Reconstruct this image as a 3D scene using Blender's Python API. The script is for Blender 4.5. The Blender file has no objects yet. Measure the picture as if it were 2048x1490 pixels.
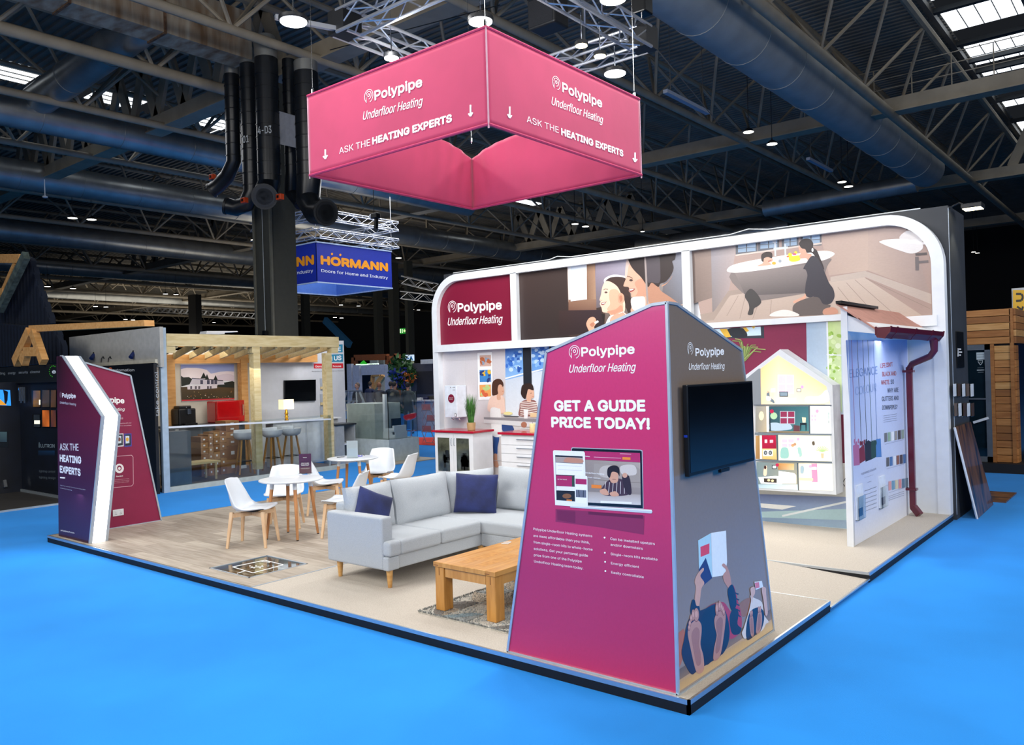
import bpy, bmesh, math, random, os
from mathutils import Vector, Matrix, Euler
from mathutils.geometry import tessellate_polygon, delaunay_2d_cdt
random.seed(7)
PI = math.pi
scn = bpy.context.scene
COL = scn.collection
# ------------------------------------------------------------ camera
CAM = Vector((2.317, -4.408, 2.0)); FPX = 1622.3
camd = bpy.data.cameras.new('camera'); cam = bpy.data.objects.new('camera', camd); COL.objects.link(cam)
camd.sensor_width = 36.0; camd.lens = FPX / 2048 * 36.0; camd.clip_end = 400
CR = Matrix.Rotation(.6879, 3, 'Z') @ Matrix.Rotation(PI/2 + .0005, 3, 'X') @ Matrix.Rotation(-.0284, 3, 'Z')
cam.matrix_world = Matrix.Translation(CAM) @ CR.to_4x4()
scn.camera = cam
# ------------------------------------------------------------ world, exposure
w = bpy.data.worlds.new('world'); scn.world = w; w.use_nodes = True
w.node_tree.nodes['Background'].inputs[0].default_value = (.55, .62, .75, 1)
w.node_tree.nodes['Background'].inputs[1].default_value = .02
vs = scn.view_settings
scn.display_settings.display_device = 'sRGB'
vs.view_transform = 'Standard'; vs.look = 'None'; vs.gamma = 1; vs.use_curve_mapping = False
vs.exposure = 0.0
def light(name, kind, loc, power, color=(1, 1, 1), size=1.0, sy=None, target=None, spot=None, blend=.6):
    d = bpy.data.lights.new(name, kind); d.energy = power; d.color = color
    if kind == 'AREA':
        d.size = size
        if sy: d.shape = 'RECTANGLE'; d.size_y = sy
        else: d.shape = 'DISK'
    elif kind == 'SPOT':
        d.spot_size = spot; d.spot_blend = blend; d.shadow_soft_size = size
    else: d.shadow_soft_size = size
    o = bpy.data.objects.new(name, d); COL.objects.link(o); o.location = loc
    if target is not None:
        o.rotation_euler = (Vector(target) - Vector(loc)).to_track_quat('-Z', 'Y').to_euler()
    return o
# hall lighting rows over the aisles (the hall's own lamps) and added fills, then the stand's lamps
light('hall_light', 'AREA', (5.5, -9, 8.5), 950, (1, .99, .97), 7, 5, (0, 0, .8))
light('hall_light', 'AREA', (-8, -10, 8.5), 1000, (1, .99, .97), 7, 5, (-5, 0, .8))
light('hall_light', 'AREA', (13, 3, 7.5), 1250, (1, .98, .94), 6, 5, (-1, 3, .8))  # added unseen fill from the right, brightens the totem's brown side
light('hall_light', 'AREA', (-22, 10, 9.8), 330, (.97, .98, 1), 5, 8, (-22, 10, 0))
light('hall_light', 'AREA', (-22, 20, 9.8), 1000, (.97, .98, 1), 8, 8, (-22, 20, 0))
light('hall_light', 'AREA', (3, 14, 9.8), 170, (.97, .98, 1), 6, 6, (3, 14, 0))
light('roof_fill', 'AREA', (-4, -9, 5), 320, (1, .93, .82), 10, 4, (-14, 16, 13))  # these three are added upward fills that brighten the dark roof
light('roof_fill', 'AREA', (-36, 26, 3.5), 480, (1, .92, .78), 10, 10, (-36, 30, 13))
light('roof_fill', 'AREA', (-78, 40, 3), 1700, (1, .93, .8), 20, 20, (-80, 42, 13))
for (p, e, t) in (((-5.9, 1.2, 6.3), 85, None), ((-3.2, -.6, 6.3), 75, None), ((-4.6, 5.2, 6.3), 105, None), ((-.6, 1.0, 6.3), 75, None), ((-7.9, 4.2, 6.3), 115, None), ((-.9, 4.2, 6.3), 80, None)):
    light('stand_light', 'AREA', p, e, (1, .99, .97), .5, None, t or (p[0], p[1], 0))
light('stand_light', 'AREA', (-5.5, 2.6, 6.3), 150, (1, .99, .97), .8, None, (-5.2, 7.3, 2.6))
# ------------------------------------------------------------ pixels of the photograph to points on real planes
def ray(px, py): return CR @ Vector(((px-1024)/FPX, -(py-745)/FPX, -1.0))
def on(ax, val, px, py):
    d = ray(px, py); t = (val - CAM[ax]) / d[ax]; return CAM + d*t
def G(px, py, z=0.0): return on(2, z, px, py)
def WY(px, py, y): return on(1, y, px, py)
def WX(px, py, x): return on(0, x, px, py)
# ------------------------------------------------------------ materials
def srgb(c):
    if isinstance(c, str): c = [int(c[i:i+2], 16)/255 for i in (0, 2, 4)]
    elif max(c) > 1: c = [x/255 for x in c]
    return tuple((x/12.92 if x <= .04045 else ((x+.055)/1.055)**2.4) for x in c[:3])
MATS = {}
def mat(name, color, rough=.5, metal=0.0, var=.06, scale=8.0, bump=0.0, bscale=60.0, coat=0.0, trans=0.0, ior=1.45, emit=None, estr=1.0, alpha=1.0, sheen=0.0, stretch=None, var2=None, spec=.5):
    if name in MATS: return MATS[name]
    m = bpy.data.materials.new(name); m.use_nodes = True; MATS[name] = m
    nt = m.node_tree; n = nt.nodes; b = n['Principled BSDF']; L = nt.links.new
    c = srgb(color)
    b.inputs['Roughness'].default_value = rough; b.inputs['Metallic'].default_value = metal
    b.inputs['Coat Weight'].default_value = coat; b.inputs['Transmission Weight'].default_value = trans; b.inputs['IOR'].default_value = ior
    b.inputs['Sheen Weight'].default_value = sheen; b.inputs['Alpha'].default_value = alpha; b.inputs['Specular IOR Level'].default_value = spec
    tc = n.new('ShaderNodeTexCoord'); mp = n.new('ShaderNodeMapping'); L(tc.outputs['Object'], mp.inputs[0])
    if stretch: mp.inputs['Scale'].default_value = stretch
    no = n.new('ShaderNodeTexNoise'); no.inputs['Scale'].default_value = scale; no.inputs['Detail'].default_value = 3
    L(mp.outputs[0], no.inputs['Vector'])
    mx = n.new('ShaderNodeMix'); mx.data_type = 'RGBA'
    c2 = srgb(var2) if var2 else tuple(max(0, x*(1-var*2)) for x in c)
    c1 = c if var2 else tuple(min(1, x*(1+var*.5)) for x in c)
    mx.inputs[6].default_value = (*c1, 1); mx.inputs[7].default_value = (*c2, 1)
    rp = n.new('ShaderNodeValToRGB'); rp.color_ramp.elements[0].position = .35; rp.color_ramp.elements[1].position = .68
    L(no.outputs[0], rp.inputs[0]); L(rp.outputs[0], mx.inputs[0]); L(mx.outputs[2], b.inputs['Base Color'])
    if bump:
        nb = n.new('ShaderNodeTexNoise'); nb.inputs['Scale'].default_value = bscale; L(mp.outputs[0], nb.inputs['Vector'])
        bp = n.new('ShaderNodeBump'); bp.inputs['Strength'].default_value = bump; bp.inputs['Distance'].default_value = .01
        L(nb.outputs[0], bp.inputs['Height']); L(bp.outputs[0], b.inputs['Normal'])
    if emit:
        b.inputs['Emission Color'].default_value = (*srgb(emit), 1); b.inputs['Emission Strength'].default_value = estr
    return m
def colmat(name, rough=.45, coat=0.0, emis=0.0):
    m = bpy.data.materials.new(name); m.use_nodes = True; MATS[name] = m
    nt = m.node_tree; n = nt.nodes; b = n['Principled BSDF']; L = nt.links.new
    a = n.new('ShaderNodeAttribute'); a.attribute_name = 'Col'
    no = n.new('ShaderNodeTexNoise'); no.inputs['Scale'].default_value = 90
    hs = n.new('ShaderNodeHueSaturation'); mr = n.new('ShaderNodeMapRange'); mr.inputs[3].default_value = .94; mr.inputs[4].default_value = 1.06
    L(no.outputs[0], mr.inputs[0]); L(mr.outputs[0], hs.inputs['Value']); L(a.outputs['Color'], hs.inputs['Color'])
    L(hs.outputs[0], b.inputs['Base Color']); b.inputs['Roughness'].default_value = rough; b.inputs['Coat Weight'].default_value = coat
    if emis:
        L(a.outputs['Color'], b.inputs['Emission Color']); b.inputs['Emission Strength'].default_value = emis
    return m
PRINT = colmat('printed_graphic', .42); PRINTG = colmat('gloss_print', .22, .3); BACKLIT = colmat('backlit_print', .3, 0, .5); SCREENP = colmat('lit_screen', .2, 0, 1.0)
BOOKP = colmat('plain_print', .7)
white = mat('white_paint', 'dfe3e8', .4, var=.02); alu = mat('brushed_aluminium', 'c3ccd6', .3, .85, var=.05, scale=30, stretch=(1, 1, 12))
silver = mat('silver_trim', 'b9c6d4', .35, .5, var=.04); black = mat('black_plastic', '0c0e12', .35, var=.2); satin_black = mat('satin_black', '14161a', .5, var=.1)
glass = mat('clear_glass', 'eef6f6', .02, trans=1.0, ior=1.45, var=0)
chrome = mat('polished_chrome', 'd8dce0', .12, 1.0, var=.02)
# ------------------------------------------------------------ mesh builder
ORG = {}
class MB:
    def __init__(s): s.v = []; s.f = []; s.c = []; s.m = []
    def add(s, vs, fs, col=None, mi=0):
        b = len(s.v); s.v.extend([tuple(p) for p in vs]); s.f.extend([tuple(b+i for i in f) for f in fs])
        s.c.extend([col]*len(fs)); s.m.extend([mi]*len(fs)); return s
    def box(s, a, b, col=None, mi=0):
        x0, y0, z0 = (min(a[i], b[i]) for i in range(3)); x1, y1, z1 = (max(a[i], b[i]) for i in range(3))
        v = [(x0,y0,z0),(x1,y0,z0),(x1,y1,z0),(x0,y1,z0),(x0,y0,z1),(x1,y0,z1),(x1,y1,z1),(x0,y1,z1)]
        return s.add(v, [(0,3,2,1),(4,5,6,7),(0,1,5,4),(1,2,6,5),(2,3,7,6),(3,0,4,7)], col, mi)
    def bar(s, p, q, w, h=None, up=(0,0,1), mi=0, w2=None, h2=None):
        p, q = Vector(p), Vector(q); h = h or w; d = (q-p).normalized(); u = Vector(up)
        if abs(d.dot(u)) > .98: u = Vector((1,0,0))
        r = d.cross(u).normalized(); u = r.cross(d); w2 = w2 or w; h2 = h2 or h
        v = [p-r*w/2-u*h/2, p+r*w/2-u*h/2, p+r*w/2+u*h/2, p-r*w/2+u*h/2, q-r*w2/2-u*h2/2, q+r*w2/2-u*h2/2, q+r*w2/2+u*h2/2, q-r*w2/2+u*h2/2]
        return s.add(v, [(0,1,2,3),(4,7,6,5),(0,4,5,1),(1,5,6,2),(2,6,7,3),(3,7,4,0)], None, mi)
    def tube(s, p, q, r, r2=None, n=12, mi=0, cap=True):
        return s.path([p, q], [r, r if r2 is None else r2], n, mi, cap)
    def path(s, pts, r, n=10, mi=0, cap=True, closed=False):
        pts = [Vector(p) for p in pts]; k = len(pts); rr = r if isinstance(r, (list, tuple)) else [r]*k
        ref = None; vs = []
        for i, p in enumerate(pts):
            a = pts[i-1] if (i or closed) else p; b = pts[(i+1) % k] if (i < k-1 or closed) else p
            d = (b-a).normalized()
            if ref is None: ref = Vector((0,0,1)) if abs(d.z) < .9 else Vector((1,0,0))
            x = d.cross(ref).normalized(); y = x.cross(d).normalized(); ref = y
            vs += [p + (x*math.cos(t) + y*math.sin(t))*rr[i] for t in (2*PI*j/n for j in range(n))]
        fs = []
        for i in range(k if closed else k-1):
            for j in range(n):
                a, b = i*n+j, i*n+(j+1) % n; c, d = ((i+1) % k)*n+(j+1) % n, ((i+1) % k)*n+j
                fs.append((a, b, c, d))
        if cap and not closed: fs += [tuple(range(n-1, -1, -1)), tuple(range((k-1)*n, k*n))]
        return s.add(vs, fs, None, mi)
    def lathe(s, c, prof, n=24, mi=0, sx=1, sy=1):
        c = Vector(c); vs = []; k = len(prof)
        for r, z in prof: vs += [(c.x+r*sx*math.cos(2*PI*j/n), c.y+r*sy*math.sin(2*PI*j/n), c.z+z) for j in range(n)]
        fs = [(i*n+j, i*n+(j+1) % n, (i+1)*n+(j+1) % n, (i+1)*n+j) for i in range(k-1) for j in range(n)]
        if prof[0][0] > 0: fs.append(tuple(range(n-1, -1, -1)))
        if prof[-1][0] > 0: fs.append(tuple(range((k-1)*n, k*n)))
        return s.add(vs, fs, None, mi)
    def prism(s, poly, off, col=None, mi=0, mi_side=None):
        poly = [Vector(p) for p in poly]; off = Vector(off); n = len(poly); tr = tessellate_polygon([poly])
        fs = [tuple(t) for t in tr] + [tuple(n+i for i in reversed(t)) for t in tr]
        s.add(poly + [p+off for p in poly], fs, col, mi)
        b = len(s.v) - 2*n
        for i in range(n):
            j = (i+1) % n; s.f.append((b+i, b+j, b+n+j, b+n+i)); s.c.append(col); s.m.append(mi if mi_side is None else mi_side)
        return s
    def ball(s, c, r, n=12, m=8, sc=(1,1,1), mi=0):
        c = Vector(c); prof = [(math.sin(PI*i/m), -math.cos(PI*i/m)) for i in range(m+1)]
        vs = []; 
        for a, z in prof: vs += [(c.x+r*sc[0]*a*math.cos(2*PI*j/n), c.y+r*sc[1]*a*math.sin(2*PI*j/n), c.z+r*sc[2]*z) for j in range(n)]
        return s.add(vs, [(i*n+j, i*n+(j+1) % n, (i+1)*n+(j+1) % n, (i+1)*n+j) for i in range(m) for j in range(n)], None, mi)
    def grid(s, fn, nu, nv, mi=0):
        vs = [fn(i/nu, j/nv) for j in range(nv+1) for i in range(nu+1)]
        return s.add(vs, [(j*(nu+1)+i, j*(nu+1)+i+1, (j+1)*(nu+1)+i+1, (j+1)*(nu+1)+i) for j in range(nv) for i in range(nu)], None, mi)
    def xf(s, M):
        s.v = [tuple(M @ Vector(p)) for p in s.v]; return s
    def build(s, name, m, parent=None, bevel=0, smooth=False, sub=0, kind=None, label=None, solid=0, seg=2):
        me = bpy.data.meshes.new(name)
        o0 = ORG.get(parent.name, Vector((0,0,0))) if parent else Vector((0,0,0))
        me.from_pydata([(x-o0.x, y-o0.y, z-o0.z) for x, y, z in s.v], [], s.f)
        ms = m if isinstance(m, (list, tuple)) else [m]
        for k in ms: me.materials.append(k)
        if len(ms) > 1: me.polygons.foreach_set('material_index', s.m)
        if any(c is not None for c in s.c):
            ca = me.color_attributes.new('Col', 'FLOAT_COLOR', 'CORNER')
            for p, c in zip(me.polygons, s.c):
                if c is None: c = (.5, .5, .5)
                if isinstance(c[0], (tuple, list)):
                    for q, li in enumerate(p.loop_indices): ca.data[li].color = (*c[q % len(c)], 1)
                else:
                    for li in p.loop_indices: ca.data[li].color = (*c, 1)
        if smooth: me.polygons.foreach_set('use_smooth', [True]*len(me.polygons))
        me.update()
        o = bpy.data.objects.new(name, me); COL.objects.link(o)
        if smooth and not sub:
            bm = bmesh.new(); bm.from_mesh(me); bmesh.ops.remove_doubles(bm, verts=bm.verts, dist=1e-5)
            for e in bm.edges:
                if len(e.link_faces) == 2 and e.calc_face_angle(0) > .7: e.smooth = False
            bm.to_mesh(me); bm.free()
        if solid:
            q = o.modifiers.new('solid', 'SOLIDIFY'); q.thickness = solid; q.offset = 0
        if bevel:
            q = o.modifiers.new('bevel', 'BEVEL'); q.width = bevel; q.segments = seg; q.limit_method = 'ANGLE'
        if sub:
            q = o.modifiers.new('sub', 'SUBSURF'); q.levels = sub; q.render_levels = sub
        if parent: o.parent = parent; ORG[o.name] = o0
        if kind: o['kind'] = kind
        if label: o['label'] = label
        return o
def T(name, label, cat, loc=(0,0,0), group=None, rz=0):
    o = bpy.data.objects.new(name, None); COL.objects.link(o); o.location = loc; o.rotation_euler = (0,0,rz)
    o.empty_display_size = .1
    o['label'] = label; o['category'] = cat
    if group: o['group'] = group
    ORG[o.name] = Vector(loc); return o
def tag(o, label, cat, group=None):
    o['label'] = label; o['category'] = cat
    if group: o['group'] = group
    return o
def copy_tree(o, parent=None):
    c = o.copy(); COL.objects.link(c); c.parent = parent
    ORG[c.name] = ORG.get(o.name, Vector((0,0,0)))
    for ch in list(o.children): copy_tree(ch, c)
    return c
def dup(o, loc, rz=0, label=None, group=None):
    c = copy_tree(o); c.location = loc; c.rotation_euler = (0, 0, rz)
    if label: c['label'] = label
    if group: c['group'] = group
    return c
# ------------------------------------------------------------ lettering: flat print, fitted between two points
FONTS = {}
def getfont():
    if 'f' not in FONTS:
        FONTS['f'] = None
        try: FONTS['f'] = bpy.data.fonts.load(os.path.join(bpy.utils.system_resource('DATAFILES'), 'fonts', 'Inter.woff2'))
        except Exception: pass
    return FONTS['f']
TC = {}
def text2d(body, bold=0.0, res=4):
    k = (body, bold, res)
    if k in TC: return TC[k]
    cu = bpy.data.curves.new('t', 'FONT'); cu.body = body; cu.offset = bold; cu.resolution_u = res; cu.fill_mode = 'NONE'
    if getfont(): cu.font = getfont()
    ob = bpy.data.objects.new('t', cu); COL.objects.link(ob)
    me = ob.to_mesh(); co = [v.co.to_2d() for v in me.vertices]; ed = [tuple(e.vertices) for e in me.edges]
    ob.to_mesh_clear(); bpy.data.objects.remove(ob); bpy.data.curves.remove(cu)
    # fill each group of outlines: triangulate, keep the triangles the outlines wind round
    v2, e2, f2, _, _, _ = delaunay_2d_cdt(co, ed, [], 0, 1e-7, False)
    seg = [(co[a], co[b]) for a, b in ed]
    xs = sorted((min(a.x, b.x), max(a.x, b.x), a, b) for a, b in seg)
    keep = []
    for f in f2:
        cx = sum(v2[q].x for q in f)/3; cy = sum(v2[q].y for q in f)/3; wn = 0
        for x0_, x1_, a, b in xs:
            if x0_ > cx: break
            if x1_ <= cx: continue
            if (a.x <= cx) != (b.x <= cx):
                if a.y+(b.y-a.y)*(cx-a.x)/(b.x-a.x) > cy: wn += 1
        if wn % 2: keep.append(tuple(f))
    vs = [(v.x, v.y) for v in v2]; fs = keep
    x0 = min(v[0] for v in vs); x1 = max(v[0] for v in vs)
    TC[k] = ([((v[0]-x0)/(x1-x0), v[1]/.72) for v in vs], fs); return TC[k]
def lettering(mb, body, p, q, cap, nrm, col=(1,1,1), bold=0.0, shear=0.0, res=4, up=None, lift=.003):
    """text from baseline start p to baseline end q, capital height cap, on the plane with normal nrm"""
    p, q, nrm = Vector(p), Vector(q), Vector(nrm).normalized(); r = q-p
    u = Vector(up).normalized() if up else nrm.cross(r.normalized())
    vs, fs = text2d(body, 0.0, res); rn = r.normalized(); w_ = bold*cap*1.3
    if bold > .0201: sh = [(w_*math.cos(t), w_*math.sin(t)) for t in (2*PI*k/8 for k in range(8))]
    elif bold > 0: sh = [(w_, 0), (-w_, 0), (0, w_)]
    else: sh = [(0, 0)]
    for k_, (dx, dy) in enumerate(sh): mb.add([p + r*x + u*(cap*y+dy) + rn*(shear*cap*y+dx) + nrm*(lift+.00003*k_) for x, y in vs], fs, srgb(col) if isinstance(col, str) else col)
def spline(pts, n=4):
    k = len(pts); out = []
    for i in range(k):
        a, b, c, d = (pts[(i+j-1) % k] for j in range(4))
        for t in (j/n for j in range(n)):
            out.append(tuple(.5*((2*b[q])+(-a[q]+c[q])*t+(2*a[q]-5*b[q]+4*c[q]-d[q])*t*t+(-a[q]+3*b[q]-3*c[q]+d[q])*t**3) for q in range(2)))
    return out
class Print:
    """a printed picture: coloured shapes laid on one real plane, in photograph pixels"""
    def __init__(s, plane, nrm): s.P = plane; s.n = Vector(nrm); s.mb = MB(); s.k = 0
    def poly(s, col, pts, smooth=False):
        if smooth: pts = spline(pts)
        s.k += 1; off = s.n*(.00007*s.k)
        P3 = [s.P(*p)+off for p in pts]
        s.mb.add(P3, [tuple(t) for t in tessellate_polygon([P3])], srgb(col)); return s
    def blob(s, col, cx, cy, rx, ry, ang=0, n=16):
        ca, sa = math.cos(ang), math.sin(ang)
        return s.poly(col, [(cx+rx*math.cos(t)*ca-ry*math.sin(t)*sa, cy+rx*math.cos(t)*sa+ry*math.sin(t)*ca) for t in (2*PI*i/n for i in range(n))])
    def line(s, col, pts, w):
        for (a, b), (c, d) in zip(pts, pts[1:]):
            l = math.hypot(c-a, d-b) or 1; nx, ny = -(d-b)/l*w/2, (c-a)/l*w/2
            s.poly(col, [(a+nx, b+ny), (c+nx, d+ny), (c-nx, d-ny), (a-nx, b-ny)])
        return s
    def grad(s, cols, quad, nu=6, nv=6):
        """bilinear quad TL,TR,BR,BL in pixels, cols at the same corners"""
        s.k += 1; off = s.n*(.00007*s.k); cl = [srgb(c) for c in cols]; q = quad
        def bl(A, u, v, d): return tuple((A[0][i]*(1-u)+A[1][i]*u)*(1-v)+(A[3][i]*(1-u)+A[2][i]*u)*v for i in range(d))
        for i in range(nu):
            for j in range(nv):
                uv = [(i/nu, j/nv), ((i+1)/nu, j/nv), ((i+1)/nu, (j+1)/nv), (i/nu, (j+1)/nv)]
                s.mb.add([s.P(*bl(q, a, b, 2))+off for a, b in uv], [(0,1,2,3)], [bl(cl, a, b, 3) for a, b in uv])
        return s
    def text(s, col, body, a, b, cap, bold=0.0, shear=0.0, res=3, up=None):
        cap = (s.P(a[0], a[1]-cap) - s.P(*a)).length*1.09
        s.k += 1; lettering(s.mb, body, s.P(*a), s.P(*b), cap, s.n, srgb(col), bold, shear, res, up or (0,0,1), .00007*s.k+.0004); return s
    def build(s, name, parent, m=None, label=None): return s.mb.build(name, m or PRINT, parent, label=label)
def logo(pr, tag_l, tag_r, s_l, s_r, cap, ring, col='ffffff', script=True):
    """the maker's mark: ring with a p, round bold name, hand-written line under it"""
    pr.text(col, 'Polypipe', tag_l, tag_r, cap, .028, 0, 5)
    cx, cy, r = ring; 
    P0 = pr.P(cx, cy); up = Vector((0,0,1)); rt = (pr.P(cx+5, cy)-P0); rt.z = 0; rt.normalize()
    R = (pr.P(cx, cy-r)-P0).length; pr.k += 1
    def arc(rad, w, a0, a1, n=26, c=(0, 0)):
        for i in range(n):
            t0, t1 = a0+(a1-a0)*i/n, a0+(a1-a0)*(i+1)/n
            vs = [P0 + rt*(c[0]+rr*math.cos(t)) + up*(c[1]+rr*math.sin(t)) + pr.n*(.00007*pr.k+.0004) for rr, t in ((rad-w, t0), (rad, t0), (rad, t1), (rad-w, t1))]
            pr.mb.add(vs, [(0,1,2,3)], srgb(col))
    arc(R, R*.09, -PI*.42, PI*1.28); arc(R*.62, R*.1, -PI*.5, PI*1.1, c=(0, R*.12)); arc(R*.26, R*.11, 0, 2*PI, 16, c=(0, R*.12))
    b = P0 + rt*(-R*.62) + up*(R*.1); vs = [b, b+rt*R*.1, b+rt*R*.1-up*R*1.0, b-up*R*1.0]
    pr.mb.add([v + pr.n*(.00007*pr.k+.0004) for v in vs], [(0,3,2,1)], srgb(col))
    if script: pr.text(col, 'Underfloor Heating', s_l, s_r, cap*.92, .008, .28, 4)
def cv(ox, oy, s):
    return lambda *l: [(ox+l[i]/s, oy+l[i+1]/s) for i in range(0, len(l), 2)]
X_, Y_, Z_ = Vector((1,0,0)), Vector((0,1,0)), Vector((0,0,1))
FZ = -.09          # hall floor level; the stand's platform top is z = 0
# ------------------------------------------------------------ hall floor: blue exhibition carpet
blue = mat('blue_carpet', '2690ea', .85, var=.05, scale=.9, bump=.25, bscale=260, sheen=.05, spec=.08)
redc = mat('red_carpet', 'd8372c', .9, var=.05, scale=2, bump=.2, bscale=240)
fl = MB().box((-150, -30, FZ-.1), (40, 110, FZ)); fl = fl.build('floor', blue, kind='structure')
r = MB().prism([G(700, 875, FZ)+Z_*.004, G(1000, 875, FZ)+Z_*.004, G(1000, 896, FZ)+Z_*.004, G(700, 885, FZ)+Z_*.004], (0,0,.004)).build('red_aisle_carpet', redc)
tag(r, 'strip of red carpet crossing the blue carpet behind the glass display case', 'carpet')
# ------------------------------------------------------------ platform
beige = mat('beige_carpet', 'cfc6ba', .9, var=.05, scale=120, bump=.5, bscale=300, var2='b9afa2')
PX0, PY1 = -9.44, 7.39
pf = T('platform', 'low raised stand platform with black fascia, beige carpet and grey wood planks', 'platform', (0, 0, FZ))
hx0, hx1, hy0, hy1 = -5.76, -5.0, .21, .93
mb = MB(); z0, z1 = FZ, -.006
for a, b in (((PX0+.02, .02), (hx0, PY1)), ((hx1, .02), (-1.0, PY1)), ((hx0, .02), (hx1, hy0)), ((hx0, hy1), (hx1, PY1)), ((-1.0, .02), (-.02, 2.55)), ((-1.0, 3.685), (-.02, PY1))):
    mb.box((*a, z0), (*b, z1))
mb.build('deck', satin_black, pf)
mb = MB()
mb.box((-4.65, .012, -.006), (-1.0, PY1, 0)); mb.box((-1.0, .012, -.006), (-.012, 2.55, 0)); mb.box((-1.0, 3.685, -.006), (-.012, PY1, 0)); mb.build('carpet_surface', beige, pf)
# ramp notch on the right edge
mb = MB(); rz = -.062
v = [(-1.0, 2.56, 0), (-.01, 2.56, rz), (-.01, 3.675, rz), (-1.0, 3.675, 0)]
mb.add(v + [(x, y, z-.012) for x, y, z in v], [(0,1,2,3), (7,6,5,4), (0,4,5,1), (1,5,6,2), (2,6,7,3)]); mb.build('ramp', beige, pf)
fasc = mat('black_fascia', '0a0d14', .6, var=.15)
mb = MB(); mb.box((PX0, 0, FZ), (0, .02, -.028)); mb.box((-.02, 0, FZ), (0, 2.55, -.028)); mb.box((-.02, 3.685, FZ), (0, PY1, -.028)); mb.box((PX0, 0, FZ), (PX0+.02, PY1, -.028)); mb.box((-1.0, 3.675, FZ), (0, 3.69, -.02)); mb.build('fascia', fasc, pf)
for a, b in (((PX0-.004, -.004, -.028), (.004, .012, .002)), ((-.012, -.004, -.028), (.004, 2.55, .002)), ((-.012, 3.685, -.028), (.004, PY1, .002)), ((PX0-.004, 0, -.028), (PX0+.012, PY1, .002)), ((-1.0, 3.672, -.02), (.0, 3.687, .002)), ((-1.0, 2.545, -.02), (0, 2.56, .002))):
    MB().box(a, b).build('edge_trim', alu, pf)
MB().bar((-.004, 2.56, rz+.002), (-.004, 3.675, rz+.002), .02, .012).build('edge_trim', alu, pf)
MB().box((-4.665, .012, -.002), (-4.645, 2.5, .003)).build('joint_strip', silver, pf)
pl = [mat('wood_plank_%s' % n, c, .55, var2=d, scale=3, stretch=(1, 9, 1), bump=.05, bscale=40) for n, c, d in (('pale', 'b5aa9d', 'a09485'), ('mid', 'ada295', '988c7e'), ('dark', 'a3988b', '8f8375'), ('warm', 'bab0a2', 'a79b8c'))]
y = .03; k = 0; W_ = .18; rnd = random.Random(3)
pm = {}
while y < 7.25:
    x = -9.42 - rnd.random()*1.1
    while x < -4.67:
        a, b = max(x, -9.42), min(x+1.22, -4.667); seg = [(a, b)]
        if y+.01 < hy1 and y+W_-.01 > hy0: seg = [s_ for s_ in ((a, min(b, hx0)), (max(a, hx1), b)) if s_[1]-s_[0] > .01]
        for s0, s1 in seg:
            if s1-s0 > .02: MB().box((s0+.0012, y+.0012, -.006), (s1-.0012, y+W_-.0012, 0)).build('plank', pl[rnd.randrange(4)], pf)
        x += 1.22
    y += W_
h = T('floor_hatch', 'square glass floor hatch with metal rim set into the wood planks', 'floor hatch', (hx0, hy0, FZ))
MB().box((hx0+.01, hy0+.01, FZ+.001), (hx1-.01, hy1-.01, FZ+.012)).build('tray', mat('hatch_bed', '8a8576', .6, var2='6f5a3f', scale=4), h)
mb = MB()
for a, b in (((hx0, hy0), (hx1, hy0+.018)), ((hx0, hy1-.018), (hx1, hy1)), ((hx0, hy0), (hx0+.018, hy1)), ((hx1-.018, hy0), (hx1, hy1))): mb.box((*a, FZ+.012), (*b, .003))
mb.build('rim', silver, h)
MB().box((hx0+.018, hy0+.018, -.014), (hx1-.018, hy1-.018, -.004)).build('glass_pane', glass, h)
for i in range(5):
    yy = hy0+.1+.12*i; MB().path([(hx0+.06, yy, FZ+.022), (hx1-.06, yy, FZ+.022)], .008, 8).build('heating_pipe', mat('cream_pipe', 'd8cfb8', .5), h)
p = Print(lambda x, y: G(x, y, -.0035), Z_); c6 = cv(420, 860, 4.656)
p.line('f4f6f8', c6(210,1275, 510,1212, 685,1255, 400,1330, 210,1275), 1.2); 
for k_ in range(7): p.blob('f2f4f6', *c6(372+k_*19, 1266+(k_ % 3)*9)[0], 1.6, .9)
p.line('f2f4f6', c6(370,1285, 500,1270), .7)
p.line('f4f6f8', c6(250,1335, 330,1312), 1); p.line('f4f6f8', c6(480,1225, 560,1232), 1); p.build('white_marking', h)
# ------------------------------------------------------------ tall back wall of the stand
bw = T('stand_wall', 'long white rounded-frame display wall with photographs and maroon logo panel', 'display wall', (-4.7, 7.4, 0))
YF = 7.29
def rounded(x0, x1, z1, r, y, n=12, z0=0):
    pts = [(x0, y, z0), (x0, y, z1-r)] + [(x0+r-r*math.cos(t), y, z1-r+r*math.sin(t)) for t in (PI/2*i/n for i in range(1, n+1))]
    return pts + [(x1-r+r*math.sin(t), y, z1-r+r*math.cos(t)) for t in (PI/2*i/n for i in range(0, n+1))] + [(x1, y, z0)]
def frame_band(mb, o, i_, dy):
    n = len(o)
    for k in range(n-1):
        q = [Vector(o[k]), Vector(o[k+1]), Vector(i_[k+1]), Vector(i_[k])]
        mb.add(q + [v_+Vector((0, dy, 0)) for v_ in q], [(0,1,2,3), (7,6,5,4), (0,4,5,1), (3,2,6,7)] + ([(0,3,7,4)] if k == 0 else []) + ([(1,5,6,2)] if k == n-2 else []))
mb = MB(); frame_band(mb, rounded(-9.36, -.005, 3.985, .72, YF), rounded(-9.22, -.155, 3.85, .58, YF), .15); mb.build('frame', white, bw)
MB().box((-9.3, YF-.02, 2.46), (-.1, YF+.15, 2.6)).build('shelf_band', white, bw)
for px in (1027.5, 1374):
    c = WY(px, 620, YF); MB().box((c.x-.07, YF, 2.6), (c.x+.07, YF+.1, 3.86)).build('divider', white, bw)
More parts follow.
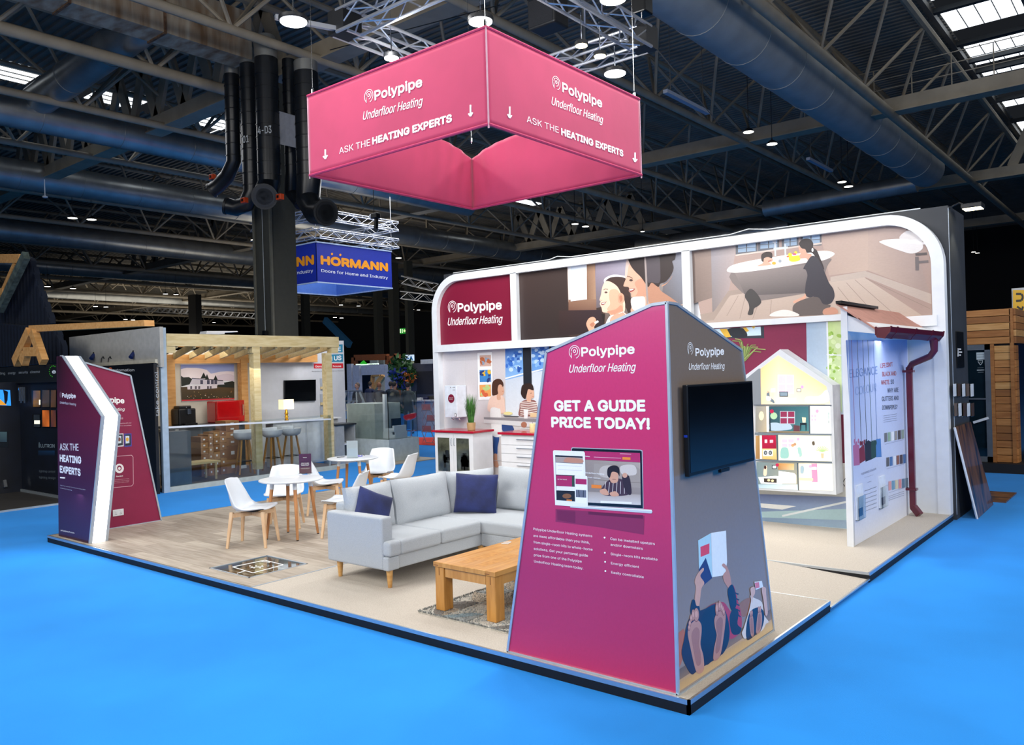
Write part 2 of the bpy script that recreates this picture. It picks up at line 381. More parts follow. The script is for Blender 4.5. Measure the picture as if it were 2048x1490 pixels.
back = rounded(-9.3, -.06, 3.92, .66, 7.43)
MB().prism(back, (0, .02, 0)).build('backing', mat('panel_white', 'dfe1e6', .5, var=.02), bw)
# ---- printed pictures
PU = lambda x, y: WY(x, y, 7.385)
z7 = cv(860, 520, 3.387)
p = Print(PU, -Y_)
p.poly('7b1232', [(870, 705)] + [(872, 600), (874, 588), (880, 574), (890, 563), (905, 555), (925, 549)] + z7(560, 80) + z7(560, 585))
logo(p, (916, 623.5), (1003, 618), (895, 651), (1003, 645.5), 21, (904.5, 613.5, 12))
p.build('logo_panel', bw, label='maroon logo panel')
p = Print(PU, -Y_); z4 = cv(860, 400, 1.969)
p.grad(('40302c', '3b2d2a', '2c2320', '33292a'), z4(330,282, 545,240, 552,570, 335,570), 4, 2)
p.grad(('5a4238', '6b5044', '3a2a25', '2c2320'), z4(540,250, 690,225, 690,570, 545,570), 4, 3)
p.grad(('8b7a74', 'a9a4a4', '6b6560', '55463e'), z4(690,228, 1000,180, 1006,430, 690,570), 5, 3)
p.poly('c8b8ad', z4(540,250, 622,238, 628,400, 545,402)); p.poly('f6f6f8', z4(543,252, 618,240, 622,388, 546,392)); p.poly('7d5c46', z4(622,238, 660,232, 668,420, 630,430))
p.poly('3d2d28', z4(545,405, 680,418, 690,560, 550,560)); p.poly('221a18', z4(600,440, 690,450, 680,520, 600,520))
# girl and mother
zm = cv(1150, 480, 4.684)
p.grad(('8f8496', 'a29cad', '7b7480', '6a5f63'), zm(190,190, 510,150, 520,560, 190,640), 4, 4)
p.grad(('7d7b84', '8c8f9c', '6f7079', '5c5556'), zm(870,110, 1012,92, 1028,640, 800,620), 3, 4)
p.grad(('8a6a55', '9c7a62', 'a5846c', '7b5b48'), zm(110,205, 185,200, 200,640, 110,620), 2, 4); p.grad(('8a6652', '8f6e5a', '7a5a4a', '6c4c3e'), zm(-60,560, 200,555, 200,655, -60,670), 3, 2)
p.grad(('dfe8f4', 'e9eff7', 'dfe9f2', 'dbe8f2'), zm(-40,235, 108,215, 112,555, -40,575), 2, 2)
p.grad(('3c2a28', '33242a', '2a1c1e', '2e2020'), zm(-150,660, 240,655, 280,860, -150,900), 3, 2)
p.poly('d9d2da', zm(270,380, 300,345, 360,325, 430,330, 500,350, 500,420, 380,400, 300,440), True)
p.poly('c9b2a8', zm(480,200, 505,160, 540,200, 520,350, 470,370), True)
p.poly('3c2823', zm(268,440, 290,380, 340,350, 420,345, 480,365, 505,430, 520,520, 530,580, 543,690, 510,690, 480,640, 440,600, 400,560, 350,480), True)
p.poly('e8c4ae', zm(262,425, 290,385, 340,395, 400,440, 440,520, 462,560, 470,620, 455,690, 380,740, 330,700, 315,684, 262,676, 252,650, 248,632, 232,600, 240,575, 230,560, 244,510, 250,470), True)
p.poly('d9a88c', zm(330,470, 400,470, 440,560, 450,640, 400,690, 350,680, 300,650, 330,600, 320,540), True); p.poly('c78f74', zm(300,670, 380,650, 430,610, 450,650, 440,700, 380,735, 330,695), True)
p.poly('3c2823', zm(340,380, 400,395, 450,470, 470,500, 520,560, 500,430, 430,350, 330,352), True); p.poly('d89a80', zm(405,515, 430,495, 458,520, 460,570, 440,595, 412,590, 402,560), True); p.poly('b87a60', zm(415,530, 438,520, 445,560, 425,580), True)
p.poly('33211d', zm(465,520, 530,560, 543,690, 505,695, 480,630), True)
p.line('6a4638', zm(268,468, 285,458, 310,463), 1.1); p.poly('4a2f28', zm(272,492, 290,482, 306,490, 292,500), True); p.blob('f0e8e4', *zm(279,492)[0], .7, .5); p.line('b87a66', zm(236,560, 246,568, 256,566), .8)
p.poly('8a3d38', zm(246,590, 266,584, 290,582, 280,600, 262,610, 248,606), True); p.poly('fbf5f0', zm(252,592, 270,588, 284,588, 270,598, 255,600), True); p.line('c98a74', zm(290,570, 298,585), .7)
p.poly('efe9ea', zm(285,790, 330,710, 400,700, 470,690, 500,760, 400,880, 260,880), True); p.poly('d3a088', zm(330,740, 370,700, 430,670, 480,690, 500,730, 420,800, 340,800), True); p.line('f4ece8', zm(410,690, 450,672, 490,712), .9)
p.poly('d9a488', zm(108,775, 130,735, 165,720, 190,732, 200,760, 195,790, 180,815, 190,850, 195,900, 130,900, 132,860, 118,825, 108,800), True); p.poly('b87a60', zm(140,790, 175,770, 180,800, 160,815), True); p.poly('f4f2f4', zm(180,770, 215,752, 224,768, 195,786))
p.poly('cfa18a', zm(505,240, 540,215, 640,300, 680,420, 690,560, 860,590, 985,605, 1000,700, 560,700, 540,600, 560,545, 545,538, 528,530, 526,500, 505,480, 508,455, 498,440, 460,435, 456,420, 475,370, 490,330), True)
p.poly('c08e76', zm(560,400, 640,360, 680,450, 675,520, 610,535, 560,540, 590,480), True); p.poly('b08068', zm(690,400, 780,400, 800,470, 900,540, 970,600, 850,590, 700,600), True)
p.poly('efe2dc', zm(530,545, 600,530, 650,535, 660,600, 640,640, 560,660, 530,620), True); p.poly('e2cfc6', zm(560,560, 580,545, 585,640, 565,650), True)
p.poly('2c1f1e', zm(500,165, 560,150, 700,130, 830,110, 935,108, 938,180, 912,200, 925,260, 900,330, 850,390, 800,410, 780,440, 720,400, 690,440, 665,415, 620,350, 560,290, 520,235), True)
p.poly('4a4248', zm(665,140, 780,125, 800,300, 790,400, 720,395, 680,380), True); p.poly('b98a70', zm(815,425, 870,395, 912,335, 900,360, 862,408, 820,435), True)
p.line('4a2f28', zm(488,340, 515,345, 540,360), 1.3); p.poly('3f2a26', zm(508,378, 525,366, 544,376, 528,388), True); p.poly('8f3f3c', zm(505,460, 530,455, 562,456, 548,478, 520,488, 510,478), True); p.poly('f6eee8', zm(510,463, 535,459, 552,460, 535,470, 516,474), True)
p.poly('9a8d8a', zm(648,140, 664,138, 690,600, 672,600)); p.line('7d7274', zm(975,580, 1026,563), 1.2); p.line('c9a890', zm(985,612, 1026,600), 1.4)
p.build('mother_and_child_photo', bw)
p = Print(PU, -Y_); r1 = cv(1370, 430, 3.471)
crn = r1(25,240, 1395,62, 1440,66, 1500,76, 1560,96, 1610,124, 1650,160, 1680,210, 1700,270, 1712,330, 1716,735, 120,760)
p.poly('a78f86', crn)
p.grad(('7d6a61', '9a857b', '938078', '6e5f59'), r1(25,240, 350,200, 300,540, 45,620), 4, 4)
p.grad(('8f8a90', 'a99b99', 'a19190', '7d7473'), r1(180,215, 360,196, 300,560, 190,680), 3, 3)
p.grad(('b39a8e', 'b8a093', 'c0a99b', 'b29b8f'), r1(940,130, 1400,70, 1270,385, 1000,420), 5, 4)
p.grad(('b39b90', 'ab958c', 'a38e86', 'bba598'), r1(1270,82, 1560,110, 1700,545, 1270,385), 4, 4)
p.grad(('b7a499', 'c3b1a5', 'b49f93', 'a8968c'), r1(330,545, 1240,430, 1710,740, 120,760), 8, 5)
p.poly('b9a99f', r1(1010,430, 1250,388, 1710,548, 1712,620, 1255,432, 1010,468)); p.poly('9b8a80', r1(300,528, 400,512, 400,545, 310,560, 200,730, 120,740, 105,690, 200,672))
for a in ((370,560, 290,700), (420,560, 380,720), (520,585, 470,720), (600,590, 590,700), (1255,440, 1700,650), (1180,450, 1500,730), (1120,470, 1330,700), (1060,500, 1180,650)): p.line('8f7e74', r1(*a), .9)
for a, b, t in ((360, 495, 190), (515, 645, 165), (680, 780, 148), (810, 940, 135)):
    p.poly('5d6068', r1(a-8, t+3, b+8, t-8, b+8, t+75, a-8, t+88)); p.poly('a9c4dd', r1(a+8, t+8, b-4, t-2, b-4, t+30, a+8, t+40)); p.poly('8fa6be', r1(a+8, t+44, b-4, t+34, b-4, t+60, a+8, t+70)); p.line('5d6068', r1((a+b)/2, t, (a+b)/2, t+70), 2)
p.poly('c9bab0', r1(350,275, 950,190, 950,202, 352,286))
p.poly('7b706e', r1(320,400, 700,360, 1000,300, 985,360, 930,520, 860,540, 560,590, 520,588, 400,540), True)
p.grad(('8a7e7b', '857a78', '575052', '5f5757'), r1(345,400, 850,345, 850,540, 420,560), 5, 4)
p.poly('efeae6', r1(292,380, 330,348, 450,318, 620,290, 800,265, 960,248, 1030,260, 1032,280, 960,315, 820,335, 600,372, 400,398, 310,398), True)
p.poly('d8d2ce', r1(330,370, 470,330, 640,302, 820,280, 960,268, 1000,272, 930,300, 700,340, 420,380), True)
p.poly('3a3636', r1(415,560, 455,512, 500,545, 530,600, 510,630, 480,650, 470,690, 436,690, 446,650, 440,610), True)
for x, t, h_ in ((625, 175, 110), (695, 200, 80)): p.line('c6ccd4', r1(x, t, x+3, t+h_), 3.5)
p.blob('d9dde2', *r1(620,182)[0], 4, 4); p.line('c6ccd4', r1(615,235, 715,225), 4); p.blob('9aa2ac', *r1(660,320)[0], 3, 3)
p.poly('d5a58e', r1(505,352, 540,335, 548,305, 575,292, 605,300, 608,320, 585,330, 600,345, 520,354), True); p.poly('2f211d', r1(530,305, 532,275, 560,257, 600,260, 607,285, 602,300, 575,292, 550,300, 545,325, 533,318), True)
p.line('a33a3a', r1(578,322, 600,315), 1.3); p.blob('d9a92c', *r1(618,335)[0], 4, 3)
p.poly('f0d22c', r1(716,275, 728,262, 742,270, 746,285, 790,280, 802,290, 795,315, 750,325, 724,315, 722,295), True); p.blob('f0d22c', *r1(769,262)[0], 3, 3); p.blob('e06a2c', *r1(714,288)[0], 2.4, 1.6); p.blob('c8567a', *r1(760,272)[0], 4, 2)
p.poly('2a2023', r1(792,195, 820,168, 865,166, 890,195, 890,225, 915,245, 935,290, 960,350, 965,380, 935,335, 905,290, 880,262, 845,262, 832,240, 812,232, 798,215), True)
p.poly('d2a08a', r1(790,215, 812,232, 835,238, 848,265, 880,275, 860,320, 842,300, 800,300, 795,280, 803,268, 793,250), True); p.blob('f0ece8', *r1(886,243)[0], 2, 4)
p.poly('33303a', r1(848,325, 880,285, 915,295, 945,340, 975,410, 1000,470, 1030,515, 1038,570, 1010,615, 960,620, 905,570, 860,572, 835,548, 838,480, 850,420, 838,380, 822,372), True)
p.poly('d2a08a', r1(835,545, 822,565, 770,590, 752,600, 760,612, 800,598, 840,575), True)
p.poly('5b5150', r1(755,625, 800,595, 880,570, 930,575, 960,618, 1010,625, 1000,650, 965,690, 860,698, 765,698, 748,665), True); p.poly('b98671', r1(965,655, 1020,640, 1056,655, 1056,685, 965,690), True)
p.poly('d9d3d0', r1(610,678, 680,658, 745,668, 790,700, 600,704), True)
p.poly('e3dedb', r1(1368,178, 1640,160, 1645,170, 1650,235, 1580,268, 1500,250, 1380,205), True); p.poly('ded8d4', r1(1490,165, 1540,110, 1600,130, 1640,165), True); p.poly('f2eeec', r1(1370,180, 1660,205, 1640,185, 1500,165), True)
p.line('6d6464', r1(1610,290, 1612,385), 7); p.line('6d6464', r1(1600,330, 1690,322), 5); p.line('564e4e', r1(1600,275, 1680,268), 5); p.line('5d5454', r1(1535,85, 1545,105), 3)
p.build('bathroom_photo', bw)
# lower left: kitchen photograph
PK = lambda x, y: WY(x, y, 7.42); z5 = cv(860, 640, 4.658)
p = Print(PK, -Y_)
p.grad(('d3cfd4', 'ccc6ca', 'cfc6c4', 'cdc8ca'), z5(80,285, 1240,200, 1240,1500, 80,1500), 8, 6)
p.grad(('aebfd8', 'c3d3e6', 'e8edf2', 'dfe6ee'), z5(700,255, 1240,215, 1240,900, 705,900), 5, 5)
p.grad(('2d66c4', '5b92d8', '7fb0e6', '8fbcec'), z5(700,255, 865,240, 870,520, 703,560), 5, 5)
p.grad(('3f78cc', '2c60bf', '6fa2e0', '6b9edc'), z5(945,235, 1240,215, 1240,440, 948,490), 5, 5)
for i in range(26): 
    q = random.Random(i); p.blob(q.choice(('9ec6f0', '3a6fc8', 'c2dcf6', '2a58ac')), *z5(715+q.random()*140, 280+q.random()*200)[0], 2+q.random()*3, 1.5+q.random()*3); p.blob(q.choice(('86b4ea', '2e62c0', 'b8d6f4')), *z5(955+q.random()*140, 255+q.random()*170)[0], 2+q.random()*3, 1.5+q.random()*3)
p.line('f3f6f9', z5(703,545, 868,500, 948,485, 1240,410), 2.6)
p.poly('20242c', z5(865,240, 940,235, 950,610, 872,610)); p.poly('16191f', z5(1110,225, 1128,224, 1128,300, 1110,300))
p.poly('d6d3d6', z5(318,275, 322,270, 330,980, 322,990)); 
p.poly('efeff1', z5(440,305, 580,296, 592,742, 450,746)); p.line('c3c0c4', z5(440,305, 580,296, 592,742, 450,746, 440,305), .8)
for a, b, cs in ((330, 430, ('c9a79a', 'b5653f', '8f9fb5')), (467, 575, ('3f86c9', 'e2b52c', '2a3f78')), (605, 712, ('e9a35b', 'd9663f', 'b9cf86'))):
    p.poly(cs[0], z5(463, a, 568, a-4, 572, b, 466, b+3)); 
    for i in range(9): q = random.Random(a+i); p.blob(cs[1 + i % 2], *z5(480+q.random()*75, a+12+q.random()*(b-a-24))[0], 2+q.random()*3.4, 1.5+q.random()*3.5, q.random()*3)
# girl at the table
p.poly('e3c1ad', z5(590,715, 640,690, 690,720, 700,790, 690,870, 560,860, 545,780, 560,730), True); p.poly('e9c9ba', z5(600,705, 640,700, 685,712, 700,830, 690,860, 545,850, 550,750, 570,715), True)
p.poly('d7a78d', z5(630,640, 650,600, 680,600, 688,640, 692,672, 680,700, 660,704, 660,740, 625,735), True)
p.poly('4a2d20', z5(578,640, 585,580, 620,550, 660,552, 684,585, 684,620, 660,600, 640,610, 632,650, 634,690, 590,704, 580,690), True)
p.poly('27457f', z5(675,940, 740,950, 778,1000, 775,1030, 680,1035), True); p.poly('2b4f8f', z5(582,1085, 645,1090, 632,1180, 628,1250, 600,1256, 590,1180), True); p.poly('c69279', z5(596,1252, 626,1250, 630,1310, 642,1366, 606,1368, 594,1330), True)
p.poly('e6e6e8', z5(565,830, 640,824, 660,850, 672,1040, 660,1085, 600,1086, 578,1030), True); p.line('8f9298', z5(590,1085, 585,1360), 1.2); p.line('a3a6aa', z5(570,1080, 570,1366), 1)
# boy
p.poly('8f5f5a', z5(845,770, 900,742, 980,750, 1000,800, 1000,880, 838,896, 836,820), True)
for i in range(8): p.line('f0ece6', z5(842+3*i % 5, 768+17*i, 920, 762+16*i, 998, 772+16*i), 1.5)
p.poly('dcae95', z5(900,690, 905,650, 935,640, 965,645, 972,690, 968,722, 945,735, 940,760, 905,752), True); p.poly('33221c', z5(850,660, 862,610, 905,590, 950,595, 966,630, 965,655, 930,645, 915,650, 905,690, 890,735, 865,720, 850,690), True)
p.line('3a2620', z5(672,622, 682,620), .9); p.line('b0685c', z5(676,665, 686,663), .8); p.line('3a2620', z5(938,682, 950,680), .9); p.line('b0685c', z5(948,718, 966,714), .8); p.poly('8d8a90', z5(504,905, 1240,925, 1240,965, 505,925)); p.poly('d5d5d8', z5(505,925, 1240,965, 1240,1010, 980,1000, 505,960))
p.poly('5a5a60', z5(680,888, 838,895, 820,905, 700,902)); p.blob('e8dd9c', *z5(730,870)[0], 9, 3.4); p.poly('e9edf0', z5(875,835, 918,835, 912,918, 880,918)); p.poly('e2c79b', z5(936,865, 1000,865, 1000,905, 936,905))
p.poly('eceef0', z5(840,1002, 935,1005, 935,1012, 840,1010)); p.blob('a86f58', *z5(878,975)[0], 6, 6)
p.line('b7b4b8', z5(505,1315, 690,1308), 1)
p.build('kitchen_photo', bw)
# lower right: living-room photograph
YL = 5.69
PL = lambda x, y: WY(x, y, YL); z9 = cv(1480, 640, 3.547)
p = Print(PL, -Y_)
p.grad(('7a1d42', '7d2146', '751c3e', '7a1d42'), [(1340, 660), (1700, 636), (1706, 929), (1340, 911)], 3, 2); p.poly('c9cbc8', [(1340, 911), (1706, 929), (1706, 1010), (1340, 977)]); p.poly('8197b6', [(1340, 975), (1520, 989), (1530, 1044), (1340, 1026)])
p.poly('2c333e', r1(240,790, 548,772, 550,856, 290,856)); p.poly('c9e0ec', r1(200,792, 525,775, 528,835, 260,848)); p.poly('1e232b', r1(290,795, 400,785, 430,846, 330,846), True); p.poly('e0b23c', r1(240,792, 290,790, 320,846, 280,850)); p.poly('e0b23c', r1(400,782, 425,780, 445,805, 425,812)); p.poly('e0b23c', r1(460,775, 490,772, 478,790))
p.grad(('9db4cc', 'c2d2e2', 'c9d8e6', 'b0c2d6'), z9(470,18, 720,8, 745,670, 480,670), 5, 4)
p.grad(('c3dc8e', 'd3e6a8', 'cfe2b6', 'b9d896'), z9(618,12, 715,8, 725,660, 630,500), 3, 5)
for i in range(24): q = random.Random(50+i); p.blob(q.choice(('a4c95c', 'd9ecb4', '8fbb48', 'e6f2d2')), *z9(630+q.random()*76, 30+q.random()*420)[0], 2+q.random()*4, 2+q.random()*5, q.random()*3)
p.line('e9eff4', z9(618,12, 632,560), 3.5); p.line('e9eff4', z9(615,245, 720,250), 2.4)
p.poly('6d1736', z9(690,672, 730,672, 745,1015, 700,1010)); p.poly('cfcbc6', z9(700,1015, 745,1015, 755,1210, 705,1200))
p.grad(('6f7fae', '8a9ac0', '9bb4c8', '7f98b0'), z9(130,1235, 755,1255, 765,1480, 160,1430), 6, 4)
p.poly('a8c6cc', z9(140,1360, 755,1340, 760,1420, 150,1400)); p.poly('e6e8e6', z9(145,1300, 400,1320, 300,1345, 150,1330)); p.line('dfe6e8', z9(300,1390, 755,1290), 4); p.poly('c6d2d2', z9(160,1430, 765,1480, 768,1520, 165,1500))
p.line('2a2f38', z9(712,1180, 750,1120), 1.5); p.line('2a2f38', z9(700,1120, 745,1180), 1.5)
lf = cv(1370, 430, 3.471)
for i in range(17):
    q = random.Random(80+i); a = -2.6+i*.135+q.random()*.08; L0 = 95+q.random()*70; bx, by = 415, 985+q.random()*30
    p.line(('7d8f4c', '9aa864', '5f7438')[i % 3], lf(bx, by, bx+math.cos(a)*L0*.5+6, by+math.sin(a)*L0*.62-30, bx+math.cos(a)*L0, by+math.sin(a)*L0*.8-12), 1.9)
rp = T('room_partition', 'short printed partition showing a maroon living room with a window, behind the house light box', 'partition wall', (-1.7, YL, 0))
xp0 = WY(1338, 800, YL).x
MB().box((xp0, YL+.012, 0), (-.53, YL+.07, 2.36)).build('board', MATS['panel_white'], rp); z_t = WY(1427.6, 645, YL-.03).z; z_b = WY(1675, 641, YL-.03).z
q4 = [WY(*q, YL-.03) for q in ((1427, 657.5), (1676, 640), (1675, 629), (1410, 646))]; s0, s1 = (q4[1].z-q4[0].z)/(q4[1].x-q4[0].x), 0
MB().box((xp0, YL-.03, (q4[0].z+q4[1].z)/2), (-.53, YL+.08, (q4[2].z+q4[3].z)/2)).build('header_rail', white, rp)
p.build('living_room_photo', rp)
# plain white skirting and end return on the right
MB().box((-.52, 7.30, 0), (-.155, 7.43, 2.46)).build('white_return', white, bw)
blk = mat('charcoal_wall', '33363b', .6, var=.08, scale=3, bump=.06, bscale=25)
o = T('rear_wall', 'dark charcoal partition standing behind the white display wall', 'partition wall', (-4.6, 7.9, FZ))
MB().box((-9.15, 7.455, FZ), (.03, 8.46, 4.03)).build('wall_body', blk, o)
MB().box((.03, 7.455, -.02), (.034, 7.475, 4.0)).build('corner_bead', silver, o)
mb = MB(); pts = [(-.3, 7.46, 4.04), (-2.4, 7.47, 4.045), (-2.7, 7.47, 4.09), (-3.0, 7.47, 4.045), (-6, 7.47, 4.04), (-6.3, 7.46, 4.08), (-6.5, 7.47, 4.04), (-8.9, 7.47, 4.04)]
c_ = mb.path(pts, .008, 6).build('cable', mat('white_cable', 'dde2e4', .5)); tag(c_, 'thin white cable lying along the top of the dark partition', 'cable')
# ------------------------------------------------------------ front totem
def hull(mb, pts):
    bm = bmesh.new()
    for p in pts: bm.verts.new(p)
    bmesh.ops.convex_hull(bm, input=bm.verts); bm.verts.ensure_lookup_table()
    for i, v in enumerate(bm.verts): v.index = i
    mb.add([tuple(v.co) for v in bm.verts], [tuple(v.index for v in f.verts) for f in bm.faces]); bm.free()
tt = T('information_totem', 'tall tapering pink and brown information totem at the front corner of the platform', 'totem', (-.75, .75, 0))
ty, tx = .035, -.092
F = [(-1.444, ty, 0), (-1.02, ty, 2.136), (-.193, ty, 2.396), (tx, ty, 2.401), (tx, ty, 0)]
S = [(tx, ty, 0), (tx, ty, 2.401), (tx, .147, 2.398), (tx, 1.106, 2.113), (tx, 1.541, 0)]
mb = MB(); hull(mb, [Vector(q)+Vector((-.003 if q[0] == tx else .003, .003, 0)) for q in F] + [Vector(q)+Vector((-.003, .0, 0)) for q in S] + [(-1.3, 1.35, 0), (-.95, 1.0, 1.9)])
mb.build('body', mat('totem_grey', 'b8bcc2', .5), tt)
pink = (('d4417c', 'd4417c'), ('d64078', 'd64078'), ('c93670', 'c93670'), ('b02f6c', 'b02f6c'), ('a62c69', 'a62c69'))
mb = MB()
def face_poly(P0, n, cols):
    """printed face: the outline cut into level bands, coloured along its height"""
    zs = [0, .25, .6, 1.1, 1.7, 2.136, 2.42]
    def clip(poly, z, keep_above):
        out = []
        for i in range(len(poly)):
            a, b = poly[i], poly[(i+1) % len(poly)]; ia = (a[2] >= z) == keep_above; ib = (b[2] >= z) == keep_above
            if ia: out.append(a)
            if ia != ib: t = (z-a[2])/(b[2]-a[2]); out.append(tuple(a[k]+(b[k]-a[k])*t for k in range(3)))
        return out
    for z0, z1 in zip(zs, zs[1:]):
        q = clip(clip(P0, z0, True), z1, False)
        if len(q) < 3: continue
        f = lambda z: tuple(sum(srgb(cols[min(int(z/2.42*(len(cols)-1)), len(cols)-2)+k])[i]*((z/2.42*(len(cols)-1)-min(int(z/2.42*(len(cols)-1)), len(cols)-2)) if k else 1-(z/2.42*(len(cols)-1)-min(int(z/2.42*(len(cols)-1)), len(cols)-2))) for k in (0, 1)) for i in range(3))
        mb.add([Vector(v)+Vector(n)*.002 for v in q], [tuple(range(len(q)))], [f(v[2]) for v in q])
face_poly(F, -Y_, ['cc305a', 'ae2c60', 'b83062', 'c63668', 'ce3a6e', 'd14078', 'd4447c']); mb.build('front_panel', PRINTG, tt, label='pink printed panel')  # printed pink gradient with the blue carpet's reflection put into its colour
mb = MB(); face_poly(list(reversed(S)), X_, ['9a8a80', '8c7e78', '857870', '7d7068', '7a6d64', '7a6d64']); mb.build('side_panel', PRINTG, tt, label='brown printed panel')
for a, b in list(zip(F, F[1:])) + [(F[4], F[0])]: MB().bar(Vector(a)+Vector((0, -.002, .002)), Vector(b)+Vector((0, -.002, .002)), .018, .018).build('edge_trim', silver, tt)
for a, b in list(zip(S[1:], S[2:])) + [(S[4], S[0])]: MB().bar(Vector(a)+Vector((.002, 0, .002)), Vector(b)+Vector((.002, 0, .002)), .016, .016).build('edge_trim', silver, tt)
z2 = cv(1000, 600, 2.98); z3 = cv(1000, 1000, 3.464)
p = Print(lambda x, y: WY(x, y, ty-.003), -Y_)
logo(p, z2(487,335)[0], z2(801,318)[0], z2(410,433)[0], z2(802,423)[0], 22, (1149, 704, 13.5))
p.text('ffffff', 'GET A GUIDE', z2(327,659)[0], z2(863,660)[0], 24.5, .045, res=5); p.text('ffffff', 'PRICE TODAY!', z2(310,755)[0], z2(890,768)[0], 24, .045, res=5)
for b, a, c in (('Polypipe Underfloor Heating systems', (232,208), (640,258)), ('are more affordable than you think,', (232,254), (622,304)), ('from single-room kits to whole-home', (233,299), (642,352)), ('solutions. Get your personal guide', (235,344), (610,394)), ('price from one of the Polypipe', (236,388), (567,434)), ('Underfloor Heating team today.', (237,432), (578,482)),
    ('Can be installed upstairs', (765,276), (1074,312)), ('and/or downstairs', (767,316), (990,345)), ('Single-room kits available', (768,381), (1092,420)), ('Energy efficient', (770,445), (964,472)), ('Easily controllable', (772,508), (997,542))):
    p.text('fdf0f5', b, z3(*a)[0], z3(*c)[0], 6.2, .006, res=2)
for q in ((725,260), (727,365), (729,428), (731,492)): p.blob('ffffff', *z3(*q)[0], 1.8, 1.8)
p.build('lettering', tt, PRINTG)
# laptop, tablet and phone picture
p = Print(lambda x, y: WY(x, y, ty-.003), -Y_)
p.poly('8f2a55', z3(385,62, 612,78, 1000,110, 996,240, 700,190, 385,150)); p.poly('7a2049', z3(395,70, 522,80, 522,160, 398,140)); p.poly('6a1a3e', z3(612,80, 990,105, 990,130, 612,100))
p.poly('aeb6c2', z2(424,884, 430,878, 838,892, 850,897, 856,1245, 428,1222)); p.poly('181a22', z2(428,888, 434,883, 835,897, 845,903, 852,1242, 430,1218))
p.poly('b9326a', z2(500,900, 834,912, 836,968, 500,950)); p.text('ffffff', 'Polypipe', z2(497,932)[0], z2(536,936)[0], 2.6, .02, res=2)
p.line('f2c6d6', z2(560,936, 722,943), .8); p.line('f7dde6', z2(715,916, 782,919), .8); p.poly('f2953a', z2(730,936, 778,938, 778,953, 730,951))
p.grad(('9f9189', 'b7aaa2', '8d827c', '8a7f7a'), z2(500,951, 836,969, 840,1222, 500,1205), 5, 4)
p.poly('a89c93', z2(560,975, 800,985, 836,1010, 838,1120, 560,1100)); p.poly('c7bdb5', z2(600,1000, 650,985, 700,1000, 700,1060, 600,1050), True); p.poly('d6cdc6', z2(720,990, 800,985, 810,1040, 730,1040), True); p.line('8a7e76', z2(560,1070, 838,1090), 1.2)
p.grad(('b1a49c', 'b5a9a2', 'd8d4d2', 'd2cdca'), z2(500,1140, 838,1160, 840,1222, 500,1205), 4, 2)
p.poly('4e3740', z2(640,1080, 700,1062, 760,1090, 780,1150, 720,1168, 630,1165, 600,1140), True)
for i in range(6): p.line('d9cfcf', z2(632+i*22, 1082+i % 2*4, 622+i*24, 1155), 1.1)
p.poly('3b2a30', z2(730,1040, 770,1050, 785,1150, 760,1155, 735,1100), True); p.blob('d8a58c', *z2(745,1045)[0], 5, 5)
p.poly('dba58a', z2(648,1040, 660,1010, 700,1012, 706,1050, 700,1085, 665,1088), True); p.poly('2c1e1c', z2(640,1040, 645,1000, 680,985, 710,1000, 712,1050, 700,1030, 668,1025, 655,1060), True); p.line('7a3f38', z2(670,1068, 692,1070), .8)
p.poly('dba58a', z2(595,1135, 630,1125, 650,1160, 610,1158), True); p.poly('dba58a', z2(655,1150, 690,1140, 710,1165, 670,1170), True); p.poly('f6f6f6', z2(600,1196, 786,1204, 786,1216, 600,1210))
p.text('ffffff', 'Underfloor Heating', z2(512,1033)[0], z2(622,1042)[0], 3.6, .02, res=2); p.text('ffffff', 'in their homes', z2(512,1058)[0], z2(600,1066)[0], 3.2, .01, res=2); p.poly('f08a32', z2(546,1100, 606,1104, 606,1124, 546,1120))
p.poly('c9d3de', z2(420,1222, 905,1252, 910,1262, 904,1272, 420,1236)); p.poly('eef3f8', z2(420,1222, 905,1250, 908,1258, 420,1229))
p.poly('f4f6fa', z2(317,902, 322,895, 500,902, 507,910, 515,1236, 330,1222)); p.poly('24262e', z2(330,924, 494,932, 502,1205, 338,1192)); p.poly('fafafa', z2(333,968, 496,978, 498,1048, 335,1040)); 
p.poly('b0a09a', z2(332,934, 495,940, 496,976, 333,966)); p.poly('c89078', z2(385,950, 410,938, 490,950, 488,970, 390,966), True); p.poly('b12d62', z2(336,1045, 446,1050, 446,1114, 338,1106)); p.poly('3d4a3a', z2(430,1050, 446,1050, 446,1114, 430,1112))
p.poly('f4f4f4', z2(338,1108, 500,1116, 500,1140, 338,1134)); p.poly('2a2320', z2(338,1136, 450,1142, 450,1200, 338,1192)); p.blob('8c5c34', *z2(400,1168)[0], 9, 5); p.poly('e8862e', z2(398,1188, 430,1190, 430,1198, 398,1196)); p.line('d9d9de', z2(345,985, 490,992), .8); p.line('d9d9de', z2(345,1010, 490,1016), .8)
p.text('ffffff', 'GET IN TOUCH', z2(345,1070)[0], z2(400,1073)[0], 2.2, .01, res=1); 
p.poly('f4f6fa', z2(446,1050, 450,1044, 518,1048, 523,1054, 526,1234, 450,1230)); p.poly('b12d62', z2(452,1064, 518,1068, 518,1100, 452,1096)); p.poly('fbfbfb', z2(452,1096, 518,1100, 519,1212, 452,1208)); p.poly('6f7280', z2(454,1130, 516,1134, 516,1178, 454,1174)); p.line('2d3340', z2(470,1132, 474,1172), 1.4); p.line('2d3340', z2(500,1134, 498,1176), 1.4)
p.build('device_picture', tt, PRINTG)
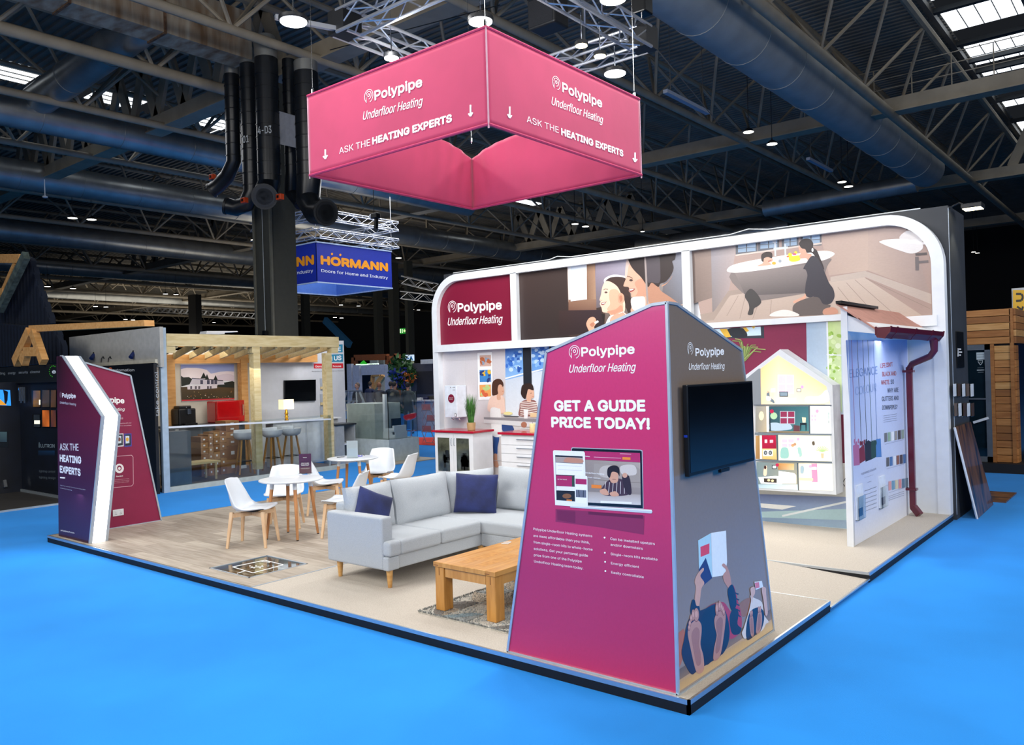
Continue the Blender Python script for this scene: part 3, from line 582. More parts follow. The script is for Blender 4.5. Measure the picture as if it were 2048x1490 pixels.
# brown side: photograph of two pairs of bare feet, readers lying on a wooden floor
p = Print(lambda x, y: WX(x, y, tx+.003), X_); zf = cv(1340, 1120, 4.383); z3b = cv(1000, 1000, 3.464)
logo(p, z2(1166,332)[0], z2(1334,325)[0], z2(1124,417)[0], z2(1336,411)[0], 18.5, (1380.5, 697, 12.5))
p.grad(('6f5a4a', '7b6350', 'b4926c', 'a98560'), zf(78,960, 885,430, 905,600, 82,1150), 8, 3)
p.grad(('c09c6f', 'cfae80', 'd6b88a', 'c7a577'), zf(78,1055, 890,520, 905,606, 82,1150), 8, 2)
p.poly('b5653f', zf(75,640, 120,600, 150,700, 100,900, 75,960)); p.poly('9c6a48', zf(600,400, 700,330, 720,430, 640,500), True)
p.poly('ecf3f8', z3b(1462,228, 1565,212, 1573,430, 1560,520, 1470,535)); p.poly('b6dcec', z3b(1372,280, 1462,228, 1470,535, 1400,590, 1378,480)); p.poly('e23c50', z3b(1388,325, 1450,300, 1450,370, 1390,395)); p.poly('2b2c66', z3b(1378,480, 1425,400, 1470,540, 1410,590, 1385,600)); p.line('d9dde2', z3b(1462,228, 1472,535), 1)
p.poly('d4a38e', zf(215,350, 225,240, 215,190, 235,130, 285,70, 295,90, 265,140, 300,200, 275,250, 262,350, 250,410, 215,405), True); p.poly('c58f7a', zf(540,240, 525,130, 500,60, 470,30, 455,50, 490,90, 465,130, 470,180, 505,240, 525,262), True)
p.poly('1b2140', zf(190,360, 215,350, 230,400, 258,410, 252,500, 180,470), True)
p.poly('b3304a', zf(395,390, 470,370, 540,450, 545,260, 560,230, 600,380, 625,480, 625,600, 590,660, 520,690, 420,600, 360,420), True)
p.poly('141c40', zf(505,260, 545,215, 575,300, 580,400, 540,440, 515,350), True); p.poly('1c1d3a', zf(560,420, 600,460, 590,560, 625,600, 600,650, 540,640, 520,500), True)
for i in range(5): p.line('26203c', zf(548+12*i, 280+50*i, 600+4*i, 300+50*i), 2.4)
p.poly('8a2a48', zf(270,480, 330,410, 400,380, 420,440, 330,500, 280,540), True); p.poly('252242', zf(120,700, 150,560, 200,470, 300,430, 400,385, 480,440, 520,600, 505,740, 440,840, 380,880, 250,960, 190,1002, 140,930, 100,820), True)
p.poly('161f40', zf(270,520, 380,400, 400,560, 400,700, 380,860, 290,900), True); p.poly('161f40', zf(470,480, 520,600, 505,740, 450,830, 470,700, 484,560), True)
def sole(pts, toes, c1, c2):
    p.poly(c1, zf(*pts), True); p.poly(c2, [(sum(q[0] for q in zf(*pts))/ (len(pts)/2) + (x-sum(q[0] for q in zf(*pts))/(len(pts)/2))*.6, sum(q[1] for q in zf(*pts))/(len(pts)/2) + (y-sum(q[1] for q in zf(*pts))/(len(pts)/2))*.72) for x, y in zf(*pts)], True)
    for x, y, a, b in toes: p.blob('8a4f45', *zf(x, y+3)[0], a*1.12, b*1.08); p.blob(c1, *zf(x, y)[0], a, b); p.blob('dba695', *zf(x, y-4)[0], a*.55, b*.5)
sole((155,620, 180,560, 230,525, 270,560, 274,640, 265,740, 290,840, 296,950, 270,992, 232,985, 205,900, 175,760, 158,680), ((228,478,5,13), (200,480,3,11), (182,510,2.6,7), (170,555,2.4,6), (163,592,2.3,5)), 'c08d7c', 'a87366')
sole((385,520, 405,470, 450,440, 482,470, 480,560, 468,660, 450,780, 430,850, 395,882, 375,860, 385,760, 405,660, 390,590), ((408,425,3.2,13), (432,400,3.4,10), (446,412,2.6,8), (458,432,2.4,7), (466,455,2.3,6)), 'bb8777', 'a06d60')
p.poly('e6ddd8', zf(640,600, 680,470, 705,360, 700,310, 730,330, 800,370, 820,480, 860,540, 835,560, 800,620, 700,660, 650,690, 625,640), True); p.poly('dcb4a6', zf(705,300, 700,250, 735,235, 740,290, 720,330, 712,380), True); p.poly('dcb4a6', zf(800,270, 805,235, 835,245, 838,300, 852,460, 830,480, 815,360), True)
p.poly('e7eef4', zf(735,190, 800,182, 812,235, 745,262)); p.poly('e07a8c', zf(738,200, 775,192, 780,240, 745,250)); p.poly('161f40', zf(660,650, 670,540, 700,450, 760,415, 810,440, 820,520, 790,620, 740,660, 680,700), True)
sole((690,530, 700,480, 720,490, 728,560, 730,650, 715,672, 700,640), ((703,470,1.6,6), (712,462,1.6,6)), 'b88474', 'a57264'); sole((760,490, 775,440, 796,460, 800,540, 785,620, 760,648, 748,620), ((772,432,1.8,6), (786,428,1.6,6)), 'bd8a7a', 'a57264')
p.build('feet_photo', tt, PRINTG)
tv = T('wall_television', 'black flat television mounted on the brown side of the pink totem', 'television', (tx+.03, .65, 1.6))
MB().box((tx+.004, .25, 1.45), (tx+.03, 1.0, 1.75)).build('bracket', satin_black, tv)
mb = MB().box((tx+.028, .145, 1.325), (tx+.062, 1.145, 1.895)); mb.build('housing', black, tv, bevel=.006)
MB().box((tx+.0615, .16, 1.35), (tx+.064, 1.13, 1.882)).build('screen', mat('dark_screen', '07090c', .06, var=.1, coat=.5), tv)
MB().box((tx+.035, .60, 1.30), (tx+.06, .73, 1.326)).build('sensor', black, tv, bevel=.004)
MB().box((tx+.035, .138, 1.57), (tx+.055, .146, 1.585)).build('side_button', mat('blue_led', '1c3fae', .3), tv)
# ------------------------------------------------------------ left totem
lt = T('light_edge_totem', 'angular maroon totem with glowing white light strip at the left end of the platform', 'totem', (-8.8, .4, 0))
c4 = cv(0, 500, 2.404); PY = lambda x, y: WY(x, y, .07)
Lf = [PY(x, y) for x, y in c4(272,512, 300,510, 490,800, 430,1406, 282,1368)]; Lf[-1].z = 0; Lf[-2].z = 0
mb = MB().prism([v for v in Lf], (0, .22, 0)); mb.build('front_board', mat('totem_board', '3a1a30', .4), lt)
p = Print(lambda x, y: WY(x, y, .066), -Y_)
p.grad(('1c0b14', '3a0f22', '5b1733', '2e1024'), c4(276,516, 300,514, 384,640, 276,640), 2, 3)
p.grad(('2e1024', '5b1733', '641a38', '4f1531'), c4(276,640, 384,640, 488,800, 277,800), 3, 3)
p.grad(('4f1531', '641a38', '47183a', '3d1638'), c4(277,800, 488,800, 455,1100, 279,1100), 3, 4)
p.grad(('3d1638', '47183a', '38204a', '342046'), c4(279,1100, 455,1100, 428,1400, 283,1366), 3, 3)
p.text('e9edf6', 'Polypipe', c4(300,708)[0], c4(364,712)[0], 10.5, .03, res=3); p.text('c9cede', 'Underfloor Heating', c4(288,738)[0], c4(365,748)[0], 6, .004, .28, res=2); p.blob('5d4050', *c4(292,696)[0], 2.6, 6)
p.text('dfe3ef', 'ASK THE', c4(288,962)[0], c4(378,965)[0], 17, .008); p.text('e9edf6', 'HEATING', c4(289,1015)[0], c4(390,1026)[0], 16, .045); p.text('e9edf6', 'EXPERTS', c4(289,1068)[0], c4(387,1085)[0], 16, .045)
p.line('ffffff', c4(289,1094, 313,1096), 2.4); p.text('b9bccf', 'Start Your Journey To A Greener Future With', c4(290,1133)[0], c4(411,1155)[0], 2.4, 0, res=1); p.text('b9bccf', 'Underfloor Heating', c4(290,1146)[0], c4(346,1157)[0], 2.4, 0, res=1)
p.text('f2f4fa', 'polypipeufh.com', c4(293,1350)[0], c4(358,1364)[0], 3.6, .012, res=2); p.build('front_print', lt)
strip = mat('light_strip', 'ffffff', .4, emit='fafcff', estr=2.6, var=0)
cl = c4(314,508, 502,795, 455,1408); cr = c4(330,510, 528,790, 478,1408)
l0 = [PY(*q) for q in c4(300,510, 490,800, 430,1406)]; depth = Vector((0, .0, 0))
A0 = [PY(*q) for q in c4(296,509, 487,799, 427,1405)]
A = [Vector(v) for v in Lf[1:4]]; A[2].z = 0
lipw = .028
def ribbon(y0, y1, x0, x1):
    m_ = MB()
    for k in range(2):
        a, b = A[k], A[k+1]
        q = [a+Vector((x0, y0, 0)), b+Vector((x0, y0, 0)), b+Vector((x0, y1, 0)), a+Vector((x0, y1, 0))]
        m_.add(q + [v+Vector((x1-x0, 0, 0)) for v in q], [(0,1,2,3), (7,6,5,4), (0,4,5,1), (1,5,6,2), (2,6,7,3), (3,7,4,0)])
    return m_
ribbon(-.008, .03, -.012, .012).build('edge_lip', silver, lt)
ribbon(.03, .19, -.004, .01).build('light_strip', strip, lt, label='glowing white light strip')
ribbon(.19, .225, -.004, .014).build('edge_lip', silver, lt)
c6b = cv(170, 700, 4.137)
# back board leans along the platform's left edge
xb = -9.16
R0, R1 = G(195, 1087), G(322, 1041); 
bx = R1.x; bx = -9.16
PB = lambda x, y: WX(x, y, bx)
Rb = [PB(x, y) for x, y in [(141, 712)] + c6b(0,98, 375,212, 630,1408)] + [Vector((bx, .13, 0)), Vector((bx, .13, 2.4))]
Rb = [Vector((bx, .13, PB(141,712).z))] + [PB(*q) for q in c6b(375,212, 630,1408)] + [Vector((bx, .13, 0))]; Rb[2].z = 0
MB().prism(Rb, (-.05, 0, 0)).build('side_board', mat('totem_maroon', '8a2048', .4, var=.02), lt, label='maroon board')
for a, b in zip(Rb, Rb[1:]): MB().bar(a+Vector((-.02, 0, 0)), b+Vector((-.02, 0, 0)), .022, .07, up=(1,0,0)).build('edge_trim', silver, lt)
p = Print(lambda x, y: WX(x, y, bx+.003), X_)
p.text('ffffff', 'Polypipe', c6b(86,428)[0], c6b(324,440)[0], 13.5, .03); p.text('ffffff', 'Underfloor Heating', c6b(20,510)[0], c6b(325,502)[0], 8, .006, .25, res=3); p.text('f4d9e3', 'Smart Controls', c6b(90,578)[0], c6b(315,572)[0], 5.6, 0, res=3)
p.text('f0c8d6', 'Our controls range is Wi-Fi enabled and compatible with your', c6b(40,624)[0], c6b(384,606)[0], 2.4, .004, res=1); p.text('f0c8d6', 'smart device so it can be operated from anywhere', c6b(60,642)[0], c6b(384,626)[0], 2.4, .004, res=1)
for a, c_, d in ((196, 'f2f2f4', 'e08040'), (258, 'e9e9ee', '7c4a40'), (324, '3a47b0', 'e8b040')):
    p.poly(c_, c6b(a,692, a+60,690, a+62,796, a+2,802)); p.poly('1d2430', c6b(a+6,700, a+54,698, a+56,788, a+8,794)); p.poly('d9e6f0', c6b(a+10,712, a+42,711, a+43,770, a+12,774)); p.blob(d, *c6b(a+26,740)[0], 3, 4)
p.line('e9b9ca', c6b(150,888, 385,870, 397,885, 400,1108, 385,1125, 150,1147), .9)
p.text('ffffff', 'Heating Controls', c6b(120,924)[0], c6b(258,918)[0], 3.2, .01, res=1); p.blob('f6f2f4', *c6b(284,980)[0], 9, 9.5); p.blob('8a2048', *c6b(284,977)[0], 4.6, 5.4); p.blob('f6f2f4', *c6b(284,980)[0], 2.6, 3); p.text('ffffff', 'Standard', c6b(257,1051)[0], c6b(312,1046)[0], 3, .02, res=1)
for i, s_ in enumerate(('The standard thermostat is a simple', 'touch control which is easy to use and', 'comes in a choice of white or black')): p.text('e6b8c8', s_, c6b(204+3*i,1082+13*i)[0], c6b(364,1066+13*i)[0], 2, 0, res=1)
p.build('side_print', lt, PRINTG)
so = WX(236, 1025, bx)
s_ = T('double_socket', 'white double wall socket low on the maroon totem board', 'socket', (bx, so.y, so.z))
MB().box((bx+.001, so.y-.075, so.z-.045), (bx+.012, so.y+.075, so.z+.045)).build('plate', white, s_, bevel=.003)
for d in (-.035, .035):
    MB().box((bx+.012, so.y+d-.012, so.z+.018), (bx+.016, so.y+d+.012, so.z+.034)).build('switch', white, s_)
    for e, f_ in ((0, 0), (-.011, -.02), (.011, -.02)): MB().box((bx+.0121, so.y+d+e-.003, so.z+f_-.006), (bx+.013, so.y+d+e+.003, so.z+f_+.005)).build('pin_hole', black, s_)
light('strip_glow', 'AREA', (-8.55, -.12, .9), 14, (.9, .97, 1), .15, 1.4, (-8.6, -2.5, -.6))
# ------------------------------------------------------------ hanging four sided banner
fabric = mat('pink_fabric', 'bf3a60', .75, var=.04, scale=3, bump=.08, bscale=14, sheen=.2)
bn = T('hanging_banner', 'large square pink fabric banner hanging over the stand', 'banner', (-2.7, 1.3, 3.88))
bx0, bx1, by0, by1, bz0, bz1 = -3.74, -1.585, .15, 2.36, 3.845, 4.565
cs = [(bx1, by0), (bx0, by0), (bx0, by1), (bx1, by1)]
for i, nm in enumerate(('left', 'rear', 'back', 'right')):
    (xa, ya), (xb_, yb) = cs[i], cs[(i+1) % 4]
    def fn(u, v):
        t = 0; x, y = xa+(xb_-xa)*u, ya+(yb-ya)*u; z = bz0+(bz1-bz0)*v
        if i in (1, 2):     # gathered folds at the far corner
            d = math.hypot(x-bx0, y-by1); t = -.025*(1-math.exp(-d*25))*math.exp(-d*2.2)*(math.sin(d*34+v*5)*.5+.5)*(.35+.65*v); z -= .0
            if v > .5: z -= .16*math.exp(-d*3.2)*(v-.5)*2
        cx, cy = (bx0+bx1)/2, (by0+by1)/2; nx, ny = ((ya-yb), (xb_-xa)); l = math.hypot(nx, ny); nx /= l; ny /= l
        if (cx-x)*nx+(cy-y)*ny < 0: nx, ny = -nx, -ny
        return (x+nx*t, y+ny*t, z)
    MB().grid(fn, 56, 16).build('fabric_panel', fabric, bn, smooth=True, solid=.006)
for i in range(4):
    for z in ((bz0, bz1) if i in (0, 3) else (bz0,)): MB().tube((*cs[i], z), (*cs[(i+1) % 4], z), .013, n=8).build('frame_tube', mat('hem_pink', 'b83560', .7), bn)
    if i != 2: MB().tube((cs[i][0], cs[i][1], bz0-.03), (cs[i][0], cs[i][1], bz1), .007, n=6).build('corner_zip', mat('pale_zip', 'c99aa8', .5), bn)
    MB().path([(cs[i][0]*.97+(-2.7)*.03, cs[i][1]*.97+1.25*.03, bz1), (cs[i][0]*.97-.08, cs[i][1]*.97+.04, 6.9)], .0022, 5).build('suspension_wire', chrome, bn)
    MB().lathe((cs[i][0]*.97+(-2.7)*.03, cs[i][1]*.97+1.25*.03, bz1+.03), [(.004, -.02), (.013, -.01), (.013, .03), (.006, .05)], 8).build('shackle', chrome, bn)
z6 = cv(600, 0, 2.885)
def banner(pl, n, s, mir):
    p = Print(pl, n); return p
p = Print(lambda x, y: WY(x, y, by0-.006), -Y_)
logo(p, z6(432,577)[0], z6(704,497)[0], z6(362,693)[0], z6(702,607)[0], 23, (737.5, 192, 13.5))
p.text('fff2f6', 'ASK THE', z6(227,889)[0], z6(406,839)[0], 16.5, .0, res=4); p.text('ffffff', 'HEATING EXPERTS', z6(420,832)[0], z6(875,700)[0], 16.5, .045, res=4)
for x, y, l in ((146,862,55), (984,605,66)): p.line('ffffff', z6(x,y, x,y+l), 3.2); p.line('ffffff', z6(x-12,y+l-16, x,y+l), 2.8); p.line('ffffff', z6(x,y+l, x+12,y+l-22), 2.8)
p.build('lettering', bn)
p = Print(lambda x, y: WX(x, y, bx1+.006), X_)
logo(p, z6(1515,528)[0], z6(1742,620)[0], z6(1450,603)[0], z6(1744,712)[0], 23, (1112.5, 166, 13.5))
p.text('fff2f6', 'ASK THE', z6(1308,704)[0], z6(1493,768)[0], 16.5, .0, res=4); p.text('ffffff', 'HEATING EXPERTS', z6(1509,778)[0], z6(1864,902)[0], 16.5, .045, res=4)
for x, y, l in ((1210,615,66), (1933,880,54)): p.line('ffffff', z6(x,y, x,y+l), 3.2); p.line('ffffff', z6(x-12,y+l-22, x,y+l), 2.8); p.line('ffffff', z6(x,y+l, x+12,y+l-16), 2.8)
p.build('lettering', bn)
# ------------------------------------------------------------ dividing panel with roof, gutter and downpipe
sp = T('advert_partition', 'white free-standing panel printed with a blue and grey gutter advert', 'display panel', (-.49, 6, 0))
MB().box((-.52, 4.75, 0), (-.462, 7.28, 2.58)).build('board', white, sp)
MB().box((-.525, 4.735, 0), (-.457, 4.752, 2.62)).build('front_edge', white, sp)
zp = cv(1680, 640, 3.103); PS = lambda x, y: WX(x, y, -.459)
p = Print(PS, X_)
p.grad(('7f9ad6', 'a9b9e2', 'ccd5ee', 'c3cdea'), zp(36,125, 150,125, 262,880, 80,905), 4, 8)
p.grad(('a9b9e2', '97a9dc', 'cfd6ee', 'ccd5ee'), zp(150,125, 415,122, 440,820, 262,880), 4, 8)
p.grad(('c3cdea', 'cfd6ee', 'e2e6f2', 'dde2f0'), zp(80,905, 440,820, 425,1215, 92,1400), 4, 4)
for (x0, x1, c) in ((70, 96, '8f3f63'), (106, 134, '20242e'), (140, 168, '171b2c'), (172, 200, '1d4a44'), (206, 232, '2f5f9e')): p.line(c, zp(x0,125, x1,800), .9)
p.poly('b46a94', zp(80,780, 95,770, 120,775, 122,900, 85,905)); p.poly('7e2237', zp(118,800, 150,770, 158,870, 122,892)); p.poly('13182c', zp(152,770, 175,745, 195,760, 195,865, 158,880)); p.poly('15443c', zp(192,755, 222,745, 224,850, 194,866)); p.poly('4a82c6', zp(222,740, 252,735, 258,850, 224,852))
for i in range(14): q = random.Random(i); p.blob(('b46a94', '7e2237', '13182c', '15443c', '4a82c6')[min(4, i//3)], *zp(90+i*12, 770-q.random()*20)[0], 1.6, 5)
p.text('6f8cc4', 'ELEGANCE', zp(58,360)[0], zp(232,335)[0], 22, 0); p.text('8fa6d4', 'COLOUR', zp(95,468)[0], zp(226,440)[0], 22, 0)
for b, a, c_, k in (('LIFE ISN\'T', (250,298), (326,288), 'b4473f'), ('BLACK AND', (262,350), (348,344), 'b4473f'), ('WHITE.', (255,402), (308,398), 'b4473f'), ('SO', (314,398), (334,396), '33405e'), ('WHY ARE', (294,452), (362,446), '33405e'), ('GUTTERS AND', (260,504), (363,496), '33405e'), ('DOWNPIPES?', (262,558), (355,552), '33405e')): p.text(k, b, zp(*a)[0], zp(*c_)[0], 11.5, .012)
for i in range(4): p.line('5a6684', zp(268,596+13*i, 352,582+13*i), .6)
for yy, cols in ((690, ('6d6f72', '8fae95', 'eef0f2', '9a948c', '4a4444', '8f9f92')), (842, ('5b5a5c', '3f6fa8', 'e6e8ee', '8a5242', '4b4148', '3b6ba6')), (990, ('e0a0a0', '6fa0bb', 'd8cfae', 'e08f8f', '5f7f98', '5f7f98'))):
    for i, c_ in enumerate(cols):
        x = 274+i*21+(yy-690)//12; y_ = yy+12-i*4; p.poly(c_, zp(x,y_, x+17,y_-3, x+18,y_+52, x+1,y_+57))
    p.line('8a93ac', zp(276+(yy-690)//12,yy+82, 395,yy+52), .6)
p.text('4a5674', 'ELEGANCE COLOUR', zp(132,962)[0], zp(222,928)[0], 5, .005, res=2); p.line('8a93ac', zp(150,978, 205,960), .5); p.line('7a84a0', zp(168,1008, 192,1000), .8)
for i in range(6): p.line('6a7490' if i % 2 else '3f4b6a', zp(150,1062+i*25, 225,1034+i*25), .7)
for i in range(3): p.line('5f6a86', zp(300,1095+i*12, 395,1062+i*12), .6)
p.build('advert_print', sp)
for i, (q, lab) in enumerate((((90,1030, 145,1020, 150,1215, 95,1225), 'clear leaflet holder nearer the front edge of the gutter advert panel'), ((235,975, 290,965, 296,1140, 245,1152), 'clear leaflet holder nearer the downpipe on the gutter advert panel'))):
    z = zp(*q); a, b = PS(*z[0]), PS(*z[2]); o = T('leaflet_holder', lab, 'leaflet holder', (-.458, a.y, b.z), 'leaflet holders on the advert panel')
    MB().box((-.457, a.y, b.z), (-.44, a.y+.24, a.z)).build('leaflet_stack', mat('leaflet_white', 'dfe6f2', .6), o)
    MB().box((-.42, a.y-.004, b.z), (-.416, a.y+.244, a.z-.12)).build('clear_front', glass, o)
    MB().box((-.457, a.y-.006, b.z-.004), (-.42, a.y+.246, b.z)).build('base', glass, o)
    MB().box((-.439, a.y+.05, b.z+.03), (-.4385, a.y+.2, b.z+.12)).build('leaflet_picture', mat('leaflet_blue', '33497a', .5, var=.3, scale=40), o)
rf = T('porch_roof', 'small sloping pink-tiled roof with white soffit projecting from the stand wall', 'roof', (-.3, 6, 2.3))
y0, y1 = 4.75, 7.28
MB().prism([(-.52, y0, 2.55), (-.52, y0, 2.36), (-.12, y0, 2.30), (-.12, y0, 2.38)], (0, y1-y0, 0)).build('soffit_box', white, rf)
tile = mat('terracotta_sheet', 'b98678', .7, var=.06, bump=.2, bscale=50)
for k in range(2):
    a, b = (-.56+.23*k, -.56+.23*(k+1)+.02); za = 2.645-.17*k; zb = za-.17-.02
    MB().prism([(a, y0-.05, za), (b, y0-.05, zb), (b, y0-.05, zb+.016), (a, y0-.05, za+.016)], (0, y1-y0+.05, 0)).build('tile_course', tile, rf)
MB().box((-.56, y0-.06, 2.655), (-.5, y0+1.35, 2.685)).build('ridge_batten', black, rf)
for yy in (5.3, 6.2):
    MB().lathe((-.28, yy, 2.305), [(.045, 0), (.045, .02)], 16).build('downlight', mat('lamp_lens', 'ffffff', .3, emit='eef3ff', estr=4), rf)
maroonp = mat('maroon_plastic', '5c1226', .3, coat=.4, var=.05)
gt = T('gutter', 'maroon plastic gutter along the eave of the little tiled roof', 'gutter', (-.03, 6, 2.3))
prof = [(-.105, 2.365), (-.105, 2.29), (-.085, 2.262), (-.02, 2.25), (.01, 2.29), (.03, 2.31), (.04, 2.365)]
def gut(ya, yb, s=1.0):
    P_ = [((x+.03)*s-.03, (z-2.3)*s+2.3) for x, z in prof]; inner = [((x+.03)*.9-.03, (z-2.3)*.9+2.309) for x, z in reversed(P_)]
    return MB().prism([(x, ya, z) for x, z in P_+inner], (0, yb-ya, 0))
gut(4.52, 7.0).build('channel', maroonp, gt)
for yy in (4.5, 4.75, 5.55, 6.35, 6.93): gut(yy, yy+.05, 1.1).build('bracket', maroonp, gt)
MB().prism([(x, 4.51, z) for x, z in prof], (0, .015, 0)).build('end_cap', maroonp, gt); MB().prism([(x, 6.99, z) for x, z in prof], (0, .015, 0)).build('end_cap', maroonp, gt)
dp = T('downpipe', 'maroon plastic downpipe running from the gutter to the platform', 'downpipe', (-.4, 7.02, 0))
MB().path([(-.03, 6.72, 2.27), (-.03, 6.74, 2.13), (-.09, 6.80, 2.06), (-.34, 6.97, 1.97), (-.385, 7.0, 1.9)], [.05, .042, .04, .04, .043], 12).build('swan_neck', maroonp, dp, smooth=True)
MB().bar((-.385, 7.0, 1.93), (-.385, 7.0, .1), .072, .072).build('pipe', maroonp, dp, bevel=.008)
MB().bar((-.385, 7.0, .12), (-.30, 6.97, .02), .078, .078).build('shoe', maroonp, dp, bevel=.008)
for z in (1.86, .33): MB().box((-.46, 6.95, z), (-.33, 7.05, z+.03)).build('pipe_clip', maroonp, dp)
# ------------------------------------------------------------ doll's house light box
hs = T('house_lightbox', 'white house-shaped light box showing furnished rooms, hung on the maroon photograph', 'light box', (-1.5, 5.5, .4))
yh = 5.40; zd = cv(1480, 640, 3.547); PH = lambda x, y: WY(x, y, yh)
HO = [PH(*q) for q in zd(283,208, 672,465, 685,1240, 95,1205, 100,380)]
HO = [PH(*zd(283,208)[0]), PH(*zd(655,462)[0]), PH(*zd(682,1240)[0]), Vector((0, yh, PH(*zd(95,1203)[0]).z)), PH(*zd(40,405)[0])]
HO[3].x = HO[4].x = PH(1483, 748).x-.12; HO[4].z = HO[1].z+.02
MB().prism([v+Vector((0, .04, 0)) for v in HO], (0, .235, 0)).build('casing', mat('casing_white', 'e6e9ee', .5), hs)
rim = MB()
cen = sum(HO, Vector())/5
inn = [Vector(v) for v in HO]
inn = [HO[0]+Vector((0, 0, -.11)), HO[1]+Vector((-.09, 0, -.03)), HO[2]+Vector((-.09, 0, .09)), HO[3]+Vector((.09, 0, .09)), HO[4]+Vector((.09, 0, -.03))]
for k in range(5): a, b, c, d = HO[k], HO[(k+1) % 5], inn[(k+1) % 5], inn[k]; MB().prism([a, b, c, d], (0, .05, 0)).build('frame_side', white, hs)
p = Print(PH, -Y_)
def room(c4_, q, nu=2, nv=2): p.grad(c4_, zd(*q), nu, nv)
room(('f3c58a', 'fadba2', 'fff0cf', 'fbd9a5'), (146,345, 270,250, 270,598, 150,598)); room(('fadba2', 'f6cf94', 'ffe7bd', 'fff0cf'), (270,250, 612,470, 640,598, 270,598))
p.poly('5a626b', zd(100,600, 650,602, 650,612, 100,606)); p.poly('7b8086', zd(40,420, 132,345, 146,345, 148,600, 40,600))
def win(x0, y0, x1, y1, glass_='d6a2b4', fr='f7eef0'):
    p.poly(fr, zd(x0,y0, x1,y0+2, x1,y1, x0,y1)); mx, my = (x0+x1)/2, (y0+y1)/2; g_ = 4
    for a, b in ((x0, mx), (mx, x1)):
        for c_, d in ((y0, my), (my, y1)): p.poly(glass_, zd(a+g_,c_+g_, b-g_,c_+g_, b-g_,d-g_, a+g_,d-g_))
win(268, 388, 382, 522, 'f0c8d4'); p.poly('5c6570', zd(402,486, 434,486, 434,510, 402,510)); p.poly('fff4dd', zd(406,490, 430,490, 430,506, 406,506)); p.blob('f5a2d0', *zd(441,475)[0], 3.2, 3.2)
p.poly('fff8ea', zd(218,486, 250,484, 250,512, 218,513)); p.line('e9d5ae', zd(234,512, 234,590), .8); p.poly('4f5c66', zd(278,508, 340,508, 341,545, 280,545)); p.poly('8496a2', zd(284,514, 334,514, 335,538, 286,538)); p.poly('fffdf6', zd(264,553, 396,553, 398,585, 264,585))
p.poly('fdfaf2', zd(472,545, 560,540, 605,500, 622,505, 625,580, 475,585), True); p.poly('6d7b84', zd(190,520, 206,508, 214,545, 240,570, 244,590, 230,585, 195,560), True); p.poly('f6ece2', zd(188,540, 215,545, 220,570, 190,570), True); p.blob('d8b496', *zd(198,510)[0], 1.6, 2.2)
p.grad(('8e8f8a', 'a89f8f', 'b9a98c', '85827a'), zd(110,612, 190,612, 190,795, 110,795), 2, 2); p.blob('f2e2b4', *zd(152,680)[0], 5, 9); p.poly('e8e4da', zd(186,612, 206,612, 206,795, 190,795))
p.grad(('2f4f58', '3b6a72', '4a7f83', '2e4650'), zd(206,612, 485,612, 490,795, 208,795), 3, 2); p.blob('a9c9a0', *zd(240,680)[0], 7, 7); p.blob('b51f4a', *zd(226,648)[0], 4, 4)
win(284, 646, 390, 738, '8a2f4e', 'b9bfc8'); p.poly('a9bccb', zd(210,735, 260,728, 300,738, 350,735, 364,775, 220,784), True); p.poly('27333c', zd(208,700, 216,700, 220,790, 210,790)); p.poly('e9dcb4', zd(440,690, 468,692, 466,728, 444,728)); p.poly('1c262d', zd(426,730, 474,730, 472,785, 466,785, 464,745, 436,745, 434,785, 428,785)); p.poly('5f3a40', zd(380,745, 425,750, 425,790, 380,790)); p.poly('8d7a5f', zd(208,788, 490,790, 490,798, 208,798))
p.poly('4c5860', zd(485,610, 496,610, 498,806, 490,806)); room(('e9f6ee', 'fbfffb', 'ffffff', 'eef8f2'), (497,610, 640,612, 648,806, 500,806)); win(502, 668, 545, 722, 'f4b8c8', 'ffffff'); p.blob('f5a2c0', *zd(548,647)[0], 3.4, 3.6); p.line('7f9a94', zd(628,648, 634,690, 630,735, 626,690, 628,648), .7)
p.poly('6b757c', zd(105,798, 650,808, 652,818, 105,815))
room(('b08a55', 'a07a48', '8f6a3e', '9c764a'), (112,822, 140,820, 142,985, 112,985)); p.poly('e0ddd6', zd(140,818, 156,818, 158,985, 142,985))
room(('a5123a', 'b8173f', '8f1232', 'a5123a'), (156,818, 255,818, 258,912, 158,912)); room(('e8c98e', 'e8c98e', 'd4ac6a', 'd4ac6a'), (158,912, 258,912, 262,990, 160,985)); p.poly('f3e4e0', zd(176,848, 194,848, 194,872, 176,872)); p.poly('f3b9c2', zd(212,850, 236,850, 236,870, 212,872))
for x in (182, 216): p.poly('efefef', zd(x-17,922, x+17,922, x+17,965, x-17,965)); p.blob('3c4248', *zd(x, 942)[0], 3.6, 4.4); p.blob('8d959c', *zd(x, 942)[0], 2, 2.6)
p.poly('4c5860', zd(258,815, 270,815, 274,1000, 264,1000)); room(('fdf3c2', 'fff8d0', 'fffbe4', 'fdf4cf'), (272,815, 640,822, 652,1002, 274,995)); win(294, 842, 386, 905, 'f3bcca', 'fff7f0'); p.blob('f3a5c6', *zd(413,845)[0], 3, 3); p.poly('fffefa', zd(482,850, 552,850, 554,905, 484,905)); p.line('e7dcae', zd(482,850, 552,850, 554,905, 484,905, 482,850), .6); p.poly('5b5040', zd(512,865, 528,860, 532,885, 516,888), True)
p.poly('8fbdb4', zd(288,935, 300,905, 340,910, 345,975, 292,978), True); p.poly('9fc4bc', zd(400,915, 430,905, 440,965, 400,965), True); p.poly('fbf7ea', zd(350,920, 380,880, 405,900, 410,960, 360,965), True); p.blob('c89a6a', *zd(375,890)[0], 3, 3); p.blob('b98a6a', *zd(390,882)[0], 3, 3); p.poly('fdfdf6', zd(390,950, 420,950, 422,970, 392,970))
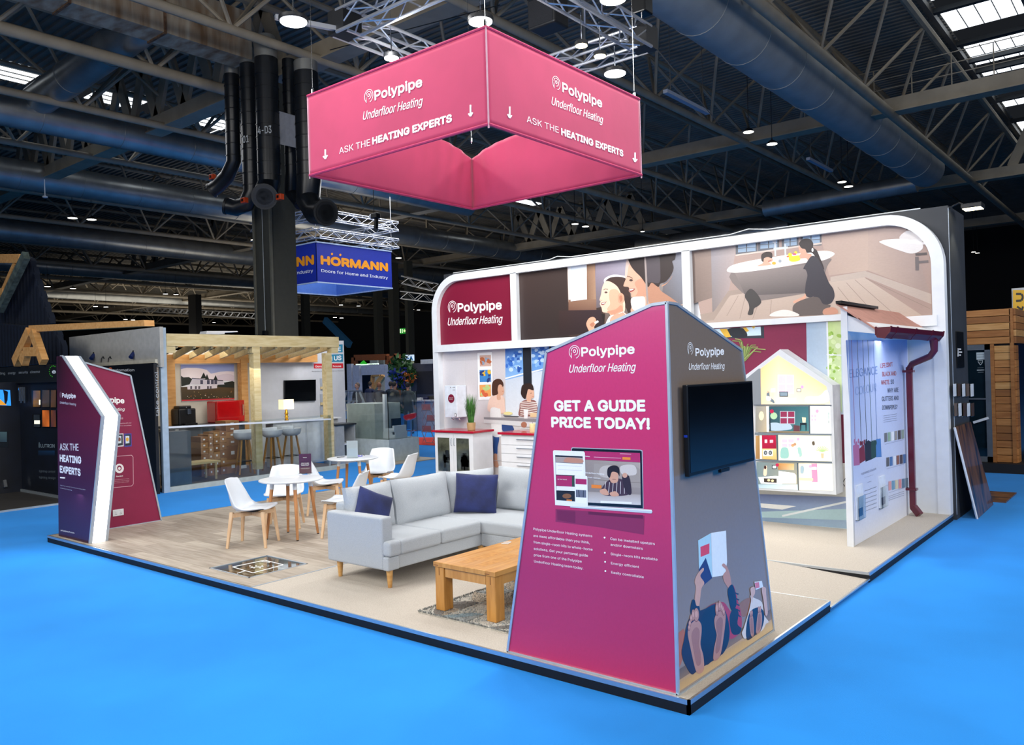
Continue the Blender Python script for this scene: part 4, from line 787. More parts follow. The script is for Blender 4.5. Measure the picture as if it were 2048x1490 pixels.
for i in range(9): a = -2.9+i*.33; p.line('a9c98a', zd(585, 935, 585+45*math.cos(a), 930+36*math.sin(a)), 1.3)
p.poly('e9b893', zd(575,945, 596,945, 594,980, 578,980)); p.poly('5f6a72', zd(105,990, 652,1005, 656,1018, 105,1000))
p.grad(('6d8084', '8a8f86', 'b3a98e', '6b7f88'), zd(118,1008, 405,1015, 415,1205, 125,1190), 3, 2); p.grad(('b87c3e', 'e0b070', 'd8c29a', 'a87440'), zd(270,1015, 385,1018, 385,1065, 272,1062), 2, 1); p.poly('e8c9b0', zd(170,1060, 180,1035, 192,1040, 190,1100, 168,1100), True); p.blob('3d2420', *zd(180,1045)[0], 2.4, 3.6)
p.poly('26303a', zd(228,1028, 262,1028, 262,1056, 228,1056)); p.poly('f2f2ea', zd(233,1033, 257,1033, 257,1051, 233,1051)); p.blob('b51f4a', *zd(266,1028)[0], 3.4, 3.4); p.poly('dfe6e6', zd(130,1115, 250,1105, 302,1108, 300,1165, 150,1160)); p.poly('3b3530', zd(170,1122, 262,1125, 262,1155, 172,1150)); p.blob('e2d2a0', *zd(205,1136)[0], 3, 2.4); p.blob('e2d2a0', *zd(232,1140)[0], 3, 2.4); p.poly('eef2f2', zd(275,1070, 385,1085, 400,1100, 400,1160, 275,1160)); p.grad(('9db8c2', 'c9dbe0', 'dfeaec', 'a9c0c8'), zd(125,1165, 410,1165, 415,1205, 130,1192), 3, 1)
p.poly('4c5860', zd(405,1012, 416,1012, 422,1208, 412,1208)); room(('fdeec2', 'fff8dc', 'fffdf2', 'fdf1cf'), (416,1016, 655,1018, 662,1210, 420,1206)); p.poly('e58fb0', zd(508,1018, 548,1018, 553,1150, 512,1148)); p.poly('ffffff', zd(512,1042, 545,1042, 545,1062, 512,1062)); p.poly('9db4bc', zd(430,1045, 442,1032, 456,1045, 452,1085, 432,1085), True); p.poly('f0dcae', zd(420,1118, 520,1122, 520,1140, 420,1136)); p.blob('f5a8c4', *zd(500,1038)[0], 3, 3)
for i in range(9): p.line('f0eada', zd(556,1030+i*19, 656,1032+i*19), .5)
p.build('lit_rooms', hs, BACKLIT)
light('box_glow', 'AREA', (-1.55, 5.25, 1.0), 7, (1, .95, .85), .9, 1.2, (-1.5, 3.0, .9))
light('porch_fill', 'AREA', (-.16, 5.9, 2.24), 12, (.92, .95, 1), .25, 2.0, (-.3, 5.9, 0))  # added fill under the little roof, lifts the shaded advert panel
# ------------------------------------------------------------ kitchen cabinets with red worktops
redtop = mat('red_worktop', 'b3122c', .25, coat=.5, var=.03); cabw = mat('cabinet_white', 'e4e7ee', .35, var=.02)
A1, A2, A3 = G(867, 860, .93), G(946, 866, .93), G(970, 864, .93)
cy = 6.72; x0, x1 = WY(868, 866, cy).x, WY(946, 866, cy).x
cab = T('glazed_cabinet', 'white cabinet with two glazed doors and a red worktop below the boiler', 'cabinet', ((x0+x1)/2, 7.0, 0))
MB().box((x0+.02, cy+.02, .1), (x1-.01, 7.28, .9)).build('carcass', cabw, cab); MB().box((x0+.03, cy+.06, 0), (x1-.03, 7.25, .1)).build('plinth', cabw, cab)
tag(MB().box((x0-.04, cy-.03, .9), (x1+.03, 7.285, .94)).build('worktop', redtop, bevel=.004), 'glossy red worktop on the glazed cabinet, carrying the potted grass', 'worktop')
smoke = mat('smoked_glass', '55584a', .08, coat=.6, var=.3, scale=6)
xm = (x0+x1)/2; z5p = lambda x, y: WY(860+x/4.658, 640+y/4.658, cy)
for i, (a, b) in enumerate(((x0+.02, xm-.003), (xm+.003, x1-.01))):
    d = MB().box((a, cy, .11), (b, cy+.02, .89)).build('door', cabw, cab)
    MB().box((a+.075, cy-.004, .16), (b-.10, cy+.002, .80)).build('glass_panel', smoke, d)
    hxp = b-.035 if i == 0 else a+.035
    MB().path([(hxp, cy, .66), (hxp, cy-.03, .665), (hxp, cy-.035, .73), (hxp, cy-.03, .79), (hxp, cy, .795)], .006, 8).build('handle', alu, d)
    mb = MB(); q = random.Random(i)
    for k in range(8): mb.box((a+.17+q.random()*.12, cy-.0065, .2+q.random()*.3), (a+.19+q.random()*.22, cy-.0045, .26+q.random()*.34))
    mb.build('pipework', mat('dark_pipework', '1f2220', .4), d)
x2 = WY(997, 866, cy).x; x3 = x2+1.15
dc = T('drawer_cabinet', 'white five-drawer cabinet with a red worktop, partly hidden by the pink totem', 'cabinet', ((x2+x3)/2, 7.0, 0))
MB().box((x2+.05, cy+.02, .08), (x3, 7.28, .9)).build('carcass', cabw, dc)
tag(MB().box((x2, cy-.03, .9), (x3+.02, 7.285, .94)).build('worktop', redtop, bevel=.004), 'glossy red worktop on the drawer cabinet, carrying the candle', 'worktop')
for i in range(5):
    z1 = .87-i*.155; dr = MB().box((x2+.055, cy, z1-.148), (x3-.01, cy+.02, z1)).build('drawer', cabw, dc)
    MB().box((x2+.42, cy-.022, z1-.055), (x2+.98, cy-.010, z1-.043)).build('handle', alu, dr)
c_ = WY(953, 1000, cy)
cn = G(1065, 862, .94); cn = WY(860+958/4.658, 640+1030/4.658, 6.9)
cd = T('candle', 'squat cream candle on the red worktop of the drawer cabinet', 'candle', (cn.x, 6.9, .94)); MB().lathe((cn.x, 6.9, .94), [(.055, 0), (.058, .01), (.056, .15), (.045, .156)], 20).build('wax', mat('cream_wax', 'ede0a8', .5), cd, smooth=True); MB().tube((cn.x, 6.9, 1.09), (cn.x, 6.9, 1.12), .003, n=5).build('wick', black, cd)
pc = WY(860+385/4.658, 640+1015/4.658, 6.93)
pg = T('potted_grass', 'tall green ornamental grass in a small tan pot on the red worktop', 'potted plant', (pc.x, 6.93, .94))
MB().lathe((pc.x, 6.93, .94), [(.06, 0), (.075, .005), (.085, .14), (.078, .145), (.07, .12)], 20).build('pot', mat('tan_pot', 'b79b6e', .8, bump=.2), pg, smooth=True)
mb = MB(); q = random.Random(5)
for i in range(260):
    a = q.random()*6.28; r0 = q.random()*.055; r1_ = r0+.03+q.random()*.10; h_ = .34+q.random()*.25; b = Vector((pc.x+r0*math.cos(a), 6.93+r0*math.sin(a), 1.06)); t = Vector((pc.x+r1_*math.cos(a), 6.93+r1_*math.sin(a), 1.06+h_)); s_ = Vector((math.cos(a+1.5), math.sin(a+1.5), 0))*.004; m_ = b.lerp(t, .55)+Vector((0, 0, .03))
    mb.add([b-s_, b+s_, m_+s_, m_-s_, t], [(0,1,2,3), (3,2,4)])
mb.build('grass_blades', mat('grass_green', '4f8a3a', .6, var2='2d5a24', scale=20), pg, kind='stuff')
yb = 7.13; a, b = WY(860+132/4.658, 640+612/4.658, yb), WY(860+255/4.658, 640+910/4.658, yb)
bo = T('wall_boiler', 'white wall-hung boiler box with maroon round sticker above the glazed cabinet', 'boiler', (a.x, yb, b.z))
MB().box((a.x, yb, b.z), (b.x, 7.41, a.z)).build('casing', mat('boiler_white', 'dfe7f2', .3, coat=.3), bo, bevel=.012)
st = WY(860+198/4.658, 640+732/4.658, yb-.001); 
def disc(c, r, m, par, nm, d=.004, n=24): o = MB().prism([(c.x+r*math.cos(2*PI*i/n), c.y, c.z+r*math.sin(2*PI*i/n)) for i in range(n)], (0, -d, 0)).build(nm, m, par); return o
disc(st, .085, mat('maroon_sticker', '7d1836', .4), bo, 'sticker')
mb = MB(); lettering(mb, 'UNDERFLOOR', st+Vector((-.06, -.004, .01)), st+Vector((.06, -.004, .01)), .016, -Y_, 'ffffff', .01, res=1, up=Z_); lettering(mb, 'HEATING', st+Vector((-.045, -.004, -.018)), st+Vector((.045, -.004, -.018)), .016, -Y_, 'ffffff', .01, res=1, up=Z_); mb.build('sticker_text', PRINT, bo)
g = WY(860+238/4.658, 640+886/4.658, yb-.001); disc(g, .035, satin_black, bo, 'gauge'); disc(g+Vector((0, -.004, 0)), .027, white, bo, 'dial')
for dx, dz in ((-.02, 0), (.02, 0), (-.02, .05), (.02, .05), (-.09, .05)): disc(WY(860+224/4.658, 640+652/4.658, yb-.001)+Vector((dx, 0, dz)), .008, satin_black, bo, 'button')
for dx in (.12, .3): MB().path([(a.x+dx, 7.2, b.z), (a.x+dx, 7.2, b.z-.03), (a.x+dx+.03, 7.22, b.z-.05)], .01, 8).build('pipe_stub', chrome, bo)
# ------------------------------------------------------------ corner sofa
fab = mat('light_grey_weave', 'b8bec4', .85, var=.05, scale=180, bump=.35, bscale=420, var2='a7aeb6', sheen=.2)
oak = mat('pale_beech', 'd9a968', .45, var=.08, scale=5, stretch=(1, 1, 6), var2='c99453')
def cushion(c, sx, sy, sz, mat_, name, parent, rot=None, puff=.5, n=14, buttons=0, squash=1.0):
    """a stuffed pad: width sx, height sz, thickness sy (pillow profile)"""
    mb = MB(); c = Vector(c); R_ = rot or Matrix.Identity(3)
    def surf(side):
        def fn(u, v):
            a, b = u*2-1, v*2-1; e = max(0, (1-abs(a)**2.6))**.5*max(0, (1-abs(b)**2.6))**.5
            t = sy*(.5-puff/2+.0) + sy*puff*.5*e*1.0; t = sy*.5*(.04+.96*e**.8 if puff > .9 else (1-puff)+puff*e)
            if buttons:
                for k in range(buttons):
                    bx_ = (k+1)*2/(buttons+1)-1; d = math.hypot((a-bx_)*sx/.5, b*sz/.5); t -= .035*math.exp(-d*d*26)
            inw = 1-.05*(1-abs(a*b))*(max(abs(a), abs(b))**4)
            return c + R_ @ Vector((a*sx/2*inw, -side*t, b*sz/2*inw))
        return fn
    mb.grid(surf(1), n, n); b0 = len(mb.v); mb.grid(surf(-1), n, n)
    for k in range(len(mb.f)-n*n, len(mb.f)): mb.f[k] = tuple(reversed(mb.f[k]))
    rimi = [i for i in range(n+1)] + [(j)*(n+1)+n for j in range(1, n+1)] + [n*(n+1)+i for i in range(n-1, -1, -1)] + [j*(n+1) for j in range(n-1, 0, -1)]
    for i in range(len(rimi)): p_, q_ = rimi[i], rimi[(i+1) % len(rimi)]; mb.f.append((p_, b0+p_, b0+q_, q_)); mb.c.append(None); mb.m.append(0)
    o = mb.build(name, mat_, parent, smooth=True, bevel=0); return o
sf = T('corner_sofa', 'light grey L-shaped corner sofa with tapered wooden legs on the beige carpet', 'sofa', (-3.9, 1.8, 0))
MB().box((-4.32, .83, .17), (-3.46, 2.95, .31)).build('base_frame', fab, sf, bevel=.015)
MB().box((-3.46, 2.02, .17), (-1.75, 2.95, .31)).build('base_frame', fab, sf, bevel=.015)
MB().box((-4.345, .69, .17), (-3.515, .83, .665)).build('arm', fab, sf, bevel=.022, seg=3)
MB().box((-3.52, .69, .17), (-3.44, .84, .30)).build('arm_foot', fab, sf, bevel=.015)
MB().box((-4.345, .80, .17), (-4.2, 2.98, .74)).build('back_frame', fab, sf, bevel=.03, seg=3)
MB().box((-4.3, 2.84, .17), (-1.75, 2.98, .74)).build('back_frame', fab, sf, bevel=.03, seg=3)
def seat(a, b): return MB().box(a, b).build('seat_cushion', fab, sf, bevel=.035, seg=4)
seat((-4.25, .845, .30), (-3.42, 1.40, .445)); seat((-4.25, 1.405, .30), (-3.42, 1.998, .445)); seat((-4.25, 2.0, .30), (-1.78, 2.88, .445))
MB().box((-3.53, .695, .30), (-3.42, .86, .445)).build('seat_cushion', fab, sf, bevel=.035, seg=4)
RZ = lambda a: Matrix.Rotation(a, 3, 'Z')
def bc(c, w_, h_, rz, tilt): cushion(c, w_, .24, h_, fab, 'back_cushion', sf, RZ(rz) @ Matrix.Rotation(tilt, 3, 'X'), puff=.75, buttons=2)
bc((-4.15, 1.09, .655), .60, .48, PI/2, -.16); bc((-4.13, 1.80, .655), .84, .50, PI/2, -.2); bc((-4.03, 2.50, .66), .62, .47, PI/2-.35, -.16)
bc((-3.42, 2.76, .675), .80, .49, 0, -.14); bc((-2.6, 2.76, .675), .80, .49, 0, -.14)
for x, y in ((-4.26, .78), (-3.50, .76), (-3.5, 2.06), (-4.24, 2.9), (-1.85, 2.1), (-1.85, 2.9)):
    MB().lathe((x, y, 0), [(.018, 0), (.02, .004), (.033, .17)], 16).build('leg', oak, sf, smooth=True)
navy = mat('navy_velvet', '1f2b63', .75, var=.15, scale=6, sheen=.12, bump=.1, bscale=60, var2='151d47')
o = cushion((0, 0, 0), .40, .14, .42, navy, 'throw_cushion', None, RZ(1.3) @ Matrix.Rotation(.42, 3, 'Y') @ Matrix.Rotation(-.3, 3, 'X'), puff=1, n=20); o.location = (-4.0, 1.0, .64); tag(o, 'navy velvet cushion tucked behind the near arm of the sofa', 'cushion', 'navy cushions on the sofa')
o = cushion((0, 0, 0), .48, .14, .44, navy, 'throw_cushion', None, RZ(.62) @ Matrix.Rotation(.06, 3, 'Y') @ Matrix.Rotation(-.25, 3, 'X'), puff=1, n=20); o.location = (-3.80, 2.34, .66); tag(o, 'navy velvet cushion standing in the inner corner of the sofa', 'cushion', 'navy cushions on the sofa')
# ------------------------------------------------------------ rug and coffee table
rug = T('patterned_rug', 'shaggy grey and cream rug with leaf-shaped blocks under the coffee table', 'rug', (-2.2, 1.2, 0))
rm = {c: mat('rug_'+c, h_, .95, var=.15, scale=40, bump=1.0, bscale=150) for c, h_ in (('cream', 'cfcabf'), ('grey', '9fa3a2'), ('blue', '8fa3ab'), ('taupe', '7d7771'), ('beige', 'b9ab98'))}
MB().box((-2.68, .34, 0), (-1.36, 2.0, .012)).build('backing', rm['cream'], rug)
q = random.Random(11); cols = list(rm.values())
mb = MB(); nx_, ny_ = 5, 7
for i in range(nx_):
    for j in range(ny_):
        x0, y0, dx, dy = -2.68+1.32*i/nx_, .34+1.66*j/ny_, 1.32/nx_, 1.66/ny_; flip = (i+j) % 2
        arc_ = [(x0+dx*t, y0+dy*(t if flip else 1-t)+.07*math.sin(PI*t)) for t in (k/6 for k in range(7))]; arc2 = [(x0+dx*t, y0+dy*(t if flip else 1-t)-.07*math.sin(PI*t)) for t in (k/6 for k in range(7))]
        arc2 = [(x, min(max(y, .345), 1.995)) for x, y in arc2]; arc_ = [(x, min(max(y, .345), 1.995)) for x, y in arc_]
        mb.prism([(x, y, .012) for x, y in arc_ + arc2[-2:0:-1]], (0, 0, .006), mi=q.randrange(5))
        mb.prism([(x0, y0+(dy if not flip else 0), .012), (x0+dx, y0+(0 if not flip else dy), .012), (x0+dx, y0+(dy if not flip else 0), .012)], (0, 0, .004), mi=q.randrange(5))
mb.build('pile_blocks', cols, rug, kind='stuff')
mb = MB()
for i in range(5200):
    x, y = -2.68+1.32*q.random(), .34+1.66*q.random(); a = q.random()*6.28; s_ = .006
    if i < 1500: x, y = (-2.68+1.32*q.random(), .34+q.choice((0, 1.66))) if i % 2 else (-2.68+q.choice((0, 1.32)), .34+1.66*q.random())
    mb.add([(x-s_*math.cos(a), y-s_*math.sin(a), .012), (x+s_*math.cos(a), y+s_*math.sin(a), .012), (x+q.uniform(-.01, .01), y+q.uniform(-.01, .01), .028)], [(0,1,2)])
mb.build('tufts', rm['grey'], rug, kind='stuff')
ok2 = mat('golden_oak', 'd39a50', .38, var=.1, scale=4, stretch=(6, 1, 1), var2='bd8239', coat=.15); ok3 = mat('golden_oak_leg', 'cf944a', .4, var=.1, scale=4, stretch=(6, 6, 1), var2='b97e38')
okd = mat('oak_end_grain', '8f5a2a', .5)
tx0, tx1, ty0, ty1, tz = -2.59, -1.90, .44, 1.62, .425
ct = T('coffee_table', 'chunky golden oak coffee table standing on the patterned rug', 'coffee table', (-2.24, 1.0, 0))
ncol = 5
for i in range(ncol):
    a = tx0+.10+(tx1-tx0-.20)*i/ncol; MB().box((a+.0007, ty0+.09, tz-.035), (a+(tx1-tx0-.20)/ncol-.0007, ty1-.09, tz)).build('plank', ok3 if i % 2 else ok2, ct)
for a, b in (((tx0, ty0), (tx0+.1, ty1)), ((tx1-.1, ty0), (tx1, ty1)), ((tx0+.1, ty0), (tx1-.1, ty0+.09)), ((tx0+.1, ty1-.09), (tx1-.1, ty1))): MB().box((*a, tz-.04), (*b, tz+.001)).build('top_border', ok2, ct, bevel=.004)
MB().box((tx0+.1, (ty0+ty1)/2-.03, tz-.038), (tx1-.1, (ty0+ty1)/2+.03, tz+.0005)).build('cross_rail', ok2, ct)
for x in (tx0, tx1-.12):
    for y in (ty0+.01, ty1-.13):
        MB().box((x+.01, y, .018), (x+.11, y+.11, tz-.04)).build('leg', ok3, ct, bevel=.006)
        MB().box((x+.055, y-.001, tz-.11), (x+.064, y+.0, tz-.045)).build('joint_peg', okd, ct)
        MB().box((x+.01, ty0-.0005 if y < 1 else ty1-.001, tz-.03), (x+.06, ty0+.001 if y < 1 else ty1+.0005, tz-.022)).build('joint_peg', okd, ct)
for a, b in (((tx0+.12, ty0+.02), (tx1-.12, ty0+.045)), ((tx0+.12, ty1-.045), (tx1-.12, ty1-.02)), ((tx0+.02, ty0+.12), (tx0+.045, ty1-.12)), ((tx1-.045, ty0+.12), (tx1-.02, ty1-.12))): MB().box((*a, tz-.12), (*b, tz-.04)).build('apron', ok2, ct)
o = MB().path([(-2.55, 1.35, .44), (-2.6, 1.38, .43), (-2.63, 1.4, .2), (-2.62, 1.2, .04), (-2.45, .95, .03), (-2.2, .8, .03)], .0035, 6).build('cable', mat('grey_cable', '8d8f90', .5), smooth=True); tag(o, 'thin grey cable looping off the oak coffee table to the rug', 'cable')
o = MB().path([(-2.56, 1.33, .431), (-2.5, 1.37, .433), (-2.48, 1.30, .432), (-2.54, 1.28, .431)], .005, 6).build('charging_lead', white, smooth=True); tag(o, 'small coil of white cord on the far edge of the coffee table', 'cord')
# ------------------------------------------------------------ round tables and shell chairs
wp = mat('white_plastic', 'd0d6de', .32, var=.015, coat=.2); beech = mat('pale_ash_leg', 'dcbd9a', .5, var=.08, scale=4, stretch=(5, 5, 1), var2='cfa983'); legb = mat('orange_beech_leg', 'c28a5a', .45, var=.08, scale=4, stretch=(5, 5, 1), var2='b37a4a')
def make_table(loc, R_, label, rot):
    t = T('round_table', label, 'table', loc, 'round white cafe tables', rot); x, y, z = 0, 0, 0; ORG[t.name] = Vector((0,0,0))
    MB().lathe((0, 0, 0), [(R_-.02, .715), (R_-.004, .722), (R_, .73), (R_-.004, .738), (R_-.02, .74), (0, .74)], 48).build('table_top', wp, t, smooth=True)
    for k in range(4):
        a = PI/4+k*PI/2; u = Vector((math.cos(a), math.sin(a), 0)); p0 = u*(R_*.58)+Z_*.715; p1 = u*(R_*.80)
        MB().tube(p0, p0.lerp(p1, .13), .026, n=14).build('leg_socket', wp, t, smooth=True)
        l = MB().tube(p0.lerp(p1, .13), p1+Z_*.012, .023, .016, 14).build('leg', legb, t, smooth=True)
        MB().tube(p1+Z_*.012, p1, .015, n=10).build('foot', satin_black, l)
    return t
tA = (G(506,959,.74)+G(658,948,.74))/2; RA = (G(506,959,.74)-G(658,948,.74)).length/2
tB = (G(643.4,917,.74)+G(768,912.6,.74))/2
fe = [G(*a) for a in [(521,1079),(576,1063),(596,1084.5),(648,1067)]]; cA = sum(fe, Vector())/4
make_table((cA.x, cA.y, 0), .40, 'round white table with the maroon menu, nearer the hatch', .35)
make_table((tB.x, tB.y, 0), .40, 'round white table with the blank white menu, behind the sofa', .5)
def ss(v, a_, b_): t = min(1, max(0, (v-a_)/(b_-a_))); return t*t*(3-2*t)
def shell(u, v):
    """one-piece seat and back; u across, v from front lip of the seat to the top of the back"""
    a = u*2-1
    P = [(.235, .445), (.215, .462), (.10, .448), (-.02, .432), (-.12, .432), (-.185, .46), (-.22, .53), (-.245, .62), (-.27, .72), (-.29, .79), (-.305, .815)]
    k = v*(len(P)-1); i = min(int(k), len(P)-2); f = k-i
    g = lambda j: P[max(0, min(len(P)-1, j))]
    def cr(d): A_, B_, C_, D_ = (g(i-1)[d], g(i)[d], g(i+1)[d], g(i+2)[d]); return .5*((2*B_)+(-A_+C_)*f+(2*A_-5*B_+4*C_-D_)*f*f+(-A_+3*B_-3*C_+D_)*f**3)
    x, z = cr(0), cr(1)
    w_ = (.222+.026*ss(v, 0, .25))*(1-.32*ss(v, .45, 1.1))
    edge = abs(a)**3
    mid = math.exp(-((v-.48)/.26)**2)
    z += edge*.055*mid + .012*edge*(1-ss(v, .1, .4)); x += edge*.075*mid*(.25+.75*ss(v, .2, .45)) + .035*a*a*ss(v, .45, .75)
    if v > .93: z -= .03*abs(a)**4*(v-.93)/.07
    return Vector((x, a*w_, z))
def make_chair():
    c = T('shell_chair', 'x', 'chair', (0,0,0), 'white shell chairs around the cafe tables')
    o = MB().grid(shell, 16, 34).build('shell', wp, c, smooth=True); md = o.modifiers.new('solid', 'SOLIDIFY'); md.thickness = .012; md.offset = -1
    MB().grid(lambda u, v: Vector((.19-.33*v, (u*2-1)*.195, .452-.014*v+.016*math.sin(PI*min(1, max(0, v)))*(1-(u*2-1)**4))), 10, 10).build('seat_pad', wp, c, smooth=True)
    for s in (-1, 1):
        MB().bar((-.19, s*.17, .385), (.19, -s*.17, .385), .045, .05).build('cross_rail', beech, c, bevel=.004)
        for t in (-1, 1): MB().bar((t*.19, s*.17, .425), (t*.235, s*.225, 0), .048, .042, (1, 0, 0), w2=.03, h2=.03).build('leg', beech, c, bevel=.005)
    MB().lathe((0, 0, 0), [(.09, .41), (.09, .43)], 16).build('mount', satin_black, c)
    return c
ch = None
def seatat(x, y, rz, label):
    global ch
    if ch is None: ch = make_chair(); ch.location = (x, y, 0); ch.rotation_euler = (0, 0, rz); ch['label'] = label; return
    dup(ch, (x, y, 0), rz, label)
c1 = sum([G(*a) for a in [(456.5,1092),(497,1100),(559.6,1086),(510,1080.8)]], Vector())/4
seatat(-6.43, 1.19, .62, 'white shell chair standing nearest to the maroon totem, seat facing the table')
seatat(-7.12, 2.12, -.75, 'white shell chair behind the maroon menu, its back to the timber pergola')
seatat(-5.90, 2.18, PI+.55, 'white shell chair partly hidden by the sofa arm')
seatat(-7.49, 3.1, .75, 'white shell chair between the two round tables, seat toward the farther table')
seatat(-7.83, 4.42, -1.05, 'white shell chair farthest back, beside the glass display case')
seatat(-7.02, 4.12, PI+.4, 'white shell chair directly behind the sofa corner, seen from its side')
def board_on(loc, rz, w_, h_, name, label, mt, txt=None):
    o = T(name, label, 'menu stand', loc, None, rz); ORG[o.name] = Vector((0,0,0))
    MB().box((-w_/2, -.002, .004), (w_/2, .002, h_)).build('card', mt, o); MB().box((-w_/2, -.035, 0), (w_/2, .035, .004)).build('foot', glass, o)
    MB().box((-w_/2, -.005, .004), (w_/2, -.0025, h_)).build('clear_sleeve', glass, o)
    if txt:
        mb = MB()
        for b, z, ww, cp, bo_ in txt: lettering(mb, b, (-ww/2, -.0055, z), (ww/2, -.0055, z), cp, (0, -1, 0), 'ffffff', bo_, res=1, up=Z_)
        mb.build('lettering', PRINT, o)
m_ = G(611, 947, .74)
yawc = .62
board_on((m_.x, m_.y, .741), yawc, .165, .262, 'menu_stand', 'maroon menu card standing upright on the nearer round table', mat('maroon_card', '6d1a3a', .4, var=.03),
    (('SPEAK TO ONE', .135, .10, .009, .02), ('OF OUR HEATING', .120, .11, .009, .03), ('EXPERTS TODAY', .105, .10, .009, .03), ('Or visit us online to find out more', .07, .13, .0045, 0), ('about underfloor heating', .061, .1, .0045, 0), ('Polypipe', .21, .05, .01, .02)))
m_ = G(705, 916, .74)
board_on((m_.x, m_.y, .741), yawc+.1, .17, .27, 'menu_stand', 'blank white menu card standing on the farther round table', mat('white_card', 'e9edf8', .5, var=.01))
q = random.Random(2)
for i, (px, py, cc, lab) in enumerate(((713, 911, '5b55c8', 'violet pen lying beside the blank menu card, leftmost'), (718, 913, '4a44b8', 'violet pen in the middle of the small heap by the blank menu card'), (724, 911, '5b55c8', 'violet pen at the right end of the heap by the blank menu card'), (728, 910, '6f6f78', 'grey pen at the far right of the farther table'), (682, 914, '3c3d42', 'dark pen left of the blank menu card'))):
    p_ = G(px, py, .745); a = q.uniform(-.6, 1.4); d = Vector((math.cos(a), math.sin(a), 0))*.065
    b_ = T('pen', lab, 'pen', p_, 'pens on the farther table'); MB().tube(p_-d, p_+d*.8, .0048, n=8).build('barrel', mat('pen_'+cc, cc, .4), b_); MB().tube(p_+d*.8, p_+d, .004, .001, 8).build('tip', chrome, b_)
# ------------------------------------------------------------ the dark partition's right end: plaque, sample cards, flood lamp, leaning boards
XR = .032
def boxX(x, p0, p1, dep, col=None, mb=None, dx=0):
    a, b = WX(*p0, x), WX(*p1, x); return (mb or MB()).box((x-dep, a.y, a.z), (x, b.y, b.z))
a, b = WX(1911, 663, XR), WX(1927, 735, XR)
pq = T('wall_plaque', 'black plaque with small white lettering on the end of the dark partition', 'plaque', (XR, a.y, b.z))
MB().box((XR+.001, a.y, b.z), (XR+.012, b.y, a.z)).build('board', black, pq)
mb = MB(); c = WX(1914, 704, XR+.013); lettering(mb, 'Brand', c, WX(1925, 704, XR+.013), .03, X_, 'ffffff', .01, res=1, up=Z_) if False else None
for z_, w_ in ((.03, .14), (-.01, .2), (-.05, .12)): mb.add([c+Vector((.001, .12, z_)), c+Vector((.001, .12+w_, z_)), c+Vector((.001, .12+w_, z_+.018)), c+Vector((.001, .12, z_+.018))], [(0,1,2,3)], (.8, .8, .8))
mb.add([c+Vector((.001, .02, -.06)), c+Vector((.001, .09, -.06)), c+Vector((.001, .09, .05)), c+Vector((.001, .05, .05))], [(0,1,2,3)], (.8, .8, .8)); mb.build('emblem', PRINT, pq)
ze = cv(1880, 560, 3.725)
cardm = [mat('sample_walnut', '4a3527', .4), mat('sample_white', 'd9dee4', .4), mat('sample_taupe', '6d5c50', .4)]
for r_, (yy, xs) in enumerate(((825, (88, 120, 155, 185, 218)), (970, (97, 127, 162, 192, 222)))):
    for i, x_ in enumerate(xs):
        a, b = WX(*ze(x_, yy-50)[0], XR), WX(*ze(x_+24, yy+45)[0], XR)
        o = T('sample_card', '%s sample in a clear wall holder, %s of the %s row on the dark partition' % (('white', 'brown')[(i+r_) % 2], ('first', 'second', 'third', 'fourth', 'fifth')[i], ('upper', 'lower')[r_]), 'sample', (XR, a.y, b.z), 'sample cards on the dark partition')
        MB().box((XR+.012, a.y+.01, b.z+.01), (XR+.02, b.y-.01, a.z)).build('card', cardm[1] if (i+r_) % 2 == 0 else cardm[0 if i % 3 else 2], o); MB().box((XR+.001, a.y, b.z), (XR+.012, b.y, a.z-.03)).build('holder', glass, o)
fp = WX(1925, 432, .25)
fl_ = T('flood_lamp', 'small flood lamp on a bracket lighting the end of the dark partition', 'lamp', (.25, 7.7, 4.0))
fy = 7.55; fz_ = 3.98
MB().box((.16, fy, fz_), (.40, fy+.26, fz_+.06)).build('housing', satin_black, fl_, bevel=.01)
MB().box((.175, fy+.015, fz_-.006), (.385, fy+.245, fz_)).build('lens', mat('warm_lens', 'fff3c8', .3, emit='fff0c0', estr=6), fl_); MB().path([(.0, fy+.13, 4.03), (.12, fy+.13, 4.08), (.2, fy+.13, fz_+.05)], .012, 8).build('bracket', satin_black, fl_)
light('flood_light', 'SPOT', (.28, fy+.13, fz_-.02), 26, (1, .93, .7), .05, target=(.02, fy+.25, 2.4), spot=1.3)
marb = mat('brown_marble_board', '7a5236', .35, var2='1a1c28', scale=3.2, stretch=(1, 2.2, .5), coat=.3)
A_, B_ = Vector((.22, 7.66, FZ)), Vector((.20, 8.95, FZ)); C_, D_ = WX(1945, 840, .05), WX(1908, 855, .05); C_.x = D_.x = .048
C_ = D_ + (B_-A_)*.86
lb = T('leaning_board', 'glossy dark brown wood-look board leaning against the dark partition', 'board', (.2, 8.2, FZ))
MB().prism([A_, B_, C_, D_], (.018, 0, .004)).build('face', marb, lb); MB().bar(A_+Vector((.01, -.006, 0)), D_+Vector((.01, -.006, 0)), .02, .02).build('white_edge', white, lb)
o = MB().box((-.02, 9.2, FZ), (.34, 10.2, FZ+.02)).build('flat_board', marb); tag(o, 'second brown board lying flat on the carpet beyond the leaning board', 'board')
o = MB().path([(-.0, 7.46, 3.95), (.04, 7.46, 4.0), (.05, 7.6, 4.02)], .006, 6).build('lamp_cable', satin_black); tag(o, 'black cable at the top corner of the dark partition', 'cable')
